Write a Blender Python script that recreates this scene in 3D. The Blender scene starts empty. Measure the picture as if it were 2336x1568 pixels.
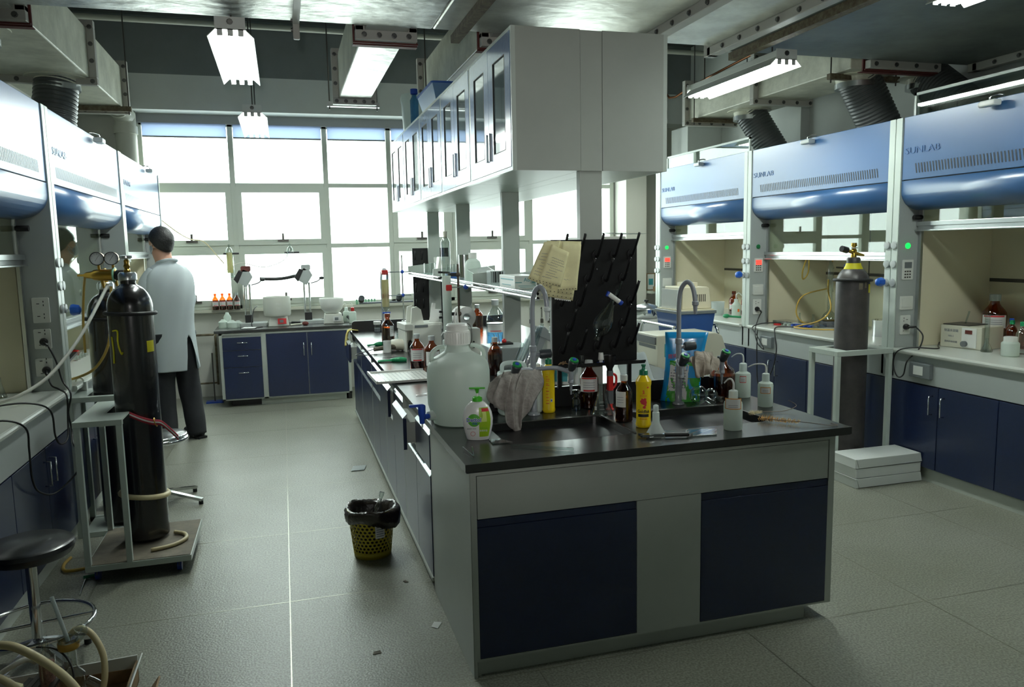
import bpy, bmesh, math, random
from mathutils import Matrix, Vector, Quaternion, Euler
random.seed(7)
S = bpy.context.scene
COL = S.collection
PI = math.pi

# ------------------------------------------------------------------ camera, sky, flash, exposure
cam_d = bpy.data.cameras.new('camera'); cam = bpy.data.objects.new('camera', cam_d); COL.objects.link(cam)
F_PX, YAW, PITCH, ROLL = 1768.36, 0.2836, -0.1239, -0.0192
cam_d.sensor_fit = 'HORIZONTAL'; cam_d.sensor_width = 36.0; cam_d.lens = 36.0 * F_PX / 2336.0
cam_d.clip_start = 0.02; cam_d.clip_end = 200
_f = Vector((math.sin(YAW)*math.cos(PITCH), math.cos(YAW)*math.cos(PITCH), math.sin(PITCH)))
_r = Vector((math.cos(YAW), -math.sin(YAW), 0)); _u = _r.cross(_f)
_R = _r*math.cos(ROLL) + _u*math.sin(ROLL); _U = -_r*math.sin(ROLL) + _u*math.cos(ROLL)
cam.matrix_world = Matrix(((_R.x, _U.x, -_f.x, 0), (_R.y, _U.y, -_f.y, 0), (_R.z, _U.z, -_f.z, 1.6392), (0, 0, 0, 1)))
S.camera = cam
W = bpy.data.worlds.new('overcast_sky'); S.world = W; W.use_nodes = True
_bg = W.node_tree.nodes['Background']
_bg.inputs['Color'].default_value = (0.93, 1.0, 0.98, 1); _bg.inputs['Strength'].default_value = 6.6
S.view_settings.view_transform = 'Standard'; S.view_settings.look = 'None'
S.view_settings.exposure = 0.30; S.view_settings.gamma = 1.0; S.view_settings.use_curve_mapping = False
S.cycles.max_bounces = 8; S.cycles.diffuse_bounces = 4; S.cycles.glossy_bounces = 4
S.cycles.transmission_bounces = 6; S.cycles.transparent_max_bounces = 14
S.cycles.caustics_reflective = False; S.cycles.caustics_refractive = False
S.cycles.sample_clamp_indirect = 6.0
S.cycles.use_denoising = True
def area_light(name, loc, rot, sx, sy, power, col=(1, 1, 1), spread=PI):
    d = bpy.data.lights.new(name, 'AREA'); d.shape = 'RECTANGLE'; d.size = sx; d.size_y = sy
    d.energy = power; d.color = col; d.spread = spread
    o = bpy.data.objects.new(name, d); o.location = loc; o.rotation_euler = rot; COL.objects.link(o); return o
# daylight enters through the window opening: a portal guides the sky's own light
_p = area_light('window_portal', (1.25, 9.75, 2.0), (-PI/2, 0, 0), 6.2, 2.4, 1); _p.data.cycles.is_portal = True
# the photographer's flash on the camera
_d = bpy.data.lights.new('camera_flash', 'SPOT'); _d.energy = 95; _d.spot_size = math.radians(72); _d.spot_blend = 0.9
_d.shadow_soft_size = 0.03; _d.color = (1.0, 0.99, 0.95)
_o = bpy.data.objects.new('camera_flash', _d); _o.location = (-0.05, -0.02, 1.76); COL.objects.link(_o)
_o.rotation_euler = Vector((math.sin(YAW), math.cos(YAW), 0.17)).to_track_quat('-Z', 'Y').to_euler()

# ------------------------------------------------------------------ materials
def lin(c):
    return tuple(((v/255)/12.92 if v/255 <= .04045 else ((v/255+.055)/1.055)**2.4) for v in c) + (1,)
M = {}
def mat(n, col, rough=.5, metal=0, spec=.5, coat=0, noise=None, bump=None, emit=None, sheen=0):
    """noise=(scale, amount 0..1, second colour or None); bump=(scale, strength, stretch)"""
    m = bpy.data.materials.new(n); m.use_nodes = True; nt = m.node_tree; b = nt.nodes['Principled BSDF']
    b.inputs['Base Color'].default_value = lin(col); b.inputs['Roughness'].default_value = rough
    b.inputs['Metallic'].default_value = metal; b.inputs['Specular IOR Level'].default_value = spec
    b.inputs['Coat Weight'].default_value = coat
    if sheen: b.inputs['Sheen Weight'].default_value = sheen
    if noise or bump:
        tc = nt.nodes.new('ShaderNodeTexCoord')
    if noise:
        t = nt.nodes.new('ShaderNodeTexNoise'); t.inputs['Scale'].default_value = noise[0]; t.inputs['Detail'].default_value = 5
        t.inputs['Roughness'].default_value = .65
        nt.links.new(tc.outputs['Object'], t.inputs['Vector'])
        r = nt.nodes.new('ShaderNodeValToRGB'); r.color_ramp.elements[0].position = .35; r.color_ramp.elements[1].position = .65
        c2 = noise[2] if len(noise) > 2 and noise[2] else tuple(v*(1-noise[1]) for v in col)
        r.color_ramp.elements[0].color = lin(c2); r.color_ramp.elements[1].color = lin(col)
        nt.links.new(t.outputs['Fac'], r.inputs['Fac']); nt.links.new(r.outputs['Color'], b.inputs['Base Color'])
    if bump:
        t2 = nt.nodes.new('ShaderNodeTexNoise'); t2.inputs['Scale'].default_value = bump[0]; t2.inputs['Detail'].default_value = 4
        mp = nt.nodes.new('ShaderNodeMapping'); mp.inputs['Scale'].default_value = bump[2] if len(bump) > 2 else (1, 1, 1)
        nt.links.new(tc.outputs['Object'], mp.inputs['Vector']); nt.links.new(mp.outputs['Vector'], t2.inputs['Vector'])
        bp = nt.nodes.new('ShaderNodeBump'); bp.inputs['Strength'].default_value = bump[1]; bp.inputs['Distance'].default_value = .01
        nt.links.new(t2.outputs['Fac'], bp.inputs['Height']); nt.links.new(bp.outputs['Normal'], b.inputs['Normal'])
    if emit:
        b.inputs['Emission Color'].default_value = lin(emit[0]); b.inputs['Emission Strength'].default_value = emit[1]
    M[n] = m; return m
def glassy(n, tint=(255, 255, 255), rough=.02, ior=1.45, gain=1.0):
    """thin glass shell: fresnel reflection over a tinted see-through body"""
    m = bpy.data.materials.new(n); m.use_nodes = True; nt = m.node_tree; nt.nodes.clear()
    o = nt.nodes.new('ShaderNodeOutputMaterial'); mx = nt.nodes.new('ShaderNodeMixShader'); tr = nt.nodes.new('ShaderNodeBsdfTransparent')
    gl = nt.nodes.new('ShaderNodeBsdfGlossy'); fr = nt.nodes.new('ShaderNodeLayerWeight'); fr.inputs['Blend'].default_value = .5
    tr.inputs['Color'].default_value = lin(tint); gl.inputs['Roughness'].default_value = rough
    pw = nt.nodes.new('ShaderNodeMath'); pw.operation = 'POWER'; pw.inputs[1].default_value = 4.2
    mu = nt.nodes.new('ShaderNodeMath'); mu.operation = 'MULTIPLY_ADD'; mu.inputs[1].default_value = .85*gain; mu.use_clamp = True
    mu.inputs[2].default_value = 2*((ior-1)/(ior+1))**2*gain
    nt.links.new(fr.outputs['Facing'], pw.inputs[0]); nt.links.new(pw.outputs[0], mu.inputs[0]); nt.links.new(mu.outputs[0], mx.inputs[0])
    nt.links.new(tr.outputs[0], mx.inputs[1]); nt.links.new(gl.outputs[0], mx.inputs[2]); nt.links.new(mx.outputs[0], o.inputs[0])
    M[n] = m; return m
mat('cab_grey', (176, 182, 174), .38, noise=(3, .03))
mat('frame_grey', (170, 178, 170), .35)
mat('navy', (24, 36, 68), .3, spec=.55, noise=(60, .08))
mat('hood_blue', (48, 88, 134), .32, spec=.8, coat=.5); M['hood_blue'].node_tree.nodes['Principled BSDF'].inputs['Coat Roughness'].default_value = .28
mat('hood_grey', (172, 178, 176), .35)
mat('strip_white', (196, 206, 198), .3)
mat('aluminium', (200, 204, 204), .28, 1)
mat('chrome', (215, 217, 218), .12, 1)
mat('steel_dark', (92, 90, 86), .4, .8)
mat('black_top', (32, 35, 33), .27, spec=.9, noise=(14, .25))
mat('black_sink', (16, 18, 19), .45, noise=(120, .35, (34, 36, 37)))
mat('hood_top', (206, 210, 202), .25)
mat('liner', (226, 218, 190), .5)
mat('white_plastic', (224, 226, 220), .35)
mat('white_matte', (225, 226, 222), .7)
mat('black_plastic', (20, 20, 22), .4)
mat('black_rubber', (18, 18, 19), .6)
mat('wall_paint', (214, 218, 214), .7, noise=(2, .03))
mat('wall_white', (205, 205, 196), .65)
mat('dark_paint', (126, 132, 132), .8, noise=(2, .06))
mat('ceiling_dark', (84, 88, 88), .85)
mat('duct_skin', (238, 238, 220), .4, noise=(5, .18, (206, 206, 188)), bump=(8, .25, (1, 3, 3)))
mat('duct_foil', (226, 228, 222), .36, .7, noise=(7, .2, (160, 160, 152)), bump=(8, .7, (1, 1.5, 1)))
mat('duct_foil2', (234, 236, 226), .34, .55, noise=(4, .2, (200, 200, 190)), bump=(6, .45, (1, 1.4, 1)))
mat('flange', (186, 184, 176), .45)
mat('bolt', (100, 100, 98), .4, .7)
mat('red_oxide', (104, 44, 38), .6, noise=(12, .2))
mat('rusty', (120, 112, 88), .7, noise=(30, .35, (84, 68, 50)))
mat('hose_grey', (84, 88, 88), .35)
mat('window_frame', (196, 202, 190), .4)
mat('sill', (190, 190, 176), .5)
pass
mat('blind_box', (150, 152, 154), .6)
mat('tube_glow', (255, 255, 255), .4, emit=((244, 255, 250), 60))
mat('lamp_white', (225, 228, 222), .35)
mat('copper', (150, 96, 58), .35, .8)
mat('pipe_white', (196, 196, 184), .4)
mat('shelf_glass', (190, 214, 208), .08, spec=.7)
mat('glass_dark', (70, 78, 76), .12)
glassy('pane', (245, 250, 248)); glassy('sash_glass', (236, 244, 240), .015, 1.5, 1.0)
glassy('glass', (232, 240, 238), .02, 1.5, 1.1)
def milky(n, col, tr=.35, rough=.4):
    m = bpy.data.materials.new(n); m.use_nodes = True; nt = m.node_tree; b = nt.nodes['Principled BSDF']
    b.inputs['Base Color'].default_value = lin(col); b.inputs['Roughness'].default_value = rough
    t = nt.nodes.new('ShaderNodeBsdfTranslucent'); t.inputs['Color'].default_value = lin(col)
    x = nt.nodes.new('ShaderNodeMixShader'); x.inputs[0].default_value = tr; o = nt.nodes['Material Output']
    nt.links.new(b.outputs[0], x.inputs[1]); nt.links.new(t.outputs[0], x.inputs[2]); nt.links.new(x.outputs[0], o.inputs[0]); M[n] = m
milky('blind', (196, 206, 226), .7, .8)
def floor_mat():
    m = mat('floor_vinyl', (146, 148, 136), .34, spec=.5)
    nt = m.node_tree; b = nt.nodes['Principled BSDF']; tc = nt.nodes.new('ShaderNodeTexCoord')
    n1 = nt.nodes.new('ShaderNodeTexNoise'); n1.inputs['Scale'].default_value = 110; n1.inputs['Detail'].default_value = 3
    n2 = nt.nodes.new('ShaderNodeTexNoise'); n2.inputs['Scale'].default_value = 1.6; n2.inputs['Detail'].default_value = 6
    r1 = nt.nodes.new('ShaderNodeValToRGB'); r1.color_ramp.elements[0].position = .38; r1.color_ramp.elements[1].position = .62
    r1.color_ramp.elements[0].color = lin((122, 124, 112)); r1.color_ramp.elements[1].color = lin((160, 161, 148))
    r2 = nt.nodes.new('ShaderNodeValToRGB'); r2.color_ramp.elements[0].position = .3; r2.color_ramp.elements[1].position = .7
    r2.color_ramp.elements[0].color = (.78, .78, .74, 1); r2.color_ramp.elements[1].color = (1, 1, 1, 1)
    mx = nt.nodes.new('ShaderNodeMix'); mx.data_type = 'RGBA'; mx.blend_type = 'MULTIPLY'; mx.inputs[0].default_value = 1
    for n_ in (n1, n2): nt.links.new(tc.outputs['Object'], n_.inputs['Vector'])
    nt.links.new(n1.outputs[0], r1.inputs[0]); nt.links.new(n2.outputs[0], r2.inputs[0])
    nt.links.new(r1.outputs[0], mx.inputs[6]); nt.links.new(r2.outputs[0], mx.inputs[7]); nt.links.new(mx.outputs[2], b.inputs['Base Color'])
    bp = nt.nodes.new('ShaderNodeBump'); bp.inputs['Strength'].default_value = .35; bp.inputs['Distance'].default_value = .004
    nt.links.new(n1.outputs[0], bp.inputs['Height']); nt.links.new(bp.outputs[0], b.inputs['Normal'])
floor_mat()

# ------------------------------------------------------------------ mesh helpers
def V(*a): return Vector(a)
def catmull(P, k=6, closed=False):
    P = [Vector(p) for p in P]; n = len(P)
    if n < 3: return P
    out = []
    rng = range(n if closed else n-1)
    for i in rng:
        if closed: a, b, c, d = P[i-1], P[i], P[(i+1) % n], P[(i+2) % n]
        else: a, b, c, d = P[max(i-1, 0)], P[i], P[i+1], P[min(i+2, n-1)]
        for j in range(k):
            t = j/k
            out.append(.5*((2*b)+(c-a)*t+(2*a-5*b+4*c-d)*t*t+(3*b-a-3*c+d)*t**3))
    if not closed: out.append(P[-1])
    return out
class G:
    def __init__(s): s.v = []; s.f = []; s.sm = []
    def add(s, vs, fs, smooth=False):
        o = len(s.v); s.v += [Vector(v) for v in vs]; s.f += [tuple(i+o for i in f) for f in fs]; s.sm += [smooth]*len(fs); return s
    def box(s, x0, y0, z0, x1, y1, z1):
        x0, x1 = min(x0, x1), max(x0, x1); y0, y1 = min(y0, y1), max(y0, y1); z0, z1 = min(z0, z1), max(z0, z1)
        return s.add([(x0,y0,z0),(x1,y0,z0),(x1,y1,z0),(x0,y1,z0),(x0,y0,z1),(x1,y0,z1),(x1,y1,z1),(x0,y1,z1)],
                     [(0,3,2,1),(4,5,6,7),(0,1,5,4),(1,2,6,5),(2,3,7,6),(3,0,4,7)])
    def rbox(s, x0, y0, z0, x1, y1, z1, r, axis='z', k=4):
        """box with its edges along AXIS rounded"""
        ax = 'xyz'.index(axis); lo = [x0, y0, z0]; hi = [x1, y1, z1]
        a, b = [i for i in range(3) if i != ax]
        pts = []
        for cx, cy, s0 in ((hi[a]-r, hi[b]-r, 0), (lo[a]+r, hi[b]-r, 1), (lo[a]+r, lo[b]+r, 2), (hi[a]-r, lo[b]+r, 3)):
            for j in range(k+1):
                t = (s0+j/k)*PI/2; pts.append((cx+r*math.cos(t), cy+r*math.sin(t)))
        return s.prism(pts, axis, lo[ax], hi[ax])
    def prism(s, pts, axis, a0, a1):
        def P(p, h): return {'x': (h, p[0], p[1]), 'y': (p[0], h, p[1]), 'z': (p[0], p[1], h)}[axis]
        n = len(pts); vs = [P(p, a0) for p in pts]+[P(p, a1) for p in pts]
        area = sum(pts[i][0]*pts[(i+1) % n][1]-pts[(i+1) % n][0]*pts[i][1] for i in range(n))
        fl = (area > 0) != (axis == 'y')
        fs = [tuple(range(n))[::-1], tuple(range(n, 2*n))]+[(i, (i+1) % n, n+(i+1) % n, n+i) for i in range(n)]
        if not fl: fs = [f[::-1] for f in fs]
        return s.add(vs, fs)
    def lathe(s, prof, c=(0, 0, 0), n=20, d=(0, 0, 1), sx=1, sy=1, rot=0):
        """profile [(r, h), ...] turned about direction d through c"""
        q = Vector((0, 0, 1)).rotation_difference(Vector(d).normalized()); c = Vector(c)
        rings = []; P = prof
        seq = [P[0]]; brk = [False]
        for i in range(1, len(P)):
            seq.append(P[i]); brk.append(False)
            if i < len(P)-1:
                a = Vector((P[i][0]-P[i-1][0], P[i][1]-P[i-1][1])); b = Vector((P[i+1][0]-P[i][0], P[i+1][1]-P[i][1]))
                if a.length > 1e-9 and b.length > 1e-9 and a.angle(b) > .6: seq.append(P[i]); brk.append(True)
        vs = []; fs = []
        for r, h in seq:
            if r < 1e-6: rings.append([len(vs)]); vs.append(c+q@Vector((0, 0, h)))
            else:
                rings.append(list(range(len(vs), len(vs)+n)))
                for j in range(n):
                    t = 2*PI*j/n+rot; vs.append(c+q@Vector((r*sx*math.cos(t), r*sy*math.sin(t), h)))
        for i in range(1, len(rings)):
            if brk[i]: continue
            a, b = rings[i-1], rings[i]
            if len(a) == 1 and len(b) == 1: continue
            for j in range(n):
                k = (j+1) % n
                if len(a) == 1: fs.append((a[0], b[k], b[j]))
                elif len(b) == 1: fs.append((a[j], a[k], b[0]))
                else: fs.append((a[j], a[k], b[k], b[j]))
        return s.add(vs, fs, True)
    def cyl(s, p0, p1, r, r2=None, n=14):
        p0, p1 = Vector(p0), Vector(p1); h = (p1-p0).length; r2 = r if r2 is None else r2
        return s.lathe([(0, 0), (r, 0), (r2, h), (0, h)], p0, n, p1-p0)
    def ball(s, c, r, n=14, sx=1, sy=1, sz=1, d=(0, 0, 1)):
        k = 8; return s.lathe([(r*math.sin(PI*i/k), -r*sz*math.cos(PI*i/k)) for i in range(k+1)], c, n, d, sx, sy)
    def torus(s, c, R, r, d=(0, 0, 1), n=28, m=8):
        q = Vector((0, 0, 1)).rotation_difference(Vector(d).normalized()); c = Vector(c)
        return s.tube([c+q@Vector((R*math.cos(2*PI*i/n), R*math.sin(2*PI*i/n), 0)) for i in range(n)], r, m, True, 1)
    def tube(s, P, r, n=8, closed=False, k=6, cap=True):
        P = catmull(P, k, closed) if k > 1 else [Vector(p) for p in P]
        Q = [P[0]]
        for p in P[1:]:
            if (p-Q[-1]).length > 1e-6: Q.append(p)
        P = Q; N = len(P)
        if N < 2: return s
        rr = r if callable(r) else (lambda t: r)
        tan = []
        for i in range(N):
            a = P[i-1] if (i > 0 or closed) else P[i]; b = P[(i+1) % N] if (i < N-1 or closed) else P[i]
            t = b-a; tan.append(t.normalized() if t.length > 1e-9 else Vector((0, 0, 1)))
        up = Vector((0, 0, 1)) if abs(tan[0].z) < .9 else Vector((1, 0, 0))
        x = tan[0].cross(up).normalized(); vs = []; fs = []
        for i in range(N):
            x = (x-tan[i]*x.dot(tan[i])).normalized(); y = tan[i].cross(x); R_ = rr(i/(N-1))
            for j in range(n):
                t = 2*PI*j/n; vs.append(P[i]+(x*math.cos(t)+y*math.sin(t))*R_)
        for i in range(N if closed else N-1):
            for j in range(n):
                a, b = i*n, ((i+1) % N)*n; fs.append((a+j, a+(j+1) % n, b+(j+1) % n, b+j))
        if cap and not closed: fs += [tuple(range(n))[::-1], tuple(range((N-1)*n, N*n))]
        return s.add(vs, fs, True)
    def bar(s, p0, p1, w, h, up=(0, 0, 1)):
        p0, p1 = Vector(p0), Vector(p1); t = (p1-p0).normalized(); u = Vector(up)
        if abs(t.dot(u)) > .99: u = Vector((0, 1, 0))
        x = t.cross(u).normalized(); y = x.cross(t)
        vs = [p+x*a*w/2+y*b*h/2 for p in (p0, p1) for a, b in ((-1, -1), (1, -1), (1, 1), (-1, 1))]
        return s.add(vs, [(0,1,2,3),(7,6,5,4),(0,4,5,1),(1,5,6,2),(2,6,7,3),(3,7,4,0)])
    def sheet(s, rows, smooth=True, closed=False):
        m = len(rows[0]); vs = [p for r in rows for p in r]; fs = []
        for i in range(len(rows)-1):
            for j in range(m if closed else m-1):
                k = (j+1) % m; fs.append((i*m+j, i*m+k, (i+1)*m+k, (i+1)*m+j))
        return s.add(vs, fs, smooth)
    def move(s, mtx):
        s.v = [mtx@v for v in s.v]; return s
    def obj(s, name, m, parent=None, bev=0, label=None, cat=None, group=None, kind=None, loc=None, rot=None, solid=0, sub=0, seg=2):
        me = bpy.data.meshes.new(name); me.from_pydata([tuple(v) for v in s.v], [], s.f)
        me.polygons.foreach_set('use_smooth', s.sm); me.materials.append(M[m] if isinstance(m, str) else m)
        me.update()
        o = bpy.data.objects.new(name, me); COL.objects.link(o)
        if parent is not None:
            o.parent = parent
            if parent.name in WLOC: o.matrix_parent_inverse = Matrix.Translation(-WLOC[parent.name])
        if loc is not None: o.location = loc
        if rot is not None: o.rotation_euler = rot if hasattr(rot, '__len__') else (0, 0, rot)
        if solid:
            md = o.modifiers.new('thickness', 'SOLIDIFY'); md.thickness = solid; md.offset = 0
        if sub:
            md = o.modifiers.new('smooth', 'SUBSURF'); md.levels = sub; md.render_levels = sub
        if bev:
            md = o.modifiers.new('bevel', 'BEVEL'); md.width = bev; md.segments = seg; md.limit_method = 'ANGLE'; md.angle_limit = .7
        tag(o, label, cat, group, kind); return o
WLOC = {}
def tag(o, label=None, cat=None, group=None, kind=None):
    if label: o['label'] = label
    if cat: o['category'] = cat
    if group: o['group'] = group
    if kind: o['kind'] = kind
def thing(name, label, cat, loc=(0, 0, 0), rz=0, group=None, world=False, rot=None):
    """an Empty at the thing's base; world=True: its parts are built in world coordinates"""
    o = bpy.data.objects.new(name, None); COL.objects.link(o); o.location = loc; o.empty_display_size = .05
    if world: WLOC[o.name] = Vector(loc)
    elif rot is not None: o.rotation_euler = rot
    else: o.rotation_euler = (0, 0, rz)
    tag(o, label, cat, group); return o
def struct(name, g, m, bev=0): return g.obj(name, m, kind='structure', bev=bev)
def text(name, body, size, mtx, m, parent, ext=.0006, align='CENTER', bold=0, sx=1):
    cu = bpy.data.curves.new('t', 'FONT'); cu.body = body; cu.size = size; cu.extrude = ext; cu.align_x = align; cu.align_y = 'CENTER'; cu.offset = bold
    cu.resolution_u = 3
    t = bpy.data.objects.new('t', cu); COL.objects.link(t)
    me = bpy.data.meshes.new_from_object(t.evaluated_get(bpy.context.evaluated_depsgraph_get()))
    bpy.data.objects.remove(t); me.transform(mtx@Matrix.Scale(sx, 4, (1, 0, 0))); me.materials.clear(); me.materials.append(M[m])
    o = bpy.data.objects.new(name, me); COL.objects.link(o); o.parent = parent
    if parent.name in WLOC: o.matrix_parent_inverse = Matrix.Translation(-WLOC[parent.name])
    return o
def frame3(loc, right, up):
    r = Vector(right).normalized(); n = r.cross(Vector(up)).normalized(); u = n.cross(r)
    return Matrix(((r.x, u.x, n.x, loc[0]), (r.y, u.y, n.y, loc[1]), (r.z, u.z, n.z, loc[2]), (0, 0, 0, 1)))

# ================================================================== SETTING
XL, XR, YW, YB, ZC = -2.10, 5.05, 9.35, -2.6, 4.08
struct('floor', G().box(XL-.1, YB-.1, -.1, XR+.1, YW+.3, 0), 'floor_vinyl')
_g = G()
for i in range(-6, 14):
    y = 3.635+.9286*(i-3)
    if YB < y < YW: _g.box(XL, y-.0025, -.001, XR, y+.0025, .0006)
for i in range(-3, 7):
    x = -.0535+.9286*i
    if XL < x < XR: _g.box(x-.0025, YB, -.001, x+.0025, YW, .0008)
mat('joint', (150, 150, 134), .28, .65); struct('trim_1', _g, 'joint')
struct('ceiling', G().box(XL-.1, YB-.1, ZC, XR+.1, YW+.4, ZC+.12), 'ceiling_dark')
struct('wall_left', G().box(XL-.1, YB-.1, 0, XL, YW+.4, ZC), 'wall_white')
struct('wall_right', G().box(XR, YB-.1, 0, XR+.1, YW+.4, ZC), 'wall_paint')
struct('wall_rear', G().box(XL, YB-.1, 0, XR, YB, ZC), 'wall_paint')
WX0, WX1, WZ0, WZ1 = -1.42, 4.11, 1.02, 3.13
struct('wall_back', G().box(XL, YW+.04, 0, XR, YW+.24, WZ0-.03).box(XL, YW+.04, WZ0-.03, WX0, YW+.24, ZC).box(WX1, YW+.04, WZ0-.03, XR, YW+.24, ZC).box(WX0, YW+.04, WZ1+.02, WX1, YW+.24, ZC), 'wall_white')
YBm = 9.05
struct('trim_2', G().box(XL, YBm, 3.14, XR, YW+.04, 3.50), 'wall_paint')
struct('trim_3', G().box(XL, YBm, 3.50, XR, YW+.04, ZC), 'dark_paint')
struct('trim_4', G().box(WX0-.02, YW-.045, 3.045, WX1+.02, YW-.003, 3.138), 'blind_box')
struct('trim_5', G().box(WX0-.1, YW-.05, .965, WX1+.1, YW+.04, 1.0), 'sill', bev=.004)
# the window wall: eight bays between the mullions, two transoms
MU = [-1.42, -.495, .525, 1.255, 1.98, 3.0, 4.10]
ZT1, ZT2 = 2.39, 1.70
g = G(); hw = .028
for x in MU: g.box(x-hw, YW, 1.0, x+hw, YW+.07, 3.10)
g.box(WX0, YW, 3.02, WX1, YW+.07, 3.12).box(WX0, YW, 1.0, WX1, YW+.07, 1.045)
for i in range(len(MU)-1):
    a, b = MU[i]+hw, MU[i+1]-hw
    g.box(a, YW+.005, ZT1-.028, b, YW+.065, ZT1+.02); g.box(a, YW+.005, ZT2-.03, b, YW+.065, ZT2+.02)
struct('window_1', g, 'window_frame', bev=.004)
win = bpy.data.objects['window_1']
G().box(WX0, YW+.03, 1.03, WX1, YW+.034, 3.05).obj('window_pane', 'pane', win)
# opening casements inside the frame, with handles
for i in (0, 1, 3, 4):
    a, b = MU[i]+hw, MU[i+1]-hw
    for z0, z1 in ((ZT2+.02, ZT1-.028), (1.045, ZT2-.03)):
        f = .062
        a -= .004; b += .004; z0 -= .004; z1 += .004
        c = G().box(a, YW-.012, z0, a+f, YW+.05, z1).box(b-f, YW-.012, z0, b, YW+.05, z1)
        c.box(a+f, YW-.012, z0, b-f, YW+.05, z0+f).box(a+f, YW-.012, z1-f, b-f, YW+.05, z1)
        c.box(a+f+.004, YW-.0125, z0+f-.008, b-f-.004, YW-.0118, z0+f-.005)
        o = c.obj('window_casement', 'window_frame', win, bev=.003)
        m_ = (a+b)/2
        G().box(m_-.06, YW-.03, z0+.035, m_+.06, YW-.012, z0+.06).box(m_-.012, YW-.045, z0+.045, m_+.012, YW-.028, z0+.13).obj('window_handle', 'steel_dark', o)
# roller blinds rolled almost up
for i in range(len(MU)-1):
    a, b = MU[i]+.035, MU[i+1]-.035
    t = thing('roller_blind', ['blue roller blind above the window pane nearest the left hoods', 'blue roller blind over the second window bay from the left', 'blue roller blind over the narrow window bay left of the wall cupboards',
        'blue roller blind behind the far end of the wall cupboards', 'blue roller blind hidden mostly behind the wall cupboards', 'blue roller blind over the window bay nearest the right hoods'][i], 'blind', (m_, YW, 2.9), group='roller blinds on the windows', world=True)
    G().box(a, YW-.022, 2.905, b, YW-.018, 3.06).obj('fabric', 'blind', t)
    G().cyl((a, YW-.02, 2.9), (b, YW-.02, 2.9), .009).obj('bottom_bar', 'blind_box', t)
# pillar and pipes on the right of the windows, left corner pipes
struct('trim_6', G().box(4.14, 9.0, 0, 4.42, YW+.04, 3.14), 'wall_white', bev=.004)
struct('trim_7', G().box(4.60, 8.3, 0, XR, 8.7, 3.0).box(4.95, 6.7, 2.0, XR, 6.76, 3.1).box(4.95, 5.2, 2.0, XR, 5.26, 3.1), 'wall_paint', bev=.004)
t = thing('drain_pipe', 'thick white pipe with a round elbow in the left window corner', 'pipe', (-1.52, 9.2, 0), world=True)
G().tube([(-1.52, 9.2, 0), (-1.52, 9.2, 1.5), (-1.52, 9.2, 3.0), (-1.52, 9.17, 3.08), (-1.55, 9.05, 3.16), (-1.6, 8.8, 3.16)], .105, 18, k=5).obj('pipe_run', 'pipe_white', t)
G().cyl((-1.52, 9.2, 2.90), (-1.52, 9.2, 2.98), .118, n=20).torus((-1.555, 9.03, 3.16), .112, .012, (.2, 1, 0)).obj('pipe_collar', 'pipe_white', t)
G().tube([(4.46, 8.6, 0), (4.46, 8.6, 3.1), (4.44, 8.3, 3.32), (4.2, 6.4, 3.34), (4.08, 5.2, 3.34), (4.05, 4.82, 3.34)], .012, 8, k=4).obj('copper_pipe', 'copper', label='thin copper pipe running up the right corner and along above the duct', cat='pipe')
G().cyl((XL+.01, 8.5, 3.89), (XR-.01, 8.5, 3.87), .028).obj('sprinkler_pipe', 'pipe_white', label='thin pale pipe crossing under the dark ceiling by the windows', cat='pipe')

# ================================================================== CEILING DUCTS
def bolts(par, P, d, r=.011, h=.008):
    for p in P: G().lathe([(r*1.5, 0), (r*1.5, h*.4), (r, h*.5), (r, h*1.4), (0, h*1.4)], p, 8, d).obj('bolt', 'bolt', par)
def duct_y(name, label, x0, x1, y0, y1, z0, z1, fl, skin='duct_skin', foil=None):
    t = thing(name, label, 'duct', ((x0+x1)/2, y0, z0), world=True)
    G().box(x0, y0, z0, x1, y1, z1).obj('duct_box', skin, t, bev=.008)
    if foil: G().box(x0+.004, y0+.05, z0-.003, x1-.004, y1-.05, z0+.002).obj('foil_wrap', foil, t)
    for y in fl:
        w = .05; f = G().box(x0-w, y-.03, z0-w, x1+w, y+.03, z0).box(x0-w, y-.03, z1, x1+w, y+.03, z1+w).box(x0-w, y-.03, z0, x0, y+.03, z1).box(x1, y-.03, z0, x1+w, y+.03, z1)
        o = f.obj('flange', 'flange', t, bev=.004); n = 5
        bolts(o, [(x0-w*.4+(x1-x0+w*.8)*i/(n-1), y-.03, z0-w/2) for i in range(n)], (0, -1, 0))
        bolts(o, [(x1+w/2, y-.03, z0+(z1-z0)*i/3) for i in (1, 2, 3)]+[(x0-w/2, y-.03, z0+(z1-z0)*i/3) for i in (1, 2, 3)], (0, -1, 0))
    return t
def trapeze(label, x0, x1, y, z, m='rusty', top=ZC):
    t = thing('duct_hanger', label, 'hanger', ((x0+x1)/2, y, z), world=True)
    G().box(x0, y-.02, z-.045, x1, y+.02, z-.003).obj('crossbar', m, t)
    for x in (x0+.02, x1-.02): G().cyl((x, y-.0, z-.07), (x, y-.0, top), .0055, n=8).obj('rod', 'steel_dark', t)
def clamp_frame(label, x0, x1, y, z0, z1):
    t = thing('duct_bracket', label, 'bracket', ((x0+x1)/2, y, z0), world=True)
    w = .06
    G().box(x0-w, y-.006, z0-w, x1+w, y+.006, z0).box(x0-w, y-.03, z0-w, x1+w, y-.02, z0-w+.01).box(x0-w, y-.006, z0, x0, y+.006, z1).box(x1, y-.006, z0, x1+w, y+.006, z1).box(x0-w, y, z0-w-.004, x1+w, y+.05, z0-w).obj('angle_frame', 'red_oxide', t)
    bolts(t, [(x0-w/2, y-.006, z0+.12), (x1+w/2, y-.006, z0+.12)]+[(x0+(x1-x0)*i/2, y-.006, z0-w/2) for i in range(3)], (0, -1, 0))
ZD = 2.90; ZD1 = 3.25
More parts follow.
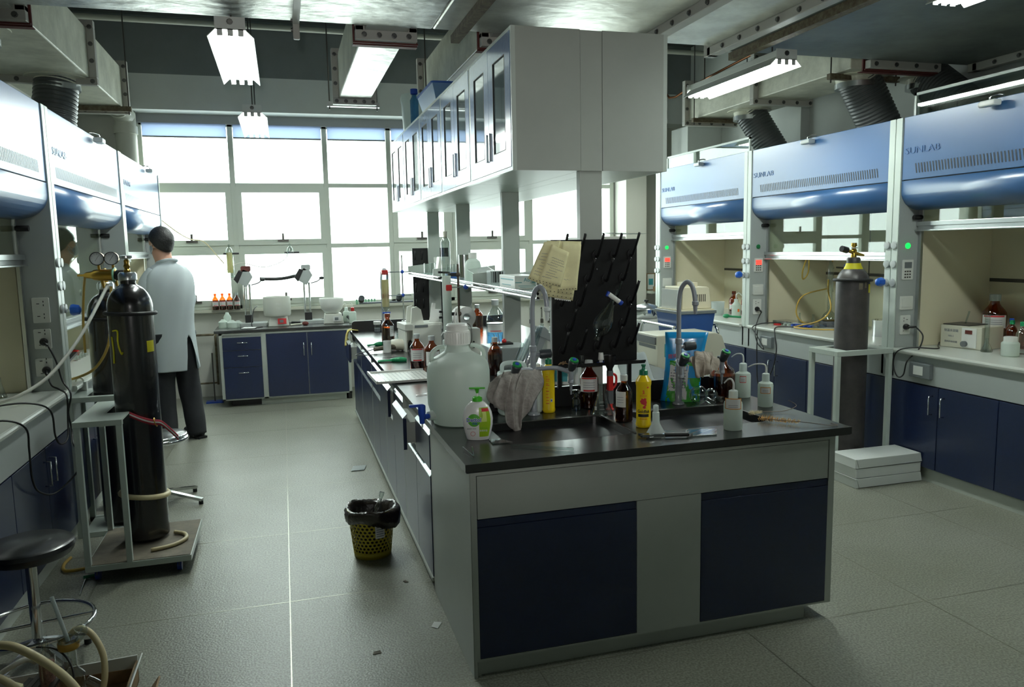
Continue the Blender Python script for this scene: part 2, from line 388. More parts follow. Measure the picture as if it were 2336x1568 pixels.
duct_y('exhaust_duct', 'pale wrapped square duct running above the left fume hoods', -1.86, -1.26, 4.85, 7.65, ZD, ZD1, (6.38, 7.62))
duct_y('exhaust_duct', 'narrow duct with shining foil underside right of the near ceiling lamp', .52, .78, 4.85, 6.85, ZD, ZD1, (6.82,), foil='duct_foil')
duct_y('exhaust_duct', 'pale duct sloping away just behind the top of the wall cupboards', 1.27, 1.53, 4.85, 7.05, ZD, ZD1, (7.02,))
duct_y('exhaust_duct', 'wide pale duct running above the right fume hoods', 4.10, 4.62, 4.98, 7.42, ZD, ZD1, (6.18, 7.40))
trapeze('rusty crossbar hanger under the end of the left duct', -1.95, -1.18, 7.50, ZD)
trapeze('pale crossbar hanger under the far end of the foil duct', .43, .87, 6.95, ZD, 'aluminium')
trapeze('rusty crossbar hanger under the far end of the right duct', 4.04, 4.68, 7.2, ZD)
trapeze('rusty crossbar hanger under the near end of the right duct', 4.04, 4.68, 5.15, ZD)
trapeze('crossbar hanger of the duct behind the wall cupboards', 1.2, 1.6, 6.6, ZD)
for x0, x1, lb in ((-1.86, -1.26, 'red brown angle frame clamping the left duct to the main duct'), (.52, .78, 'red brown angle frame at the near end of the foil duct'),
                   (1.27, 1.53, 'red brown angle frame at the duct behind the wall cupboards'), (4.10, 4.62, 'red brown angle frame where the right duct meets the main duct')):
    clamp_frame(lb, x0, x1, 4.79, ZD, ZD1)
# the main duct crossing overhead
t = thing('main_duct', 'huge foil wrapped duct crossing the room under the ceiling', 'duct', (1.5, 4.0, ZD), world=True)
G().box(-2.05, 2.9, ZD, .9, 4.62, 3.40).obj('duct_box', 'duct_foil', t, bev=.012)
G().box(.9, 2.9, ZD, 2.9, 4.62, 3.40).obj('duct_box', 'duct_foil2', t, bev=.012)
mat('duct_dull', (136, 142, 136), .45, .3, noise=(3, .2, (112, 118, 112)), bump=(5, .3, (1, 2, 1)))
G().box(2.9, 2.9, ZD, 4.92, 4.72, 3.40).obj('duct_box', 'duct_dull', t, bev=.012)
for x in (2.20, 2.75, 4.92):
    f = G().box(x-.035, 2.88, ZD-.055, x+.035, 4.66, ZD-.0).box(x-.035, 4.62, ZD-.055, x+.035, 4.70, 3.44)
    o = f.obj('flange', 'flange', t, bev=.004); bolts(o, [(x-.035, 2.95+.19*i, ZD-.03) for i in range(9)], (-1, 0, 0))
# stubs that join the branches
for x0, x1 in ((-1.86, -1.26), (.52, .78), (1.27, 1.53), (4.10, 4.62)):
    o = G().box(x0-.05, 4.72, ZD-.05, x1+.05, 4.775, ZD+.03).box(x0-.05, 4.72, ZD, x0, 4.775, ZD1).box(x1, 4.72, ZD, x1+.05, 4.775, ZD1).box(x0+.004, 4.6, ZD+.004, x1-.004, 4.86, ZD1-.004).obj('branch_flange', 'flange', t, bev=.004)
    bolts(o, [(x0+(x1-x0)*i/3, 4.72, ZD-.022) for i in range(4)], (0, -1, 0))
G().box(2.93, 2.9, ZD-.05, 2.99, 4.75, ZD-.002).obj('angle_iron', 'rusty', label='long rusty angle iron under the main duct, right of the wall cupboards', cat='beam')
G().box(1.03, 2.9, ZD-.045, 1.08, 4.72, ZD-.002).obj('angle_iron', 'rusty', label='rusty angle iron under the main duct, just left of the wall cupboards', cat='beam')
G().box(-1.62, 2.9, ZD-.05, -1.56, 4.9, ZD-.002).box(-1.5, 2.9, ZD-.05, -1.45, 4.9, ZD-.002).obj('angle_iron', 'rusty', label='pair of yellowish angle irons at the upper left corner above the hood', cat='beam')
t = thing('cable_clip', 'white strap hanging on the front of the foil duct, right of the lamp', 'strap', (.135, 4.3, ZD), world=True)
G().rbox(.12, 4.60, ZD-.10, .155, 4.62, ZD+.25, .008, 'y').box(.12, 2.9, ZD-.02, .155, 4.61, ZD-.004).obj('strap', 'flange', t); bolts(t, [(.12, 4.61, ZD-.05+.05*i) for i in range(3)], (-1, 0, 0))

def hose(label, top, bot, r, bend=(0, 0), group='ribbed exhaust hoses above the hoods'):
    t = thing('exhaust_hose', label, 'hose', bot, world=True, group=group)
    a, b = Vector(bot), Vector(top); P = [a, a+(b-a)*.33+Vector((bend[0], bend[1], 0)), a+(b-a)*.7+Vector((bend[0]*.7, bend[1]*.7, 0)), b]
    pts = catmull(P, 14); L = (b-a).length; n = len(pts); g = G()
    ribs = int(L/.026); fine = []
    m_ = ribs*4
    for i in range(m_+1):
        u = i/m_*(n-1); k = min(int(u), n-2); fine.append(pts[k].lerp(pts[k+1], u-k))
    g.tube(fine, lambda q: r+.010*(abs(math.sin(q*ribs*PI))**.7), 28, k=1); g.obj('ribbed_hose', 'hose_grey', t)
    G().cyl(b-Vector((0, 0, .09)), b-Vector((0, 0, .05)), r+.014, n=28).obj('hose_clamp', 'aluminium', t)
    G().lathe([(r+.005, -.05), (r+.01, -.012), (r+.07, -.008), (r+.07, 0), (0, 0)], b, 28).obj('duct_collar', 'duct_skin', t)
hose('dark ribbed hose going up from the middle left hood', (-1.48, 6.4, ZD), (-1.52, 6.35, 2.5), .135)
hose('dark ribbed hose at the upper left corner of the picture', (-1.60, 5.12, ZD), (-1.62, 5.05, 2.5), .135)
hose('dark ribbed hose over the right hood farthest from the camera', (4.40, 6.75, ZD), (4.62, 6.6, 2.45), .135)
hose('widest dark ribbed hose, leaning over the middle right hood', (4.36, 5.22, ZD), (4.62, 5.2, 2.45), .15)
hose('dark ribbed hose behind the framed glass of the nearest right hood', (4.82, 5.0, ZD-.03), (4.86, 4.5, 2.46), .14)

# ================================================================== FLUORESCENT LAMPS
def lamp(label, xc, y0, y1, z=2.75):
    t = thing('ceiling_lamp', label, 'lamp', (xc, (y0+y1)/2, z), world=True, group='three tube ceiling lamps')
    h = .115
    G().sheet([[(xc-h, y, z), (xc-h*.5, y, z+.055), (xc+h*.5, y, z+.055), (xc+h, y, z)] for y in (y0, y1)], False).obj('reflector', 'lamp_white', t, solid=.004)
    G().box(xc-.055, y0+.0, z+.058, xc+.055, y1, z+.10).obj('housing', 'lamp_white', t, bev=.004)
    for y in (y0-.006, y1+.004):
        g = G().box(xc-h*.66, y, z+.035, xc+h*.66, y+.004, z+.10)
        for dx in (-.052, 0, .052): g.box(xc+dx-.014, y, z+.004, xc+dx+.014, y+.004, z+.04)
        o = g.obj('end_plate', 'lamp_white', t)
    bolts(o, [(xc, y0-.006, z+.075)], (0, -1, 0))
    for dx in (-.052, 0, .052):
        u = G().cyl((xc+dx, y0+.01, z+.018), (xc+dx, y1-.01, z+.018), .013, n=12).obj('tube', 'tube_glow', t)
    for y in (y0+.15, y1-.12): G().cyl((xc, y, z+.10), (xc, y, ZD-.001 if y < 4.72 else ZC-.001), .005, n=8).obj('rod', 'steel_dark', t)
lamp('glowing three tube lamp nearest the camera on the left side', -.20, 4.43, 5.65)
lamp('smaller looking three tube lamp hanging in front of the windows', -.18, 6.95, 8.18)
lamp('glowing long lamp above the aisle of the right hoods', 3.13, 4.40, 5.52)
lamp('lamp cut by the top edge of the picture, over the right aisle', 3.12, 1.95, 3.15)
lamp('far lamp of the right aisle behind the wall cupboards', 3.13, 6.9, 8.1)

# ================================================================== FUME HOODS
def hood(side, ya, yb, label, sash_z, opts):
    """side 'R' or 'L'; ya<yb: inner faces of its two posts"""
    X = (lambda s: 4.10+s) if side == 'R' else (lambda s: -1.22-s)
    sg = 1 if side == 'R' else -1
    t = thing('fume_hood', label, 'fume hood', (X(.4), (ya+yb)/2, 0), world=True, group='blue and grey fume hoods')
    zt_, zs, zb, zw = 2.46, 2.03, 1.84, .885
    def B(s0, y0, z0, s1, y1, z1, g=None): return (g or G()).box(X(s0), y0, z0, X(s1), y1, z1)
    B(.03, ya-.06, .0, .05, yb+.06, .095).obj('plinth', 'cab_grey', t)
    B(.02, ya-.06, .095, .84, yb+.06, .665).obj('base_cabinet', 'navy', t)
    n = opts.get('doors', 4); L = yb-ya+.1; w = L/n
    for i in range(n):
        a = ya-.05+i*w+.003; b = a+w-.006
        d = B(.0, a, .10, .02, b, .66).obj('door', 'navy', t, bev=.002)
        hy = (b-.045) if i % 2 == 0 else (a+.045)
        hx = X(-.03)
        G().tube([(X(0), hy, .475), (hx, hy, .475), (hx, hy, .60), (X(0), hy, .60)], .005, 8, k=1).obj('handle', 'chrome', d)
    B(.0, ya-.06, .668, .03, yb+.06, .855).obj('apron', 'hood_grey', t)
    # worktop with rounded nose
    pts = [(X(-.02), zw-.033), (X(-.03), zw-.025), (X(-.033), zw-.012), (X(-.03), zw-.003), (X(-.02), zw), (X(.84), zw), (X(.84), zw-.033)]
    G().prism(pts, 'y', ya+.004, yb-.004).obj('worktop', 'hood_top', t)
    # liner
    g = G(); B(.82, ya-.02, zw, .84, yb+.02, 2.3, g); B(.19, ya-.02, zw, .82, ya+.0, 2.3, g); B(.19, yb, zw, .82, yb+.02, 2.3, g); B(.19, ya, 2.3, .84, yb, 2.32, g)
    g.obj('liner', 'liner', t)
    g = G(); B(.817, ya, 1.325, .82, yb, 1.35, g)
    for k_ in (.33, .66): B(.816, ya+(yb-ya)*k_, zw, .82, ya+(yb-ya)*k_+.008, 2.3, g)
    g.obj('baffle_slot', 'steel_dark', t)
    # side cheeks that carry the controls
    for y0, y1 in ((ya-.02, ya), (yb, yb+.02)):
        B(.0, y0, zw-.2, .16, y1, 2.44).obj('side_cheek', 'hood_grey', t)
        s0 = B(.16, y0-.012 if y0 < ya+.01 and y0 == ya-.02 else y0-.03, zw, .178, y1+.03 if y0 == ya-.02 else y1, 2.3); s0.obj('sash_track', 'aluminium', t)
    # upper blue panel with vents, seam and rolled lower edge
    up = B(.0, ya+.004, zs+.012, .018, yb-.004, zt_).obj('upper_panel', 'hood_blue', t, bev=.003)
    g = G(); c = int((yb-ya-.2)/.024)
    for i in range(c):
        y = ya+.1+i*.024; g.add([(X(-.0015), y, zs+.05), (X(-.0015), y+.009, zs+.05), (X(-.0015), y+.009+.012*sg, zs+.115), (X(-.0015), y+.012*sg, zs+.115)], [(0, 1, 2, 3) if side == 'L' else (3, 2, 1, 0)])
    g.obj('vent_slots', 'black_plastic', up)
    yl = (yb-.12) if side == 'R' else (ya+.13)
    R_ = (0, -1, 0) if side == 'R' else (0, 1, 0)
    yt = (yb-.17) if side == 'R' else (ya+.20)
    text('lettering', 'SUNLAB', .062, frame3((X(-.003), yt, zs+.20), R_, (0, 0, 1)), 'hood_blue_dark', up, .001, sx=1.3)
    prof = [(.018, zs+.006), (.0, zs+.004), (.0, zs-.065)]
    for i in range(1, 9):
        a = i/8*PI/2*.98; prof.append((.16*(1-math.cos(a)), zs-.065-(zs-.065-zb)*math.sin(a)))
    prof += [(.175, zb), (.175, zb+.02)]
    g = G(); rows = [[(X(s), y, z) for s, z in prof] for y in (ya+.004, yb-.004)]; g.sheet(rows, True)
    g.obj('rolled_edge', 'hood_blue', t, solid=.003)
    B(.018, ya, zs-.01, .03, yb, zs+.02).obj('seam_strip', 'black_plastic', t)
    B(.02, ya-.06, 2.30, .84, yb+.06, 2.43).obj('top_box', 'hood_grey', t)
    # sash
    so = B(.166, ya+.012, sash_z+.06, .170, yb-.012, min(sash_z+.95, 2.29)).obj('sash', 'sash_glass', t)
    g = G(); B(.135, ya+.004, sash_z+.03, .172, yb-.004, sash_z+.06, g); B(.15, ya+.004, sash_z+.004, .172, yb-.004, sash_z+.03, g); B(.125, ya+.004, sash_z-.006, .172, yb-.004, sash_z+.004, g)
    g.obj('sash_rail', 'aluminium', t, bev=.002)
    for y in (ya+.02, yb-.02): G().cyl((X(.10), y, 1.79), (X(.165), y, 1.79), .016).obj('sash_stop', 'black_rubber', t)
    if opts.get('raised'):
        zz = opts['raised']; g = G(); B(.06, ya+.02, zz-.018, .075, yb-.02, zz, g); B(.06, ya+.02, 2.44, .075, ya+.038, zz, g); B(.06, yb-.038, 2.44, .075, yb-.02, zz, g)
        o = g.obj('raised_sash_frame', 'strip_white', t); B(.066, ya+.03, 2.44, .070, yb-.03, zz-.01).obj('raised_sash_pane', 'sash_glass', o)
    # controls on the cheek that faces the camera (the far one)
    yf = yb
    def plate(name, s0, s1, z0, z1, m='white_plastic', th=.008, par=None): return G().rbox(X(s0) if sg > 0 else X(s1), yf-th, z0, X(s1) if sg > 0 else X(s0), yf, z1, .006, 'y').obj(name, m, par or t, bev=.001)
    for it in opts.get('ctrl', ()):
        k_, za, zb_ = it[0], it[1], it[2]
        if k_ == 'panel':
            p = plate('controller', .035, .125, za, zb_); lit = it[3]
            G().box(X(.05), yf-.0095, zb_-.06, X(.11), yf-.008, zb_-.018).obj('display', 'led_red' if lit else 'lcd_grey', p)
            b = G()
            for r_ in range(3):
                for c_ in range(3): b.box(X(.052+.02*c_), yf-.0095, za+.012+.02*r_, X(.064+.02*c_), yf-.008, za+.022+.02*r_)
            b.obj('buttons', 'steel_dark', p)
        elif k_ == 'switch':
            p = plate('light_switch', .025, .135, za, zb_); G().box(X(.04), yf-.012, za+.018, X(.12), yf-.008, zb_-.018).obj('rocker', 'white_plastic', p, bev=.001)
        elif k_ == 'socket':
            p = plate('power_socket', it[3], it[3]+.085, za, zb_); b = G(); c0 = it[3]+.042; zm = (za+zb_)/2
            for dz in (-.035, .035):
                b.box(X(c0-.016), yf-.009, zm+dz+.008, X(c0-.012), yf-.0078, zm+dz+.018).box(X(c0+.006), yf-.009, zm+dz, X(c0+.02), yf-.0078, zm+dz+.004).box(X(c0-.016), yf-.009, zm+dz-.012, X(c0-.012), yf-.0078, zm+dz-.002)
            b.obj('socket_holes', 'black_plastic', p)
        elif k_ == 'led': G().lathe([(.0, .0), (.02, 0), (.02, .006), (.013, .008), (.013, .014), (0, .016)], (X(.075), yf, za), 14, (0, -1, 0)).obj('indicator', 'led_green' if it[3] else 'green_dark', t)
    # control box on the apron
    if opts.get('box'):
        y = opts['box']; o = B(-.03, y-.09, .71, .0, y+.09, .81).obj('valve_box', 'lcd_grey', t, bev=.004); G().box(X(-.032), y-.03, .73, X(-.03), y+.05, .79).obj('valve_box_window', 'white_plastic', o)
    return t
mat('hood_blue_dark', (92, 118, 160), .25); mat('led_red', (255, 60, 50), .4, emit=((255, 50, 40), 2.5)); mat('lcd_grey', (110, 116, 118), .3)
mat('led_green', (30, 220, 90), .4, emit=((20, 230, 80), 1.4)); mat('green_dark', (24, 110, 62), .4); mat('valve_blue', (30, 92, 190), .3)
def post(side, y, w, label, knobs=True, blue=None):
    X = (lambda s: 4.10+s) if side == 'R' else (lambda s: -1.22-s)
    t = thing('hood_post', label, 'post', (X(0), y, 0), world=True, group='pale upright posts between the hoods')
    p = G()
    for a, b in ((-w/2, -.004), (.004, w/2)): p.box(X(-.008), y+a, .86, X(.0), y+b, 2.46)
    p.box(X(-.002), y-w/2+.021, .86, X(.12), y+w/2-.021, 2.455).obj('strip', 'strip_white', t, bev=.002)
    if knobs:
        for z in (1.60, 1.47, 1.34):
            for dy in (-.032, .032):
                if blue is not None and z == blue[1] and dy*blue[0] > 0: continue
                G().lathe([(.0, 0), (.022, 0), (.028, .006), (.025, .013), (0, .016)], (X(-.008), y+dy, z+.0), 16, (-1, 0, 0) if side == 'R' else (1, 0, 0)).obj('knob_cap', 'hood_grey', t)
    if blue:
        d = -1 if side == 'R' else 1; q = Vector((X(-.008), y+blue[0], blue[2]))
        o = G().cyl(q, q+Vector((d*.04, 0, 0)), .008).obj('valve_stem', 'chrome', t)
        G().lathe([(0, 0), (.03, 0), (.034, .012), (.027, .045), (.012, .052), (0, .053)], q+Vector((d*.035, 0, 0)), 6, (d, 0, 0)).obj('valve_knob', 'valve_blue', t, bev=.002)
    return t
PR = [2.68, 4.50, 6.28, 8.05]
hood('R', 2.74, 4.44, 'dark blue fume hood nearest the camera at the right edge of the picture', 1.70, dict(raised=2.62, doors=4, box=4.18,
     ctrl=(('led', 1.595, 0, 1), ('panel', 1.36, 1.50, 0), ('switch', 1.15, 1.245), ('socket', .975, 1.11, .035))))
hood('R', 4.56, 6.22, 'middle blue fume hood of the right row, behind the dark gas cylinder', 1.49, dict(doors=4, box=5.93,
     ctrl=(('led', 1.60, 0, 0), ('panel', 1.37, 1.495, 1), ('switch', 1.16, 1.255), ('socket', .98, 1.12, .03))))
hood('R', 6.34, 7.99, 'farthest light blue fume hood of the right row, with a framed glass above', 1.68, dict(raised=2.60, doors=4,
     ctrl=(('led', 1.60, 0, 1), ('panel', 1.37, 1.50, 1), ('switch', 1.16, 1.255), ('socket', .98, 1.12, .03))))
post('R', 4.50, .115, 'pale post with round caps and blue valve knob beside the nearest right hood', blue=(.03, 0, 1.345))
post('R', 6.28, .115, 'pale post with round caps between the middle and far right hoods', blue=(.03, 0, 1.345))
post('R', 8.05, .10, 'bright post at the window end of the right hoods')
post('R', 2.68, .11, 'pale post at the right edge beyond the nearest hood')
hood('L', 2.9, 4.86, 'fume hood nearest the camera at the left edge of the picture', 1.59, dict(doors=4,
     ctrl=(('socket', 1.27, 1.41, .04), ('socket', 1.125, 1.235, .045), ('socket', .97, 1.07, .05))))
hood('L', 4.98, 6.92, 'middle left fume hood with its glass sash pulled down low', 1.17, dict(doors=4))
hood('L', 7.04, 9.0, 'farthest left fume hood in front of the man in the white coat', 1.60, dict(doors=4))
post('L', 4.92, .12, 'pale post with round caps and blue valve knob beside the nearest left hood', blue=(.03, 0, 1.33))
post('L', 6.98, .12, 'bright pale post between the middle and far left hoods')
post('L', 9.03, .06, 'narrow end post of the left hoods at the windows', False)

# ================================================================== ISLAND BENCH
IX0, IX1, IY0, IY1 = .60, 2.29, 2.70, 7.80
BX0, BX1 = .62, 2.22
t = thing('island_bench', 'long island bench of grey panels and navy doors in the middle of the room', 'bench', (1.42, 5.2, 0), world=True)
G().box(BX0+.012, 2.735, .07, BX0+.03, 7.74, .815).box(BX1-.02, 2.735, .07, BX1, 7.74, .815).box(BX0+.03, 2.735, .07, BX1-.02, 7.74, .09).box(BX0+.03, 7.72, .09, BX1-.02, 7.74, .815).box(BX0+.03, 3.6, .09, BX1-.02, 3.62, .815).obj('carcass', 'cab_grey', t)
G().box(BX0+.03, 2.745, 0, 2.11, 7.72, .07).box(BX0, 2.735, 0, BX0+.03, 2.76, .07).obj('plinth', 'cab_grey', t)
G().box(BX0-.002, 2.72, .0, BX0+.012, 3.53, .818).obj('side_panel', 'cab_grey', t, bev=.001)
# near end: frame, top panel, middle stile, two navy doors
e = G().box(BX0, 2.715, .07, BX0+.022, 2.735, .818).box(BX1-.028, 2.715, .62, BX1, 2.735, .818).box(BX0+.022, 2.715, .80, BX1-.028, 2.735, .818).box(BX0, 2.716, .07, BX1, 2.734, .078).box(1.295, 2.716, .078, 1.58, 2.734, .63)
e.box(2.19, 2.715, .07, BX1, 2.735, .62).obj('end_frame', 'cab_grey', t)
G().box(BX0+.026, 2.717, .632, BX1-.032, 2.735, .797).obj('end_panel', 'cab_grey', t)
for a, b in ((.643, 1.293), (1.582, 2.19)):
    d = G().box(a, 2.715, .08, b, 2.733, .598).obj('door', 'navy', t, bev=.001)
    G().box(a, 2.719, .600, b, 2.735, .628).obj('finger_grip', 'navy', d)
# left side: five modules of two drawers above two doors
mat('edge_strip', (188, 198, 200), .16, .6)
YM = [3.53+.834*i for i in range(6)]
pulled = {1: .062, 3: .035, 9: .07}
for k in range(5):
    y0 = YM[k]
    G().box(BX0-.006, y0+.822, .07, BX0+.012, y0+.834, .818).obj('stile', 'cab_grey', t)
    for j in range(2):
        a = y0+.004+.41*j; b = a+.404; q = pulled.get(2*k+j, 0)
        x = BX0-.006-q
        d = G().box(x, a, .60, x+.018, b, .765).obj('drawer', 'navy', t)
        G().prism([(x-.001, .763), (x+.022, .782), (x+.022, .79), (x-.001, .767)], 'y', a, b).obj('grip_strip', 'edge_strip', d)
        if q: G().box(x+.018, a+.02, .63, BX0+.02, b-.02, .74).obj('drawer_box', 'cab_grey', d)
        d = G().box(BX0-.006, a, .072, BX0+.012, b, .565).obj('door', 'navy', t)
        G().prism([(BX0-.008, .563), (BX0+.012, .585), (BX0+.012, .592), (BX0-.008, .568)], 'y', a, b).obj('grip_strip', 'edge_strip', d)
G().box(BX0-.012, 3.53, .05, BX0, 7.70, .068).obj('bottom_rail', 'cab_grey', t)
# worktop with two sunk basins
t = thing('worktop', 'dark stone worktop with two sunk basins on the island', 'worktop', (1.42, 2.8, .82), world=True)
SX = ((.83, 1.38), (1.51, 2.04)); SY0, SY1 = 2.92, 3.29; zt1, zt0 = .85, .82
g = G().box(IX0, IY0, zt0, IX1, SY0, zt1).box(IX0, SY1, zt0, IX1, IY1, zt1).box(IX0, SY0, zt0, SX[0][0], SY1, zt1).box(SX[0][1], SY0, zt0, SX[1][0], SY1, zt1).box(SX[1][1], SY0, zt0, IX1, SY1, zt1)
for a, b in SX:
    for cx, cy, u, v in ((a, SY0, 1, 1), (b, SY0, -1, 1), (b, SY1, -1, -1), (a, SY1, 1, -1)):
        r = .05; P = [(cx, cy)]+[(cx+u*r*(1-math.sin(i/6*PI/2)), cy+v*r*(1-math.cos(i/6*PI/2))) for i in range(7)]
        g.prism(P, 'z', zt0, zt1)
g.obj('top_slab', 'black_top', t)
G().box(IX0+.004, IY0+.004, zt0-.004, IX1-.004, IY1-.004, zt0).obj('under_layer', 'black_plastic', t)
for a, b in SX:
    w = .012; g = G().box(a-w, SY0-w, .60, b+w, SY1+w, .61)
    g.box(a-w, SY0-w, .61, a, SY1+w, .819).box(b, SY0-w, .61, b+w, SY1+w, .819).box(a, SY0-w, .61, b, SY0, .819).box(a, SY1, .61, b, SY1+w, .819)
    o = g.obj('basin', 'black_sink', t); G().lathe([(0, .004), (.02, .004), (.035, .006), (.04, 0)], ((a+b)/2, (SY0+SY1)/2, .61), 20).obj('drain', 'chrome', o)
    G().box(a-.012, SY1+.002, .8495, b+.012, SY1+.014, .853).box(b+.002, SY0, .8495, b+.010, SY1+.014, .853).obj('basin_rim', 'steel_dark', t)
G().box(BX0+.01, 3.55, .851, 2.27, 3.575, .95).obj('splash_board', 'black_plastic', t, bev=.003)
G().rbox(IX0+.01, 7.66, .75, 1.36, 7.685, .95, .03, 'y').obj('end_board', 'black_plastic', t)
G().box(1.55, 7.66, .851, 2.28, 7.685, .95).obj('end_board', 'black_plastic', t, bev=.003)

# posts, shelf and wall cupboards over the island
t = thing('reagent_shelf', 'grey posts and glass shelf rails rising from the middle of the island', 'shelf unit', (1.44, 5.5, .85), world=True)
UY = [3.53+.828*i for i in range(6)]
for y in (3.545, 4.93, 6.33, 7.66):
    G().box(1.388, y-.0, .85, 1.503, y+.045, 1.995).obj('post', 'cab_grey', t, bev=.002)
for y in (3.6, 4.93, 6.33, 7.66):
    for x0, x1 in ((1.18, 1.388), (1.503, 1.71)):
        G().prism([(x0, 1.385), (x1, 1.36), (x1, 1.49), (x0, 1.47)], 'y', y, y+.012).obj('bracket', 'cab_grey', t)
for x0, x1 in ((1.20, 1.38), (1.51, 1.69)):
    for ya, yb in ((3.61, 4.92), (4.95, 6.32), (6.35, 7.64)):
        G().box(x0, ya, 1.395, x1, yb, 1.403).obj('glass_shelf', 'shelf_glass', t)
for x in (1.185, 1.705):
    for z, r in ((1.385, .009), (1.41, .007)): G().cyl((x, 3.6, z), (x, 7.66, z), r).obj('rail', 'chrome', t)

# wall cupboards hung on the posts, both sides of the island
UZ0, UZ1 = 1.995, 2.644
mat('cup_blue', (112, 136, 170), .2, spec=.6, coat=.3, noise=(40, .05)); mat('cup_glass', (96, 110, 112), .06, spec=.9, coat=.5)
t = thing('cupboard_spine', 'grey vertical panel between the two rows of wall cupboards', 'panel', (1.445, 3.53, UZ0), world=True)
G().box(1.390, 3.532, UZ0, 1.500, 7.67, UZ1-.002).obj('spine', 'cab_grey', t)
CL = ['wall cupboard nearest the camera, with two tall glazed blue doors', 'second wall cupboard from the camera, left row', 'third wall cupboard from the camera, left row, middle of the five', 'fourth wall cupboard from the camera, left row', 'wall cupboard of the left row nearest the windows']
CR = ['right row wall cupboard nearest the camera showing a plain grey end', 'right row wall cupboard second from the camera', 'right row wall cupboard in the middle', 'right row wall cupboard fourth from the camera', 'right row wall cupboard nearest the windows']
for side in (0, 1):
    for k in range(5):
        if side and k: continue
        ya, yb = UY[k], UY[k+1]-.004
        if side: yb = 7.67
        xo, xi = (1.050, 1.388) if side == 0 else (1.842, 1.502)
        sg = 1 if side == 0 else -1
        t = thing('wall_cupboard', (CR if side else CL)[k] if not side else 'right hand row of wall cupboards showing its plain grey end', 'cupboard', ((xo+xi)/2, (ya+yb)/2, UZ0), world=True, group='wall cupboards over the island')
        G().box(xo+.02*sg, ya, UZ0, xi, yb, UZ1).obj('body', 'cab_grey', t)
        G().box(xo, ya, UZ0, xo+.02*sg, ya+.018, UZ1).box(xo, yb-.014, UZ0, xo+.02*sg, yb, UZ1).box(xo, ya+.018, UZ0, xo+.02*sg, yb-.014, UZ0+.018).box(xo, ya+.018, UZ1-.016, xo+.02*sg, yb-.014, UZ1).obj('front_frame', 'strip_white', t)
        if side: continue
        m_ = (ya+yb)/2+.002
        for j, (a, b) in enumerate(((ya+.02, m_-.002), (m_+.002, yb-.016))):
            z0, z1 = UZ0+.02, UZ1-.018; w = .088; p0, p1 = a+w, b-w
            g = G().box(xo-.002, a, z0, xo+.018, p0, z1).box(xo-.002, p1, z0, xo+.018, b, z1).box(xo-.002, p0, z0, xo+.018, p1, z0+.085).box(xo-.002, p0, z1-.085, xo+.018, p1, z1)
            d = g.obj('door', 'cup_blue', t)
            G().box(xo+.003, p0, z0+.085, xo+.008, p1, z1-.085).obj('door_pane', 'cup_glass', d)
            G().box(xo-.0025, p0-.001, z0+.084, xo+.004, p0+.005, z1-.084).box(xo-.0025, p1-.003, z0+.084, xo+.004, p1+.001, z1-.084).box(xo-.0025, p0, z0+.084, xo+.004, p1, z0+.088).box(xo-.0025, p0, z1-.088, xo+.004, p1, z1-.084).obj('pane_seal', 'black_rubber', d)
            hy = b-.028 if j == 0 else a+.028
            G().rbox(xo-.012, hy-.008, z0+.06, xo-.002, hy+.008, z0+.20, .005, 'x').obj('handle', 'aluminium', d)

# ================================================================== BENCH UNDER THE WINDOWS
t = thing('window_bench', 'navy bench with drawers and two doors standing under the windows', 'bench', (-.03, 8.9, 0), world=True)
YF = 8.62
G().box(-.735, YF-.01, .795, .72, 9.30, .825).obj('worktop', 'black_top', t, bev=.003)
G().box(-.69, YF+.012, .075, .66, 9.25, .795).obj('carcass', 'cab_grey', t)
G().box(-.30, YF+.05, 0, .62, 9.2, .075).obj('plinth', 'cab_grey', t)
G().box(-.60, YF+.1, 0, -.30, 9.2, .075).box(.60, YF+.05, 0, .66, 9.2, .075).obj('plinth_gap', 'black_plastic', t)
for a, b in ((-.69, -.66), (-.268, -.222), (.63, .66)): G().box(a, YF, .075, b, YF+.012, .79).obj('stile', 'cab_grey', t)
G().box(-.69, YF, .075, .66, YF+.012, .09).obj('rail', 'cab_grey', t)
for a, b in ((-.222, .63), (-.69, -.268)): G().box(a, YF, .772, b, YF+.012, .79).obj('rail', 'cab_grey', t)
for z0, z1 in ((.61, .745), (.43, .604), (.092, .424)):
    d = G().box(-.657, YF-.008, z0, -.271, YF+.01, z1).obj('drawer', 'navy', t); zc = z1-.055
    G().tube([(-.51, YF-.008, zc), (-.51, YF-.03, zc), (-.41, YF-.03, zc), (-.41, YF-.008, zc)], .005, 8, k=1).obj('handle', 'chrome', d)
for a, b, hx in ((-.218, .2, .165), (.208, .628, .245)):
    d = G().box(a, YF-.008, .092, b, YF+.01, .768).obj('door', 'navy', t)
    G().tube([(hx, YF-.008, .52), (hx, YF-.03, .52), (hx, YF-.03, .66), (hx, YF-.008, .66)], .005, 8, k=1).obj('handle', 'chrome', d)


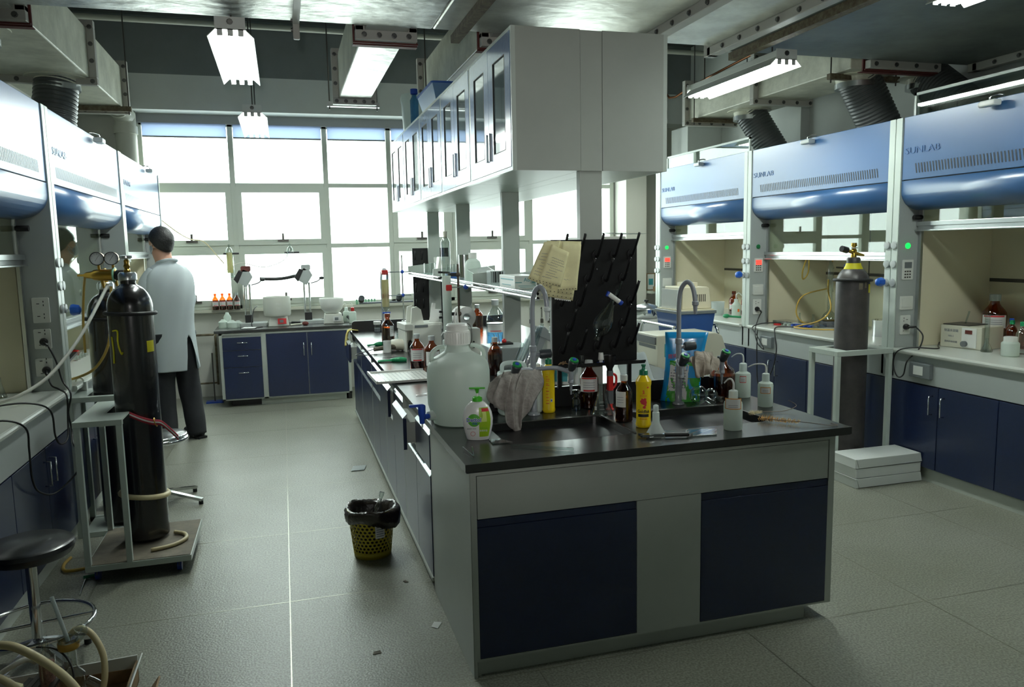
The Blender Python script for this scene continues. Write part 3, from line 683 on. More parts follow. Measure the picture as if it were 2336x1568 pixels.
# ================================================================== MATERIALS FOR THE SMALL THINGS
milky('hdpe', (222, 232, 224), .4); milky('hdpe_thin', (226, 234, 230), .45, .35); milky('film', (206, 214, 212), .35, .2)
glassy('amber', (206, 130, 44), .03, 1.5, 1.2); mat('amber_liquid', (34, 16, 8), .15, spec=.6); glassy('clear', (238, 244, 242), .03, 1.5, 1.9)
glassy('tint_blue', (150, 196, 226), .08, 1.45, 1.2)
mat('paper', (222, 224, 220), .8); mat('paper_yellow', (232, 226, 176), .8, noise=(9, .06)); mat('ink', (96, 100, 130), .8)
mat('red_print', (205, 56, 58), .7); mat('grey_print', (120, 122, 130), .7)
mat('soap_white', (226, 228, 224), .3, coat=.3); mat('lime', (152, 190, 32), .4); mat('lime_pale', (206, 222, 120), .4); mat('pump_green', (72, 178, 44), .3)
mat('logo_blue', (44, 78, 168), .5); mat('logo_green', (84, 170, 52), .5)
mat('yellow_bottle', (236, 204, 22), .3, coat=.3); mat('teal_cap', (22, 110, 76), .35); mat('orange_print', (226, 110, 30), .6); mat('print_black', (24, 24, 26), .5)
mat('tap_grey', (146, 152, 158), .28, coat=.2); mat('tap_dark', (54, 60, 64), .4); mat('tap_green', (24, 128, 62), .4); mat('tap_blue', (44, 72, 176), .35)
mat('rag', (160, 154, 148), .95, noise=(30, .18), bump=(60, .5)); mat('rag2', (168, 156, 142), .95, noise=(24, .2), bump=(50, .5)); mat('rag_yellow', (206, 190, 112), .95, noise=(16, .2))
mat('rack_black', (16, 16, 17), .42, spec=.4); mat('clear_solid', (206, 214, 212), .08, spec=.7)
mat('beige', (202, 200, 182), .4); mat('offwhite', (214, 216, 206), .4); mat('soap_blue', (30, 152, 216), .25, coat=.4); mat('soap_green', (52, 158, 42), .3, coat=.4)
mat('glove_green', (22, 132, 84), .5); mat('tap_valve_blue', (34, 74, 176), .35); mat('red_plastic', (196, 42, 40), .35); mat('grey_plastic', (96, 100, 102), .4)
mat('brass', (176, 140, 62), .3, 1); mat('gold', (196, 160, 70), .25, 1); milky('bristle', (226, 178, 104), .4, .8); milky('bristle_pale', (232, 220, 184), .4, .8); mat('wire', (96, 84, 74), .5, .6)
mat('pink_grain', (190, 136, 124), .7, noise=(160, .3)); milky('silica', (232, 222, 176), .55); mat('water', (200, 214, 214), .1)
mat('cable', (16, 16, 17), .45); mat('hose_tan', (206, 192, 150), .45); mat('hose_amber', (190, 156, 70), .35); mat('hose_white', (214, 214, 204), .45)
mat('cyl_black', (17, 17, 18), .25, spec=.6, coat=.3, noise=(7, .25, (28, 26, 26)), bump=(30, .04)); mat('cyl_worn', (48, 45, 46), .4, spec=.5, noise=(9, .3, (66, 62, 60)))
mat('sticker', (214, 204, 24), .5); mat('bin_yellow', (190, 172, 44), .45); mat('bin_bag', (44, 38, 30), .28, coat=.3, bump=(30, .6)); mat('board', (120, 112, 96), .75, noise=(8, .25))
mat('caster_blue', (34, 58, 130), .4); mat('leather', (22, 22, 23), .35, coat=.3); mat('strap_red', (176, 48, 62), .7); mat('card_white', (214, 218, 214), .6); mat('carton', (150, 122, 88), .8, noise=(10, .15)); mat('tape_brown', (146, 116, 46), .3)
mat('tub_blue', (60, 108, 188), .35); mat('blue_box', (52, 88, 150), .3); mat('orange', (222, 150, 60), .6)

def face(p): return -math.atan2(p[0], p[1])      # turns a thing's front (-y) towards the room's open side
def bottle(name, label, cat, loc, r, h, body='amber', cap='clear_solid', lab=None, liquid=None, neck=.32, shoulder=.70, rz=0, group=None, fill=.55, caph=.10):
    """round bottle: straight body, sloping shoulder, neck, ribbed cap"""
    t = thing(name, label, cat, loc, rz, group)
    rn = r*neck; hs = h*shoulder; hn = h*(1-caph)
    pr = [(0, .002), (r*.9, 0), (r, r*.12), (r, hs*.86)]
    for i in range(1, 7):
        a = i/6; pr.append((r+(rn-r)*(1-math.cos(a*PI))/2, hs*.86+(h*.86-hs*.86)*a))
    pr += [(rn, hn)]
    G().lathe(pr, n=22).obj('glass_body' if body in ('amber', 'clear', 'glass') else 'body', body, t)
    g = G().lathe([(rn, hn-h*.03), (rn*1.28, hn-h*.03), (rn*1.28, h-.002), (rn*1.15, h), (0, h)], n=18); 
    for i in range(18):
        a = 2*PI*i/18; g.box(rn*1.27*math.cos(a)-.0006, rn*1.27*math.sin(a)-.0006, hn-h*.02, rn*1.27*math.cos(a)+.0008, rn*1.27*math.sin(a)+.0008, h-.004)
    g.obj('cap', cap, t)
    if liquid: G().lathe([(0, .004), (r*.93, .004), (r*.93, hs*.86*fill/.55 if fill < .55 else hs*.86*min(1, fill*1.4)), (0, hs*.86*fill/.55 if fill < .55 else hs*.86*min(1, fill*1.4))], n=20).obj('liquid', liquid, t)
    if lab:
        z0, z1, arc, col = lab; curved_label(t, r+.0008, h*z0, h*z1, arc, 'paper'); 
        if col:
            curved_label(t, r+.0013, h*(z1-.035), h*(z1-.005), arc*.8, col, 'label_stripe'); curved_label(t, r+.0013, h*(z0+.01), h*(z0+.045), arc*.6, col, 'label_stripe')
        for i in range(3): curved_label(t, r+.0013, h*(z0+(z1-z0)*(.3+.16*i)), h*(z0+(z1-z0)*(.3+.16*i)+.008), arc*.62, 'grey_print', 'label_print')
    return t
def curved_label(par, r, z0, z1, arc, m, name='paper_label', c=(0, 0), mid=-PI/2, sy=1):
    a0 = mid-arc/2; n = 12
    rows = [[(c[0]+r*math.cos(a0+arc*i/n), c[1]+r*sy*math.sin(a0+arc*i/n), z) for i in range(n+1)] for z in (z0, z1)]
    return G().sheet(rows, True).obj(name, m, par)
def wash_bottle(label, loc, r, h, ang, lab=None, group=None, nozzle=1.0, cap='hdpe_thin'):
    t = thing('wash_bottle', label, 'bottle', loc, face(loc), group)
    hb = h*.78
    G().lathe([(0, .002), (r*.94, 0), (r, r*.15), (r, hb*.84), (r*.93, hb*.92), (r*.55, hb*.98), (r*.42, hb)], n=22).obj('body', 'hdpe', t)
    G().lathe([(r*.48, hb-.003), (r*.50, hb), (r*.48, h), (r*.30, h+.004), (0, h+.004)], n=18).obj('cap', cap, t)
    q = Vector((math.cos(ang), math.sin(ang), 0)); L = r*1.5*nozzle; z = h
    G().tube([(0, 0, z), (0, 0, z+r*.8), q*.010+Vector((0, 0, z+r*1.25)), q*L*.6+Vector((0, 0, z+r*1.2)), q*L+Vector((0, 0, z+r*.75))], lambda u: .0052-.0028*u, 10).obj('spout', 'white_plastic', t)
    if lab: 
        z0, z1, arc, fr = lab; curved_label(t, r+.0006, h*z0, h*z1, arc*1.15, fr, 'label_border'); curved_label(t, r+.0011, h*(z0+.02), h*(z1-.02), arc, 'paper')
        for i in range(2): curved_label(t, r+.0015, h*(z0+.05+.045*i), h*(z0+.06+.045*i), arc*.6, 'grey_print', 'handwriting')
    return t

# ------------------------------------------------------------------ the big carboy with its blue tap
CX, CY = .735, 3.40
t = thing('water_carboy', 'big white plastic carboy with a blue tap at the corner of the worktop', 'carboy', (CX, CY, .851), math.radians(0))
G().lathe([(0, .0), (.108, 0), (.118, .006), (.122, .03), (.137, .085), (.142, .11), (.142, .275), (.137, .31), (.122, .338), (.09, .36), (.068, .378), (.062, .40), (.062, .425)], n=40).obj('body', 'hdpe', t)
g = G().lathe([(.062, .415), (.069, .415), (.069, .478), (.066, .486), (.060, .488), (.060, .512), (.052, .522), (0, .527)], n=36)
for i in range(30):
    a = 2*PI*i/30; g.cyl((.0685*math.cos(a), .0685*math.sin(a), .422), (.0685*math.cos(a), .0685*math.sin(a), .476), .0028, n=6)
g.obj('screw_cap', 'white_plastic', t)
G().tube([(.058, 0, .52), (.075, -.01, .50), (.078, -.01, .44), (.07, 0, .41)], .002, 6).obj('cap_leash', 'steel_dark', t)
G().tube([(-.01, 0, .525), (-.012, 0, .56), (.0, 0, .60), (.004, 0, .57), (.006, 0, .525)], .004, 8).obj('vent_tube', 'white_plastic', t)
for s in (-1, 1):
    G().tube([(s*.062, 0, .405), (s*.095, 0, .398), (s*.118, 0, .372), (s*.120, 0, .335), (s*.112, 0, .315)], .0105, 10).obj('handle', 'hdpe', t)
G().cyl((-.118, -.03, .048), (-.150, -.045, .048), .024, .020, 18).obj('tap_socket', 'hdpe', t)
tp = G().cyl((-.145, -.043, .048), (-.175, -.056, .048), .012).lathe([(0, -.028), (.011, -.028), (.013, 0), (.017, .02), (.017, .052), (.010, .058), (0, .058)], (-.182, -.059, .048), 16).obj('tap_body', 'tap_valve_blue', t)
G().rbox(-.238, -.066, .096, -.175, -.052, .108, .003, 'y').obj('tap_lever', 'tap_valve_blue', tp); G().cyl((-.182, -.059, .022), (-.182, -.059, .002), .004).obj('tap_spout', 'white_plastic', tp)

t = bpy.data.objects['water_carboy']
for o in t.children:
    if not o.name.startswith('tap'):
        for v in o.data.vertices:
            q = max(0, min(1, (v.co.z-.35)/.05)); k_ = 1-.17*q
            if not o.name.startswith('handle'): v.co.x *= k_; v.co.y *= k_
            v.co.z *= .865

# ------------------------------------------------------------------ hand soap
p = (.738, 3.06, .851); t = thing('soap_dispenser', 'white and lime hand soap bottle with a green pump in front of the carboy', 'soap bottle', p, face(p)-.05)
pr = [(0, .0), (.040, 0), (.043, .004), (.050, .030), (.056, .058), (.057, .080), (.053, .105), (.044, .126), (.030, .141), (.020, .147), (.016, .148)]
G().lathe(pr, n=32, sy=.52).obj('body', 'soap_white', t)
def on_body(x, z, off=.0008):
    for i in range(1, len(pr)-1):
        if pr[i][1] <= z <= pr[i+1][1]: r = pr[i][0]+(pr[i+1][0]-pr[i][0])*(z-pr[i][1])/max(1e-6, pr[i+1][1]-pr[i][1]); break
    return (x, -.52*math.sqrt(max(0, r*r-x*x))-off, z)
def on_strip(f0, f1, z0, z1, m, name, off=.0009, n=10, k=8):
    rows = []
    for i in range(n+1):
        z = z0+(z1-z0)*i/n; a, b = f0(z), f1(z); rows.append([on_body(a+(b-a)*j/k, z, off) for j in range(k+1)])
    G().sheet(rows).obj(name, m, t)
rz_ = lambda z: max(.004, [pr[i][0]+(pr[i+1][0]-pr[i][0])*(z-pr[i][1])/max(1e-6, pr[i+1][1]-pr[i][1]) for i in range(1, len(pr)-1) if pr[i][1] <= z <= pr[i+1][1]][0])
on_strip(lambda z: .006, lambda z: rz_(z)*.86, .014, .125, 'lime', 'label_panel')
on_strip(lambda z: .010+.01*math.sin((z-.07)*60), lambda z: rz_(z)*.62, .072, .118, 'lime_pale', 'label_swirl', .0013)
on_strip(lambda z: .016, lambda z: rz_(z)*.86, .110, .122, 'red_print', 'label_ribbon', .0016, 3, 6)
g = G(); ring = [on_body(-.013+.024*math.cos(2*PI*i/24), .078+.024*math.sin(2*PI*i/24), .0018) for i in range(24)]; g.add([on_body(-.013, .078, .0022)]+ring, [(0, i+1, (i+1) % 24+1) for i in range(24)]); g.obj('logo_disc', 'logo_green', t)
text('logo_lettering', 'Dettol', .021, frame3((-.013, -.0335, .080), (1, 0, 0), (0, 0, 1)), 'logo_blue', t, .0004, bold=.0003)
text('logo_lettering_back', 'Dettol', .021, frame3((-.013, -.0331, .080), (1, 0, 0), (0, 0, 1)), 'paper', t, .0002, bold=.0016)
text('small_lettering', '滴露', .010, frame3((-.010, -.0333, .066), (1, 0, 0), (0, 0, 1)), 'logo_blue', t, .0003)
text('small_lettering', 'ORIGINAL', .0062, frame3((.024, -.0295, .048), (1, 0, 0), (0, 0, 1)), 'logo_green', t, .0003)
text('small_lettering', '健康抑菌', .0075, frame3((.022, -.0290, .038), (1, 0, 0), (0, 0, 1)), 'paper', t, .0003)
text('small_lettering', '滋润倍护  洗手液', .0045, frame3((-.022, -.0300, .046), (1, 0, 0), (0, 0, 1)), 'grey_print', t, .0003)
G().torus(on_body(-.018, .026, .0012), .0085, .0007, (0, -1, -.2)).obj('round_mark', 'red_print', t)
G().lathe([(.016, .145), (.019, .146), (.018, .160), (.012, .164), (0, .164)], n=20).obj('pump_collar', 'pump_green', t)
G().cyl((0, 0, .162), (0, 0, .182), .004).obj('pump_stem', 'white_plastic', t); t.scale = (1.1, 1.1, 1.1)
G().lathe([(.0045, .176), (.008, .190), (.013, .194), (.013, .197), (0, .199)], n=18).rbox(-.030, -.006, .1925, .030, .006, .1975, .005, 'z').obj('pump_head', 'pump_green', t)

# ------------------------------------------------------------------ the two laboratory taps
def lab_tap(label, x, y, hang, side):
    t = thing('laboratory_tap', label, 'tap', (x, y, .851), 0, 'grey laboratory taps behind the sinks')
    G().lathe([(0, 0), (.030, 0), (.028, .008), (.017, .014), (.0165, .10), (.0165, .10), (.015, .105)], n=20).obj('tap_base', 'tap_grey', t)
    G().cyl((0, 0, .10), (0, 0, .31), .014, n=18).lathe([(.0155, .30), (.017, .302), (.017, .325), (.0155, .327), (.012, .33)], n=18).obj('column', 'tap_grey', t)
    H = .545; w = .030
    G().tube([(0, 0, .28), (0, 0, .40), (0, 0, .51), (.006, -.010, .572), (.022, -.030, .603), (.036, -.052, .592), (.044, -.066, .555), (.048, -.072, .505)], .0115, 14).obj('gooseneck', 'tap_grey', t)
    G().lathe([(.012, .02), (.016, .015), (.016, 0), (.011, -.005), (.008, -.045)], (.048, -.072, .495), 16).obj('nozzle', 'tap_grey' if side else 'clear_solid', t)
    # upper valve to the right
    k = G().cyl((0, 0, .285), (.035, 0, .285), .009).obj('valve_stem', 'tap_grey', t); G().lathe([(0, .03), (.019, .03), (.023, .04), (.021, .085), (.012, .088), (0, .088)], (0, 0, .285), 10, (1, -.1, .04)).obj('valve_knob', 'tap_dark', k)
    # two low arms with drop nozzles, each with a green and blue knob
    for s, ax, ay in (((-1, -.12, -.085), (1, .165, -.06)) if not side else ((-1, -.04, -.10), (1, .205, -.06))):
        G().tube([(0, 0, .215), (ax*.6, ay*.35, .22), (ax, ay, .200)], .0105, 12).obj('side_arm', 'tap_grey', t)
        n_ = G().lathe([(.0115, .02), (.0135, 0), (.0125, -.03), (.0145, -.033), (.0145, -.045), (.007, -.05), (.0075, -.062), (.0055, -.066), (.0065, -.078), (.0045, -.082), (.0035, -.10)], (ax, ay, .195), 14).obj('drop_nozzle', 'tap_grey', t)
        kn = G().lathe([(0, 0), (.013, 0), (.018, .012), (.024, .05), (.020, .058), (0, .058)], (ax, ay, .210), 10, (.12, -.45, .85)).obj('knob', 'tap_dark', t)
        G().lathe([(.0, .056), (.022, .056), (.021, .061), (.011, .062), (0, .062)], (ax, ay, .210), 18, (.12, -.45, .85)).obj('knob_ring', 'tap_green', kn)
        G().lathe([(.0, .061), (.010, .0615), (.009, .066), (0, .067)], (ax, ay, .210), 14, (.12, -.45, .85)).obj('knob_button', 'tap_blue', kn)
    return t
lab_tap('grey gooseneck tap behind the left sink, with a dirty rag on it', 1.100, 3.425, 0, 0)
lab_tap('grey gooseneck tap behind the right sink, in front of the blue bag', 1.845, 3.40, 0, 1)

def drape(name, label, cat, m, cols, amp=.012, seed=1, solid=.003, group=None, sh=(0, 0, 0)):
    """a cloth from a list of strands, each a list of points; folds ripple across it"""
    cols = [[Vector(p)+Vector(sh) for p in c] for c in cols]; rd = random.Random(seed); rows = []
    K = 5; C = [catmull(c, K) for c in cols]; n = min(len(c) for c in C)
    for i in range(n):
        ring = catmull([c[i] for c in C], 5)
        rows.append([p+Vector((amp*math.sin(j*1.1+i*.35+seed), amp*math.cos(j*1.7+seed*2+i*.2), amp*.5*math.sin(j*2.3+i*.5))) for j, p in enumerate(ring)])
    c = rows[len(rows)//2][len(rows[0])//2]
    g = G().sheet([[v-c for v in r] for r in rows]); o = g.obj(name, m, solid=solid, sub=1, loc=c); tag(o, label, cat, group); return o
# rag hanging over the left arm of the left tap
drape('dirty_rag', 'grimy grey rag draped over the left sink tap', 'rag', 'rag',
      [[(.93, 3.34, .99), (.925, 3.31, .965), (.92, 3.29, .93), (.945, 3.285, .90)], [(1.00, 3.36, 1.04), (.975, 3.29, 1.01), (.955, 3.27, .94), (.975, 3.27, .885)],
       [(1.05, 3.36, 1.045), (1.02, 3.28, 1.02), (1.005, 3.265, .91), (1.015, 3.265, .80)], [(1.09, 3.36, 1.05), (1.055, 3.29, 1.02), (1.035, 3.27, .91), (1.045, 3.27, .775)],
       [(1.13, 3.37, 1.045), (1.10, 3.30, 1.01), (1.08, 3.28, .93), (1.075, 3.275, .83)], [(1.19, 3.37, 1.045), (1.19, 3.33, 1.00), (1.165, 3.31, .95), (1.13, 3.30, .915)]], .011, 3, sh=(-.075, 0, .03))
drape('grey_cloth', 'crumpled beige cloth draped on the right arm of the right tap', 'cloth', 'rag2',
      [[(1.90, 3.33, 1.05), (1.88, 3.30, 1.02), (1.885, 3.27, .985), (1.90, 3.265, .965)], [(1.94, 3.35, 1.075), (1.92, 3.29, 1.05), (1.915, 3.26, 1.0), (1.92, 3.26, .965)],
       [(1.98, 3.36, 1.075), (1.96, 3.29, 1.055), (1.95, 3.26, 1.01), (1.955, 3.26, .98)], [(2.02, 3.36, 1.065), (2.00, 3.30, 1.05), (1.99, 3.28, 1.02), (1.99, 3.27, .99)],
       [(2.06, 3.36, 1.03), (2.05, 3.33, 1.02), (2.05, 3.32, .98), (2.04, 3.32, .96)]], .014, 5, sh=(-.03, -.01, .04))

# ------------------------------------------------------------------ around the sinks
t = thing('plastic_canister', 'white square plastic canister behind the left tap under the rag', 'canister', (1.035, 3.50-.06, .851))
t.location = (1.05, 3.485, .851)
G().rbox(-.105, -.048, 0, .105, .048, .205, .03, 'z').obj('body', 'hdpe_thin', t, bev=.012)
G().lathe([(.026, .20), (.028, .205), (.028, .23), (.02, .235), (0, .235)], (.075, 0, 0), 18).obj('cap', 'white_plastic', t)
G().tube([(-.085, 0, .20), (-.08, 0, .24), (-.02, 0, .245), (.02, 0, .235), (.03, 0, .20)], .010, 10).obj('handle', 'hdpe_thin', t)
p = (1.185, 3.455, .851); t = thing('detergent_bottle', 'tall yellow detergent bottle showing its back label, behind the left tap', 'bottle', p, face(p))
G().lathe([(0, 0), (.027, 0), (.030, .004), (.031, .012), (.029, .02), (.029, .155), (.031, .165), (.031, .175), (.012, .20), (.0, .20)], n=26).obj('body', 'yellow_bottle', t)
G().lathe([(.014, .195), (.016, .198), (.015, .216), (.008, .218), (.006, .222), (0, .222)], n=16).obj('cap', 'teal_cap', t); t.scale = (1, 1, 1.18)
for i, (w, z, m) in enumerate(((.7, .163, 'print_black'), (.4, .158, 'print_black'), (.35, .147, 'orange_print'), (.6, .137, 'orange_print'), (.55, .130, 'orange_print'), (.4, .118, 'orange_print'), (.6, .112, 'orange_print'), (.3, .10, 'orange_print'), (.5, .088, 'red_print'), (.4, .075, 'orange_print'), (.5, .062, 'orange_print'), (.5, .05, 'orange_print'), (.55, .038, 'red_print'))):
    curved_label(t, .0295, z, z+.0028, w, m, 'label_print', mid=-PI/2-.45+w/2)
curved_label(t, .0297, .045, .058, .35, 'paper', 'label_mark', mid=-PI/2+.45); curved_label(t, .0302, .048, .055, .22, 'logo_blue', 'label_mark', mid=-PI/2+.45)
p = (1.470, 3.02, .851); t = thing('detergent_bottle', 'bright yellow squeeze bottle with a red fish picture between the two sinks', 'bottle', p, face(p))
G().lathe([(0, 0), (.030, 0), (.033, .004), (.034, .012), (.0315, .022), (.0315, .165), (.034, .175), (.034, .186), (.016, .212), (0, .212)], n=28).obj('body', 'yellow_bottle', t)
G().lathe([(.017, .208), (.019, .211), (.018, .228), (.009, .232), (.007, .236), (.007, .242), (.010, .246), (.010, .252), (0, .254)], n=16).obj('cap', 'teal_cap', t); t.scale = (1, 1, 1.09)
def wrap(me_o, r, mid=0):
    for v in me_o.data.vertices:
        a = v.co.x/r; rr = -v.co.y; v.co.x = rr*math.sin(a); v.co.y = -rr*math.cos(a)
o = text('brand_lettering', 'Goldfish', .0175, frame3((0, -.0322, .066), (1, 0, 0), (0, 0, 1)), 'print_black', t, .0003, bold=.0004, sx=.95); wrap(o, .0322)
curved_label(t, .0319, .044, .056, 1.55, 'print_black', 'label_band')
g = G()
def blob(g, pts, r):
    n = len(pts); cx = sum(p[0] for p in pts)/n; cz = sum(p[1] for p in pts)/n; K = 5; vs = []
    for k in range(1, K+1): vs += [((cx+(x-cx)*k/K), (cz+(z-cz)*k/K)) for x, z in pts]
    P = [(r*math.sin(x/r), -r*math.cos(x/r), z) for x, z in [(cx, cz)]+vs]
    g.add(P, [(0, i+1, (i+1) % n+1) for i in range(n)]+[(1+(k-1)*n+i, 1+k*n+i, 1+k*n+(i+1) % n, 1+(k-1)*n+(i+1) % n) for k in range(1, K) for i in range(n)])
blob(g, [(-.016, .108), (-.010, .113), (-.008, .120), (0, .117), (.006, .121), (.013, .118), (.012, .110), (.016, .104), (.013, .096), (.007, .092), (-.002, .094), (-.010, .098), (-.012, .103)], .0321)
blob(g, [(.006, .096), (.004, .090), (-.003, .086), (-.002, .080), (.004, .078), (.010, .080), (.013, .078), (.009, .085), (.014, .092), (.012, .098)], .0321); g.obj('fish_picture', 'red_print', t)
g = G(); blob(g, [(-.006, .136), (.006, .138), (.004, .144), (.004, .150), (-.002, .154), (-.004, .147), (-.001, .143)], .0321); g.obj('small_emblem', 'orange_print', t)
for z, s_ in ((.129, '金鱼洗洁精'), (.036, '净含量500克')):
    o = text('small_lettering', s_, .006, frame3((0, -.0321, z), (1, 0, 0), (0, 0, 1)), 'orange_print', t, .0003); wrap(o, .0321)
g = G(); blob(g, [(.016, .160), (.023, .160), (.025, .163), (.022, .166), (.016, .165)], .0321); g.obj('red_badge', 'red_print', t)

bottle('reagent_bottle', 'brown reagent bottle with a red and white label behind the conical flask', 'bottle', (1.402, 3.480, .851), .047, .236, 'amber', 'clear_solid', (.36, .66, 2.0, 'red_print'), 'amber_liquid', rz=face((1.372, 3.475)), fill=.9)
bottle('reagent_bottle', 'brown reagent bottle with a plain white label left of the yellow fish bottle', 'bottle', (1.437, 3.15, .851), .039, .212, 'amber', 'clear_solid', (.33, .66, 1.3, None), 'amber_liquid', rz=face((1.432, 3.165))-.45, fill=.62)
t = thing('reagent_jar', 'small clear glass jar with a ground stopper, half full, beside the left tap', 'jar', (1.325, 3.455, .851))
G().lathe([(0, .001), (.022, 0), (.025, .004), (.025, .045), (.022, .055), (.013, .062), (.014, .078), (.018, .080)], n=22).obj('glass_body', 'clear', t)
G().lathe([(0, .064), (.010, .064), (.012, .080), (.021, .086), (.023, .092), (.016, .097), (0, .098)], n=18).obj('stopper', 'clear', t); G().lathe([(0, .003), (.0235, .003), (.0235, .026), (0, .026)], n=20).obj('liquid', 'tint_blue', t)
t = thing('conical_flask', 'clear conical flask with white graduations at the left sink corner', 'flask', (1.398, 3.31, .851), face((1.39, 3.3))); t.scale = (1.18, 1.18, 1.08)
G().lathe([(0, .001), (.040, 0), (.044, .004), (.042, .014), (.018, .088), (.0155, .098), (.0155, .132), (.019, .136)], n=28).obj('glass_body', 'clear', t)
for z in (.03, .045, .06): curved_label(t, .0436-.0236*(z-.008)/.074, z, z+.0015, .55, 'paper', 'graduation')
curved_label(t, .0385, .026, .042, .30, 'paper', 'marking_patch', mid=-PI/2-.7)
t = thing('clamp_tool', 'red and grey plastic pump tool standing behind the conical flask', 'tool', (1.478, 3.40, .851))
G().lathe([(0, 0), (.020, 0), (.020, .004), (.012, .010), (.012, .030)], n=16).box(-.013, -.012, .028, .013, .012, .03).obj('foot', 'red_plastic', t)
G().rbox(-.015, -.013, .030, .015, .013, .095, .006, 'z').obj('lower_grip', 'grey_plastic', t)
G().rbox(-.013, -.015, .095, .013, .012, .165, .005, 'z').obj('red_shell', 'red_plastic', t); G().rbox(-.014, -.014, .165, .014, .014, .190, .008, 'z').obj('upper_grip', 'grey_plastic', t)
G().lathe([(.014, .188), (.014, .20), (.026, .225), (.028, .262), (.030, .264)], n=22).obj('cup', 'black_plastic', t)
G().tube([(.012, 0, .10), (.03, .0, .12), (.032, 0, .16), (.014, 0, .175)], .006, 8).obj('trigger', 'red_plastic', t)
# funnel upside down
t = thing('funnel', 'small frosted plastic funnel standing upside down between the sinks', 'funnel', (1.497, 2.935, .851))
t.location = (1.455, 2.895, .851); t.location = (1.49, 2.955, .851) if False else (1.4515, 2.865, .851)
G().lathe([(.037, 0), (.036, .006), (.016, .042), (.0135, .052), (.013, .085), (.010, .088), (.010, .110), (.004, .114)], n=24).obj('cone', 'hdpe_thin', t); t.scale = (1.1, 1.1, 1.13)
# adjustable wrench
t = thing('adjustable_wrench', 'chrome adjustable wrench with a black grip lying at the worktop edge', 'wrench', (1.46, 2.86, .851), -.62)
t.location = (1.445, 2.815, .851); t.rotation_euler = (0, 0, -.28)
G().rbox(.02, -.011, .004, .115, .011, .020, .008, 'x').obj('grip', 'black_rubber', t)
G().prism([(-.025, -.006), (.02, -.008), (.02, .008), (-.025, .007), (-.040, .018), (-.072, .022), (-.088, .016), (-.070, .006), (-.066, -.004), (-.083, -.012), (-.075, -.018), (-.045, -.017)], 'z', .005, .017).obj('jaw', 'chrome', t, bev=.002)
G().cyl((-.050, -.010, .006), (-.050, .003, .006), .007).obj('thumb_screw', 'steel_dark', t); G().rbox(.115, -.009, .006, .135, .009, .016, .007, 'z').obj('end_cap', 'chrome', t)
# plastic bag lying at the edge
def flat_bag(label, pts, m='film', name='plastic_bag'):
    g = G(); rows = []; a, b, c, d = [Vector(q) for q in pts]
    for i in range(9):
        rows.append([a.lerp(b, j/12).lerp(d.lerp(c, j/12), i/8)+Vector((0, 0, .003+.004*abs(math.sin(i*1.9+j*1.3)))*1) for j in range(13)])
    cc = (a+c)/2; return g.sheet([[v-cc for v in r] for r in rows]).obj(name, m, loc=cc, label=label, cat='bag', solid=.001, sub=1)
glassy('bag_film', (214, 222, 220), .15, 1.7, 2.2)
flat_bag('small clear plastic bag lying flat in front of the right sink', [(1.545, 2.775, .851), (1.68, 2.765, .851), (1.735, 2.86, .851), (1.60, 2.885, .851)], 'bag_film')
for lb, p, r, h, ang, lab, nz in (('wash bottle with an orange bordered label, nearest on the right sink', (1.80, 2.84, .851), .039, .166, 2.8, (.56, .84, 1.7, 'orange'), .7),
                                  ('wash bottle with a small red framed sticker, left of the rearmost pair', (2.235, 3.44, .851), .039, .172, 2.7, (.46, .66, .7, 'red_print'), 1.1),
                                  ('wash bottle with a faded label at the right rear edge of the worktop', (2.205, 3.20, .851), .036, .158, 2.9, (.42, .62, 1.2, 'orange'), 1.6)):
    wash_bottle(lb, p, r, h, ang, lab, 'clear wash bottles around the right sink', nz)
def round_flask(label, c, r, d, nl, nr, name='round_flask'):
    q = Vector(d).normalized(); t = thing(name, label, 'flask', (c[0], c[1], .851)); k = 14; a0 = math.asin(min(.99, nr/r)); P = []
    for i in range(k+1):
        a = PI-(PI-a0)*i/k; P.append((r*math.sin(a), r*math.cos(a)))
    P += [(nr, r*math.cos(a0)+nl*.8), (nr*1.25, r*math.cos(a0)+nl*.85), (nr*1.25, r*math.cos(a0)+nl)]
    G().lathe(P, (0, 0, r), 26, q).obj('glass_body', 'clear', t); return t
round_flask('larger empty pear flask lying on its side right of the right tap', (1.935, 3.36), .046, (.35, -.75, -.28), .05, .011)
round_flask('smaller round flask lying beside the pear flask and brown jug', (2.03, 3.40), .033, (.35, -.75, -.22), .035, .012)
t = thing('brown_jug', 'dark brown glass jug behind the beige cloth by the right sink', 'jug', (2.135, 3.475, .851)); G().lathe([(0, 0), (.062, 0), (.066, .006), (.066, .12), (.058, .145), (.03, .165), (.022, .185), (.022, .20)], n=26).obj('glass_body', 'amber', t)
G().lathe([(0, .004), (.061, .004), (.061, .115), (0, .115)], n=22).obj('liquid', 'amber_liquid', t); G().lathe([(.024, .19), (.026, .192), (.026, .212), (0, .214)], n=18).obj('cap', 'black_plastic', t)
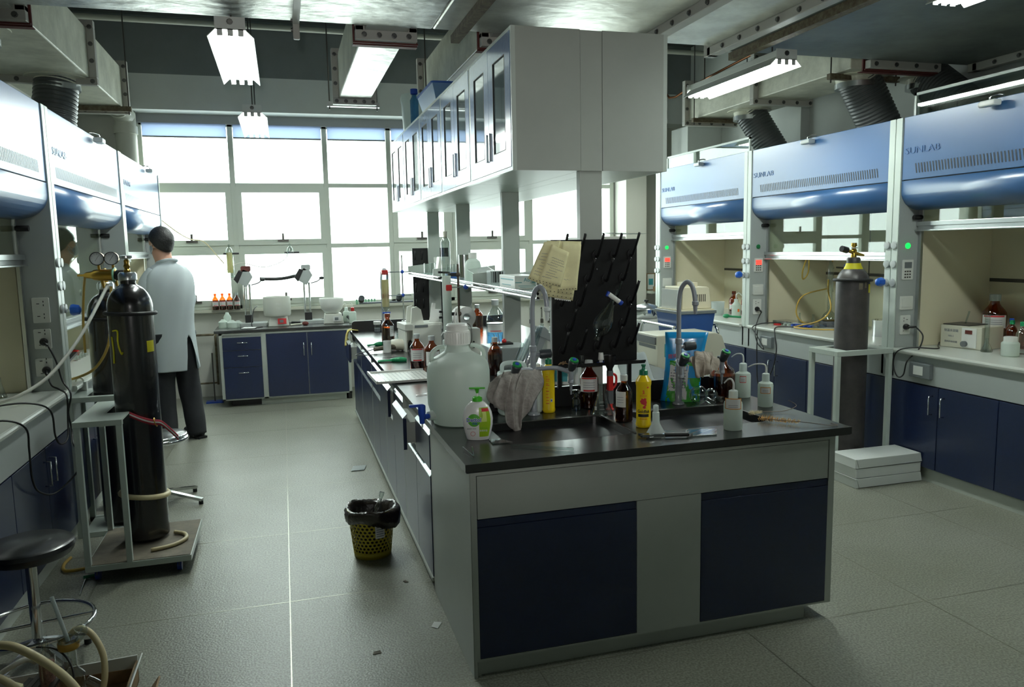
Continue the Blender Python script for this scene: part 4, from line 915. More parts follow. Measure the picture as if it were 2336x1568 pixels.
# washing powder bag standing up
t = thing('detergent_bag', 'blue and green stand up bag of washing powder behind the right tap', 'bag', (1.895, 3.475, .851), face((1.89, 3.475)))
def bagsurf(s, z0, z1, off=0, k=10, m=10, x0=-1, x1=1):
    rows = []
    for i in range(k+1):
        z = z0+(z1-z0)*i/k; w = .098-.012*math.sin(z/.29*PI)+.008*(z/.29); dep = .040*(1-z/.30)**.8 if z < .30 else 0
        rows.append([(w*(x0+(x1-x0)*j/m)+.03*(z/.29), s*(dep*math.sqrt(max(0, 1-(x0+(x1-x0)*j/m)**2*.8))+.002+off)+.002*math.sin(j*2+i), z) for j in range(m+1)])
    return rows
G().sheet(bagsurf(-1, 0, .29)).sheet(bagsurf(1, 0, .29)[::-1]).obj('pouch', 'soap_blue', t, solid=.001)
G().sheet(bagsurf(-1, .0, .10, .0015, x0=-.75, x1=.98)).obj('green_panel', 'soap_green', t); G().sheet(bagsurf(-1, .045, .155, .0025, x0=-.72, x1=.30)).obj('white_panel', 'paper', t)
G().sheet(bagsurf(-1, .150, .172, .0022, x0=-.75, x1=.9)).obj('green_band', 'soap_green', t); G().sheet(bagsurf(-1, .01, .045, .003, x0=.05, x1=.30)).obj('bar_code', 'paper', t)
text('lettering', '雕牌洗衣粉', .022, frame3((-.005, -.031, .192), (1, 0, .08), (0, 0, 1)), 'red_print', t, .0006)
for i in range(7): G().sheet(bagsurf(-1, .058+.012*i, .062+.012*i, .0032, k=1, x0=-.66, x1=.22)).obj('label_print', 'grey_print', t)
G().rbox(-.045, -.006, .252, -.012, .001, .260, .003, 'y').rbox(.012, -.006, .252, .045, .001, .260, .003, 'y').obj('hand_holes', 'beige', t)
G().torus((.055, -.028, .175), .008, .002, (0, -1, 0)).obj('round_mark', 'red_print', t)

for o in bpy.data.objects['detergent_bag'].children:
    for v in o.data.vertices: v.co.z *= 1.2

# ------------------------------------------------------------------ bottle brushes, glass rod, tweezers
def brush(label, a, b, c, m, r, bent=None):
    a, b, c = Vector(a), Vector(b), Vector(c); t = thing('bottle_brush', label, 'brush', a)
    G().tube([v-a for v in ([a, b, c] if bent is None else [a, b, c]+[Vector(q) for q in bent])], .0016, 6).obj('wire_handle', 'wire', t)
    g = G(); rd = random.Random(3); d = (b-a); L = d.length; dn = d.normalized(); u = dn.cross(Vector((0, 0, 1))).normalized(); w = u.cross(dn)
    for i in range(260):
        s = rd.random(); th = rd.random()*2*PI; rr = r*(1-.55*s)*(.8+.35*rd.random()); p = a+d*s; e = p+(u*math.cos(th)+w*math.sin(th))*rr+dn*rr*.35
        if e.z < .8525: e.z = .8525
        q = dn*.0012; g.add([p-q-a, p+q-a, e-a], [(0, 1, 2)])
    g.obj('bristles', m, t)
brush('tan bottle brush lying across the right rear corner of the worktop', (1.985, 2.935, .863), (2.11, 2.81, .864), (2.20, 2.745, .856), 'bristle', .024, [(2.245, 2.735, .854), (2.225, 2.755, .86)])
brush('pale bottle brush with a thin wire behind the tan brush', (2.005, 3.035, .862), (2.085, 3.05, .862), (2.19, 3.045, .857), 'bristle_pale', .018, [(2.27, 3.05, .875), (2.262, 3.10, .893)])
t = thing('glass_rod', 'long clear glass rod lying at the front edge below the left sink', 'rod', (.93, 2.80, .851)); G().cyl((-.10, .09, .006), (.11, -.055, .006), .0055, n=10).obj('rod', 'glass', t)
text('rod_mark', 'BoTC', .010, frame3((.098, -.047, .0122), (.21, -.145, 0), (.145, .21, .0)), 'print_black', t, .0003)
t = thing('tweezers', 'fine steel tweezers lying at the near left corner of the worktop', 'tweezers', (.655, 2.86, .851)); G().bar((0, -.065, .004), (-.014, .06, .010), .003, .0014).bar((0, -.065, .004), (.022, .055, .010), .003, .0014).obj('arms', 'chrome', t)
t = thing('glass_shard', 'thin clear plate of glass leaning at the front left corner of the left sink', 'glass plate', (.805, 3.0, .851)); G().prism([(-.035, -.05), (.05, -.055), (.015, .02), (-.03, .03)], 'z', .001, .004).obj('plate', 'clear', t)

# ------------------------------------------------------------------ drying rack with pegs, notes and separating funnel
RY = 3.50
t = thing('drying_rack', 'big black peg board for drying glassware standing behind the sinks', 'drying rack', (1.445, RY, .955), world=True)
G().box(1.222, RY, 1.07, 1.668, RY+.022, 1.668).obj('board', 'rack_black', t, bev=.003); G().box(1.219, RY+.002, 1.07, 1.222, RY+.02, 1.668).obj('edge', 'hood_grey', t)
G().rbox(1.165, RY-.085, 1.064, 1.675, RY+.02, 1.070, .01, 'z').box(1.165, RY-.085, 1.07, 1.675, RY-.080, 1.080).box(1.25, RY+.004, .951, 1.27, RY+.018, 1.066).box(1.62, RY+.004, .951, 1.64, RY+.018, 1.066).obj('tray', 'rack_black', t)
pegs = [(1.357, 1.588), (1.450, 1.588), (1.542, 1.588), (1.633, 1.590), (1.406, 1.473), (1.498, 1.471), (1.588, 1.473), (1.267, 1.36), (1.361, 1.355), (1.54, 1.360), (1.632, 1.362), (1.310, 1.24), (1.500, 1.248), (1.589, 1.250), (1.270, 1.13), (1.362, 1.143), (1.452, 1.143), (1.541, 1.146), (1.633, 1.158), (1.27, 1.588), (1.31, 1.475)]
for x, z in pegs:
    o = G().tube([(x, RY+.002, z), (x, RY-.03, z+.006), (x, RY-.10, z+.105)], .0062, 10, k=3).obj('peg', 'rack_black', t)
    G().tube([(x-.012, RY-.001, z-.018), (x-.016, RY-.004, z+.01), (x-.006, RY-.006, z+.028)], .003, 6).obj('peg_socket', 'rack_black', o)
G().ball((1.455, RY-.002, 1.525), .004).obj('screw', 'aluminium', t)
# hand-written notes hung on the rack
def note(label, pts, seed, lines=7, m='paper_yellow', holes=True):
    rd = random.Random(seed); a, b, c, d = [Vector(q)+Vector((-.032, 0, .004)) for q in pts]; n = 8; cc = (a+b+c+d)/4
    t = thing('handwritten_note', label, 'paper', cc, group='handwritten notes hanging on the drying rack'); S_ = lambda u, v: (a.lerp(b, u).lerp(d.lerp(c, u), v))+Vector((0, -.004*math.sin(u*5+seed)*v-.003*math.sin(v*7+seed*2), 0))-cc
    G().sheet([[S_(j/n, i/n) for j in range(n+1)] for i in range(n+1)]).obj('sheet', m, t, solid=.0006)
    for i in range(lines):
        v = .3+.6*i/lines; u0 = .1+.2*rd.random(); L = .3+.45*rd.random(); P = []
        for j in range(16):
            u = u0+L*j/15; 
            if u > .93: break
            P.append(S_(u, v+.012*math.sin(j*2.3+i))+Vector((0, -.0012, .0)))
        if len(P) > 3: G().tube(P, .0006, 4, k=1).obj('handwriting', 'ink', t)
    if holes:
        for j in range(7): G().cyl(S_(.08+.14*j, .965)+Vector((0, -.0015, 0)), S_(.08+.14*j, .965)+Vector((0, .001, 0)), .0022, n=8).obj('punch_hole', 'print_black', t)
Y_ = RY-.115
note('yellow handwritten note of the hanging bundle, its rearmost wide sheet', [(1.20, Y_+.02, 1.66), (1.37, Y_+.02, 1.655), (1.325, Y_+.02, 1.38), (1.17, Y_+.02, 1.41)], 1, 3)
note('long lower note of the bundle with a row of punched holes', [(1.225, Y_+.012, 1.64), (1.33, Y_+.012, 1.64), (1.325, Y_+.012, 1.405), (1.18, Y_+.012, 1.425)], 2, 3)
note('right hand plain yellow note of the bundle', [(1.27, Y_+.006, 1.655), (1.365, Y_+.006, 1.64), (1.34, Y_+.006, 1.43), (1.24, Y_+.006, 1.425)], 3, 0)
note('left note of the bundle, sticking out to the left', [(1.18, Y_, 1.655), (1.26, Y_, 1.66), (1.21, Y_, 1.44), (1.10, Y_, 1.49)], 4, 8)
note('front note of the bundle covered in blue handwriting', [(1.215, Y_-.008, 1.645), (1.30, Y_-.008, 1.605), (1.255, Y_-.008, 1.445), (1.145, Y_-.008, 1.475)], 5, 9)
note('white punched strip at the bottom of the note bundle', [(1.235, Y_+.03, 1.42), (1.325, Y_+.03, 1.41), (1.32, Y_+.03, 1.375), (1.24, Y_+.03, 1.388)], 6, 0, 'paper')
# separating funnel hung on a peg
c = Vector((1.452, RY-.105, 1.295)); d = Vector((.40, 0, .86)); t = thing('separating_funnel', 'pear shaped glass separating funnel with a white stopcock hanging on the black rack', 'funnel', c)
G().lathe([(.012, -.115), (.016, -.11), (.012, -.095), (.018, -.085), (.040, -.06), (.046, -.03), (.042, 0), (.026, .045), (.012, .08), (.007, .10), (.006, .15)], (0, 0, 0), 24, d).obj('glass_body', 'clear', t)
q = Vector(d).normalized(); G().cyl(q*.105+Vector((-.028, -.004, .020)), q*.105+Vector((.034, .004, -.022)), .0115).obj('stopcock', 'white_plastic', t)
G().cyl(q*.105+Vector((.030, .0, -.019)), q*.105+Vector((.042, 0, -.029)), .012).cyl(q*.105+Vector((-.024, .0, .030)), q*.105+Vector((-.034, 0, .008)), .009).obj('stopcock_nut', 'tap_valve_blue', t)
G().cyl(q*.12+Vector((.01, 0, 0)), q*.19+Vector((.005, 0, 0)), .006).obj('stem', 'glass', t)
# small things on the rack's tray
t = thing('glass_adapter', 'small clear glass stopper on the black tray of the rack', 'stopper', (1.355, RY-.045, 1.0705)); G().lathe([(0, 0), (.014, 0), (.014, .006), (.008, .012), (.009, .016), (.012, .046), (0, .046)], n=16).obj('stopper', 'clear', t)
t = thing('white_stopper', 'white stopper with a blue ring on the black tray of the rack', 'stopper', (1.455, RY-.045, 1.0705)); G().lathe([(0, .002), (.009, .002), (.009, .014), (.014, .018), (.011, .052), (0, .052)], n=16).obj('stopper', 'white_plastic', t); G().cyl((0, 0, 0), (0, 0, .005), .020).obj('ring', 'tap_valve_blue', t)
t = thing('rubber_gloves', 'torn beige scrap on the left end of the rack tray', 'scrap', (1.26, RY-.04, 1.0705)); g = G()
for i in range(6): g.tube([(0, 0, .003), (.012*math.cos(i*1.3), .008*math.sin(i*2), .010+.002*i), (.026*math.cos(i*1.1), .012*math.sin(i*1.7), .006)], .0022, 6)
g.obj('scrap', 'carton', t)


# ================================================================== THINGS FARTHER BACK ON THE ISLAND
ZT = .851
bottle('reagent_bottle', 'left one of two brown bottles with pink labels behind the carboy', 'bottle', (.815, 5.03, ZT), .048, .235, 'amber', 'clear_solid', (.25, .60, 2.0, 'red_print'), 'amber_liquid', rz=face((.8, 5)), group=None, fill=.35)
bottle('reagent_bottle', 'right one of two brown bottles with pink labels, touching the carboy outline', 'bottle', (.885, 4.88, ZT), .050, .235, 'amber', 'clear_solid', (.20, .58, 2.0, None), 'amber_liquid', rz=face((.88, 4.9))+.2, fill=.3)
bottle('reagent_bottle', 'slim brown bottle showing between the carboy and the white canister', 'bottle', (1.235, 4.62, ZT), .046, .235, 'amber', 'clear_solid', None, 'amber_liquid', fill=.5)
wash_bottle('small white wash bottle behind the two brown bottles', (1.02, 5.10, ZT), .040, .175, 2.6, None, None, .5)
bottle('reagent_bottle', 'tall brown bottle under the cream filled glass column', 'bottle', (.80, 6.40, ZT), .052, .265, 'amber', 'amber', (.30, .62, .8, None), 'amber_liquid', rz=.6, shoulder=.72, fill=.5)
bottle('reagent_bottle', 'brown bottle standing behind the black board right of the paper roll', 'bottle', (1.72, 7.05, ZT), .055, .26, 'amber', 'clear_solid', None, None)
# cream column on a blue and red clamp stand
t = thing('retort_stand', 'thin chrome stand with red and blue clamps holding a cream filled column', 'stand', (.95, 6.50, ZT))
G().rbox(-.055, -.08, 0, .055, .08, .012, .01, 'z').obj('base', 'tap_valve_blue', t); G().cyl((0, 0, .012), (0, 0, .74), .006).obj('rod', 'chrome', t)
for z in (.60, .405):
    G().cyl((-.16, -.02, z), (.07, -.0, z), .0045).obj('clamp_arm', 'chrome', t); G().ball((0, 0, z), .016).obj('boss', 'tap_valve_blue', t)
    G().rbox(-.175, -.05, z-.02, -.125, .01, z+.02, .006, 'y').obj('clamp_jaw', 'red_plastic', t)
t = thing('glass_column', 'glass column filled with cream silica, clamped upright above the tall brown bottle', 'column', (.80, 6.47, 1.12)); 
G().lathe([(.004, -.03), (.006, 0), (.032, .03), (.033, .04), (.033, .32), (.036, .325)], n=20).obj('glass_body', 'clear', t); G().lathe([(0, .045), (.030, .045), (.030, .27), (0, .27)], n=20).obj('silica_fill', 'silica', t)
G().cyl((-.03, 0, -.005), (.035, 0, -.005), .007).obj('stopcock', 'tap_valve_blue', t)
# tall white column on the brown stand
t = thing('retort_stand', 'brown iron stand with black clamps left of the grey posts', 'stand', (1.13, 5.15, ZT))
G().rbox(-.08, -.06, 0, .08, .06, .012, .01, 'z').obj('base', 'black_plastic', t); G().cyl((0, 0, .012), (0, 0, .68), .008).obj('rod', 'wire', t)
for z in (.61, .345):
    G().bar((.0, 0, z), (-.07, -.0, z), .014, .022).bar((-.06, 0, z+.014), (-.14, -.015, z+.02), .012, .014).bar((-.06, 0, z-.014), (-.14, -.015, z-.02), .012, .014).obj('clamp', 'black_plastic', t); G().ball((0, 0, z), .018).obj('boss', 'wire', t)
G().cyl((-.06, -.01, .525), (.08, .0, .525), .004).obj('cross_arm', 'chrome', t); G().rbox(-.095, -.05, .505, -.055, -.01, .545, .006, 'y').obj('red_clamp', 'red_plastic', t); G().ball((.05, -.01, .525), .018).obj('blue_boss', 'tap_valve_blue', t)
t = thing('white_column', 'tall glass column with a white filled lower half on the brown stand', 'column', (1.045, 5.13, ZT+.0))
G().lathe([(.004, .15), (.026, .18), (.030, .20), (.030, .605), (0, .605)], n=22).obj('white_fill', 'hdpe', t); G().lathe([(.0305, .605), (.0305, .83), (.015, .86), (.011, .865)], n=22).obj('glass_body', 'clear', t)
G().lathe([(0, .855), (.012, .855), (.015, .90), (0, .90)], n=14).obj('stopper', 'beige', t); G().cyl((0, 0, .0), (0, 0, .16), .005).obj('tip', 'glass', t)
# paper roll and power box
t = thing('tissue_roll', 'round white paper roll hanging in front of the grey post', 'roll', (1.215, 5.40, ZT+.300))
G().lathe([(.028, -.05), (.075, -.05), (.075, .05), (.028, .05), (.028, -.05)], (0, 0, 0), 30, (.25, -1, 0)).obj('roll', 'white_matte', t); G().lathe([(.022, -.055), (.028, -.055), (.028, .055), (.022, .055)], (0, 0, 0), 20, (.25, -1, 0)).obj('core', 'aluminium', t)
t = thing('power_meter', 'narrow white instrument with three black buttons under the paper roll', 'instrument', (1.28, 5.42, ZT)); G().rbox(-.05, -.05, 0, .05, .05, .215, .008, 'y').obj('body', 'offwhite', t)
for i in range(3): G().cyl((.0, -.05, .04+.04*i), (.0, -.056, .04+.04*i), .006).obj('button', 'black_plastic', t)
# white measuring instrument with horns
t = thing('laboratory_instrument', 'pale box shaped instrument with curved horns on top beside the white column', 'instrument', (1.02, 5.98, ZT), .10)
G().box(-.10, -.075, 0, .13, .18, .205).obj('housing', 'offwhite', t, bev=.006); G().box(-.16, -.07, .165, .14, .19, .215).obj('top_plate', 'offwhite', t, bev=.004)
G().box(-.155, -.06, 0, -.145, .18, .165).obj('side_leg', 'offwhite', t)
for x0 in (-.10,): 
    for dy in (-.02, .12): G().prism([(x0, .215), (x0+.105, .215), (x0+.085, .32), (x0+.05, .345), (x0+.012, .335)], 'y', dy, dy+.02).obj('horn', 'offwhite', t, bev=.002)
G().prism([(.06, .215), (.135, .215), (.155, .31), (.11, .315), (.115, .36), (.09, .365)], 'y', .02, .035).obj('white_card', 'white_matte', t)
G().box(-.085, -.078, .185, .02, -.075, .205).obj('name_plate', 'lcd_grey', t)
# hair dryer lying
t = thing('hair_dryer', 'cream and brown hair dryer lying on the worktop with its black nozzle to the right', 'hair dryer', (.87, 6.0, ZT+.047), -.15)
G().lathe([(0, -.125), (.022, -.12), (.040, -.10), (.045, -.05), (.040, 0), (.032, .06)], (0, 0, 0), 20, (1, -.45, .0)).obj('barrel', 'beige', t, solid=.002); G().lathe([(.031, .05), (.038, .052), (.040, .10), (.034, .10), (.030, .06), (0, .06)], (0, 0, 0), 22, (1, -.45, .0)).obj('nozzle', 'black_plastic', t)
G().tube([(-.06, 0, -.01), (-.14, -.02, -.015), (-.23, -.05, -.022)], lambda u: .020-.004*u, 12).obj('handle', 'board', t); G().tube([(-.22, -.05, -.02), (-.28, -.08, -.03), (-.36, -.18, -.042), (-.30, -.22, -.042), (-.20, -.2, -.042)], .003, 6).obj('cable', 'cable', t)
# gloves
def glove(label, c, L, rz, fing=4):
    t = thing('rubber_glove', label, 'glove', c, rz, 'green rubber gloves on the worktop')
    G().tube([(0, 0, .010), (L*.25, .008, .014), (L*.5, -.006, .011), (L*.62, 0, .009)], lambda u: .014+.006*math.sin(u*5), 10).obj('palm', 'glove_green', t)
    for i in range(fing): G().tube([(L*.5, -.012+.008*i, .008), (L*.75, -.02+.014*i, .009), (L, -.026+.018*i, .006)], .0055, 8).obj('finger', 'glove_green', t)
glove('nearer green rubber glove beside the two brown bottles', (.80, 5.42, ZT), .20, 2.95); glove('farther green rubber glove left of the hair dryer', (.76, 6.42, ZT), .13, 3.3, 3)
t = thing('forceps', 'dark forceps lying on the nearer green glove', 'forceps', (.72, 5.62, ZT)); G().bar((-.06, .03, .004), (.08, -.03, .012), .005, .003).bar((-.06, .03, .004), (.08, -.015, .006), .005, .003).obj('arms', 'steel_dark', t)
t = thing('plastic_cup', 'white upright plastic cylinder left of the pink beaker', 'cup', (.735, 5.96, ZT)); G().lathe([(0, 0), (.030, 0), (.030, .09), (.027, .09), (.027, .004)], n=20).obj('cup', 'white_plastic', t)
t = thing('round_flask', 'small round flask with orange pieces behind the hair dryer', 'flask', (.82, 6.07, ZT)); G().lathe([(0, .001), (.026, .004), (.034, .03), (.026, .06), (.013, .075), (.012, .10), (.016, .102)], n=20).obj('glass_body', 'clear', t); G().lathe([(0, .004), (.024, .007), (.030, .03), (.022, .05), (0, .05)], n=16).obj('contents', 'orange_print', t)
t = thing('petri_dishes', 'pile of clear petri dishes in a plastic bag behind the hair dryer', 'dishes', (.98, 6.62, ZT))
for i in range(6):
    for x in (0, .085): G().lathe([(0, .0), (.042, 0), (.042, .013), (.040, .013), (.040, .002)], (x-.04, .01*(i % 2), .014*i), 20).obj('dish', 'clear', t)
t = thing('green_box', 'tiny bright green and blue pack at the foot of the thin stand', 'box', (1.03, 6.16, ZT)); G().box(-.012, -.02, 0, .012, .02, .075).obj('green_side', 'lime', t); G().box(-.05, -.015, 0, -.013, .02, .07).obj('blue_side', 'tap_valve_blue', t)
for i, (x, y, lb) in enumerate(((.84, 7.52, 'small jar with a white lid against the far end board, left'), (1.11, 7.50, 'small jar with a white lid against the far end board, right'))):
    t = thing('sample_jar', lb, 'jar', (x, y, ZT)); G().lathe([(0, 0), (.030, 0), (.032, .01), (.032, .07), (.028, .075)], n=20).obj('glass_body', 'clear', t); G().lathe([(.034, .07), (.036, .075), (.036, .10), (0, .103)], n=20).obj('lid', 'white_plastic', t); G().lathe([(0, .003), (.029, .003), (.029, .035), (0, .035)], n=16).obj('contents', 'grey_print', t)
# big clear bottle
t = thing('solvent_bottle', 'big clear glass bottle with a pale label left of the wide grey post', 'bottle', (1.60, 5.95, ZT), -.25)
G().lathe([(0, .001), (.070, 0), (.075, .01), (.075, .20), (.068, .25), (.035, .30), (.024, .315), (.024, .37)], n=28).obj('glass_body', 'clear', t); G().lathe([(.025, .33), (.029, .332), (.029, .375), (0, .378)], n=18).obj('cap', 'clear_solid', t)
G().lathe([(0, .004), (.070, .004), (.070, .19), (0, .19)], n=24).obj('liquid', 'tint_blue', t); curved_label(t, .0757, .12, .185, 2.0, 'paper'); curved_label(t, .0762, .128, .134, 1.2, 'red_print', 'label_print')
# white styrofoam tank with black tray
t = thing('plastic_tank', 'frosted white plastic tank right of the slim brown bottle', 'tank', (1.36, 4.78, ZT)); G().box(-.13, -.10, 0, .12, .16, .15).obj('tank', 'film', t, bev=.006); G().box(-.135, -.105, .148, .125, .165, .156).obj('lid', 'film', t, bev=.003)
t = thing('tool_tray', 'black tray of tools with a red knob on the frosted tank', 'tray', (1.34, 4.86, ZT+.157)); G().box(-.06, -.05, 0, .07, .04, .012).obj('tray', 'black_plastic', t); G().ball((.02, -.01, .022), .016, sy=.8).obj('red_knob', 'red_plastic', t)
for i in range(3): G().bar((-.03+.02*i, 0, .012), (-.045+.03*i, .01, .07), .004, .003).obj('tool', 'chrome', t)
t = thing('graduated_cylinder', 'thin glass cylinder standing beside the big clear bottle', 'cylinder', (1.63, 5.70, ZT)); G().lathe([(0, 0), (.032, 0), (.030, .006), (.016, .012), (.016, .25), (.020, .254)], n=18).obj('glass_body', 'clear', t)
# leaning rack of clear tubes
t = thing('tube_rack', 'slanting grey plastic rack full of clear tubes behind the left tap', 'rack', (1.41, 4.50, ZT), .1)
mat('rack_grey', (140, 146, 146), .4)
G().prism([(-.10, 0), (.02, 0), (.14, .27), (.11, .30), (.06, .29)], 'y', -.02, .06).obj('rack_body', 'rack_grey', t, bev=.004)
for i in range(6):
    x0 = -.11+.026*i; P0 = Vector((x0-.02, -.04, .04+.01*i)); P1 = P0+Vector((.085, 0, .17+.012*i)); G().cyl(P0, P1, .011, n=12).obj('tube', 'clear', t)
G().prism([(.06, .25), (.19, .19), (.19, .22), (.08, .30)], 'y', -.03, .07).obj('grey_lid', 'rack_grey', t)
t = thing('round_flask', 'round glass flask beside the slanting tube rack', 'flask', (1.74, 4.86, ZT)); G().lathe([(0, .001), (.03, .006), (.05, .045), (.03, .085), (.013, .10), (.013, .14)], n=22).obj('glass_body', 'clear', t)
t = thing('pipette_bin', 'small white box with a stepped top behind the black rack', 'box', (1.86, 5.25, ZT)); G().box(-.09, -.06, 0, .09, .08, .17).obj('body', 'offwhite', t, bev=.006); G().box(-.03, -.03, .17, .08, .06, .21).obj('top', 'white_plastic', t, bev=.004)
t = thing('burette', 'slim white tube with a red top beside the left tap', 'burette', (1.71, 5.3, ZT)); G().cyl((0, 0, 0), (0, 0, .36), .007).obj('tube', 'white_plastic', t); G().cyl((0, 0, .36), (0, 0, .395), .010).obj('red_top', 'red_plastic', t); G().cyl((0, 0, 0), (0, 0, .008), .03).obj('foot', 'white_plastic', t)
for i, x in enumerate((2.98, 3.13, 3.23)):
    G().tube([(0, 0, .13), (0, -.02, .15), (0, -.03, .12), (0, -.03, .02)], .006, 8).lathe([(0, 0), (.02, 0), (.02, .05), (0, .06)], (0, -.03, -.05), 10).obj('wall_hook', 'steel_dark', label=['dark hook on the wall under the windows, left of three', 'dark hook on the wall under the windows, middle of three', 'dark hook on the wall under the windows, right of three'][i], cat='hook', group='hooks under the windows', loc=(x, 9.38, .72))
# teal light pad and white objects under the rack
t = thing('electronic_balance', 'white box with a teal front panel seen under the black rack', 'instrument', (1.56, 4.15, ZT), face((1.56, 4.15))); G().rbox(-.15, -.06, 0, .12, .10, .13, .02, 'y').obj('body', 'white_plastic', t, bev=.004); mat('teal', (64, 150, 156), .4); G().box(-.12, -.063, .02, -.02, -.06, .085).obj('panel', 'teal', t)
flat_bag('crumpled white plastic bag behind the red tool', [(1.78, 3.90, .87), (1.95, 3.86, .87), (1.98, 4.05, 1.02), (1.80, 4.08, 1.0)], 'film')
# beige machine on a low cabinet in the right aisle
t = thing('machine_cabinet', 'low pale cabinet carrying the beige machine in the right aisle', 'cabinet', (2.96, 5.42, 0)); G().box(-.28, -.16, 0, .28, .17, .548).obj('body', 'offwhite', t, bev=.004); G().box(-.26, -.165, .05, .26, -.16, .50).obj('door', 'beige', t)
t = thing('bench_analyser', 'large beige boxy machine with slots, seen behind the detergent bag', 'instrument', (2.67, 5.25, .55))
G().prism([(.0, 0), (.60, 0), (.60, .24), (.55, .38), (.50, .405), (0, .405)], 'y', .0, .34).obj('housing', 'beige', t, bev=.006)
G().box(-.003, .03, .30, .0, .31, .325).box(-.012, .02, .335, .0, .33, .39).obj('paper_slot', 'grey_plastic', t)
for z in (.13, .16): G().box(-.003, .03, z, .0, .14, z+.012).obj('vent', 'black_plastic', t)
G().box(.06, -.003, .24, .17, .0, .34).obj('sticker', 'teal', t)
# papers jutting over the edge
t = thing('paper_tray', 'white perforated tray jutting out over the left edge of the worktop', 'tray', (.64, 4.73, ZT), .03)
G().box(-.155, -.20, .004, .20, .20, .008).box(-.16, -.205, .004, -.15, .205, .022).box(-.155, -.205, .004, .2, -.195, .018).box(-.155, .195, .004, .2, .205, .018).obj('tray', 'white_plastic', t)
g = G()
for i in range(12):
    for j in range(10): g.cyl((-.12+.026*i, -.16+.034*j, .0078), (-.12+.026*i, -.16+.034*j, .0086), .005, n=6)
g.obj('perforations', 'lcd_grey', t)
t = thing('spatula', 'steel spatula on the worktop beside the perforated tray', 'spatula', (.70, 4.12, ZT)); G().bar((-.05, -.02, .003), (.05, .02, .006), .006, .002).obj('blade', 'chrome', t)
drape('yellow_towel', 'yellow cloth hanging over the far left corner of the island', 'towel', 'rag_yellow',
      [[(.66, 7.55, .862), (.585, 7.55, .87), (.555, 7.55, .82), (.545, 7.55, .74)], [(.66, 7.62, .864), (.58, 7.62, .872), (.55, 7.62, .81), (.535, 7.62, .71)], [(.66, 7.70, .862), (.58, 7.70, .87), (.56, 7.70, .83), (.55, 7.70, .76)]], .010, 2)
# far drying rack
t = thing('drying_rack', 'second black peg board standing at the far end of the island', 'drying rack', (1.30, 7.52, ZT), world=True)
G().box(1.235, 7.715, ZT+.001, 1.60, 7.735, 1.645).obj('board', 'rack_black', t); 
for i in range(3):
    for j in range(4): G().tube([(1.26+.07*i, 7.715, 1.05+.16*j), (1.26+.07*i, 7.695, 1.07+.16*j), (1.26+.07*i, 7.69, 1.14+.16*j)], .006, 6, k=2).obj('peg', 'rack_black', t)
t = thing('laboratory_tap', 'far grey gooseneck tap at the window end of the island', 'tap', (.90, 7.55, ZT)); G().cyl((0, 0, 0), (0, 0, .05), .02).tube([(0, 0, .04), (0, 0, .30), (0, 0, .55), (.03, -.03, .60), (.05, -.05, .56), (.05, -.05, .50)], .011, 12).obj('gooseneck', 'tap_grey', t)
G().cyl((-.22, 0, .28), (.30, 0, .28), .010).obj('cross_pipe', 'tap_grey', t)
for x in (-.2, .16): G().lathe([(0, 0), (.03, 0), (.03, .05), (0, .06)], (x, -.01, .31), 10, (0, -1, .5)).obj('knob', 'tap_dark', t)

# ------------------------------------------------------------------ on the glass shelf
ZS = 1.4035
t = thing('beaker', 'squat glass beaker at the far end of the shelf', 'beaker', (1.29, 7.10, ZS)); G().lathe([(0, 0), (.05, 0), (.05, .10), (.053, .102)], n=20).obj('glass_body', 'clear', t)
t = thing('flask', 'small glass flask with a white stopper on the far shelf', 'flask', (1.29, 6.75, ZS)); G().lathe([(0, 0), (.04, 0), (.012, .09), (.012, .13)], n=18).obj('glass_body', 'clear', t); G().lathe([(0, .11), (.016, .11), (.02, .16), (0, .16)], n=14).obj('stopper', 'white_plastic', t)
t = thing('storage_box', 'pale grey plastic box on the shelf left of the white column', 'box', (1.30, 6.45, ZS)); G().prism([(-.08, 0), (.07, 0), (.07, .12), (.03, .165), (-.05, .165)], 'y', -.06, .06).obj('body', 'offwhite', t, bev=.004)
t = thing('test_tube_rack', 'small blue rack of tubes on the shelf beside the foil cylinder', 'rack', (1.285, 6.05, ZS)); G().box(-.055, -.03, 0, .055, .03, .045).obj('rack', 'blue_box', t)
for i in range(4): G().cyl((-.04+.026*i, 0, .01), (-.04+.026*i, 0, .11), .009, n=10).obj('tube', 'clear', t)
t = thing('foil_can', 'shiny metal cylinder on the shelf', 'can', (1.305, 5.72, ZS)); G().lathe([(0, 0), (.042, 0), (.042, .185), (.039, .185), (.039, .18), (0, .18)], n=26).obj('can', 'chrome', t)
t = thing('plastic_jerrycan', 'white plastic bottle with a wide cap on the shelf right of the metal cylinder', 'bottle', (1.30, 5.42, ZS)); G().lathe([(0, 0), (.055, 0), (.058, .01), (.058, .11), (.05, .14), (.026, .16), (.026, .17)], n=24).obj('body', 'hdpe', t); G().lathe([(.028, .16), (.030, .162), (.030, .20), (0, .202)], n=20).obj('cap', 'white_plastic', t)
flat_bag('crumpled clear plastic film on the shelf', [(1.22, 5.0, ZS+.05), (1.37, 5.0, ZS+.06), (1.37, 5.28, ZS+.10), (1.22, 5.28, ZS+.08)], 'bag_film')
t = thing('carton', 'little box with a black bar code on the shelf', 'box', (1.32, 4.98-.1, ZS)); G().box(-.05, -.05, 0, .05, .04, .085).obj('body', 'film', t); g = G()
for i in range(8): g.box(-.04+.010*i, -.052, .01, -.037+.010*i+.003*(i % 3), -.05, .08)
g.obj('bar_code', 'print_black', t)
t = thing('tissue_box', 'long white tissue box with green printing on the shelf by the notes', 'box', (1.30, 4.30, ZS), 0, world=False); G().box(-.07, -.16, 0, .07, .16, .075).obj('body', 'white_plastic', t, bev=.003)
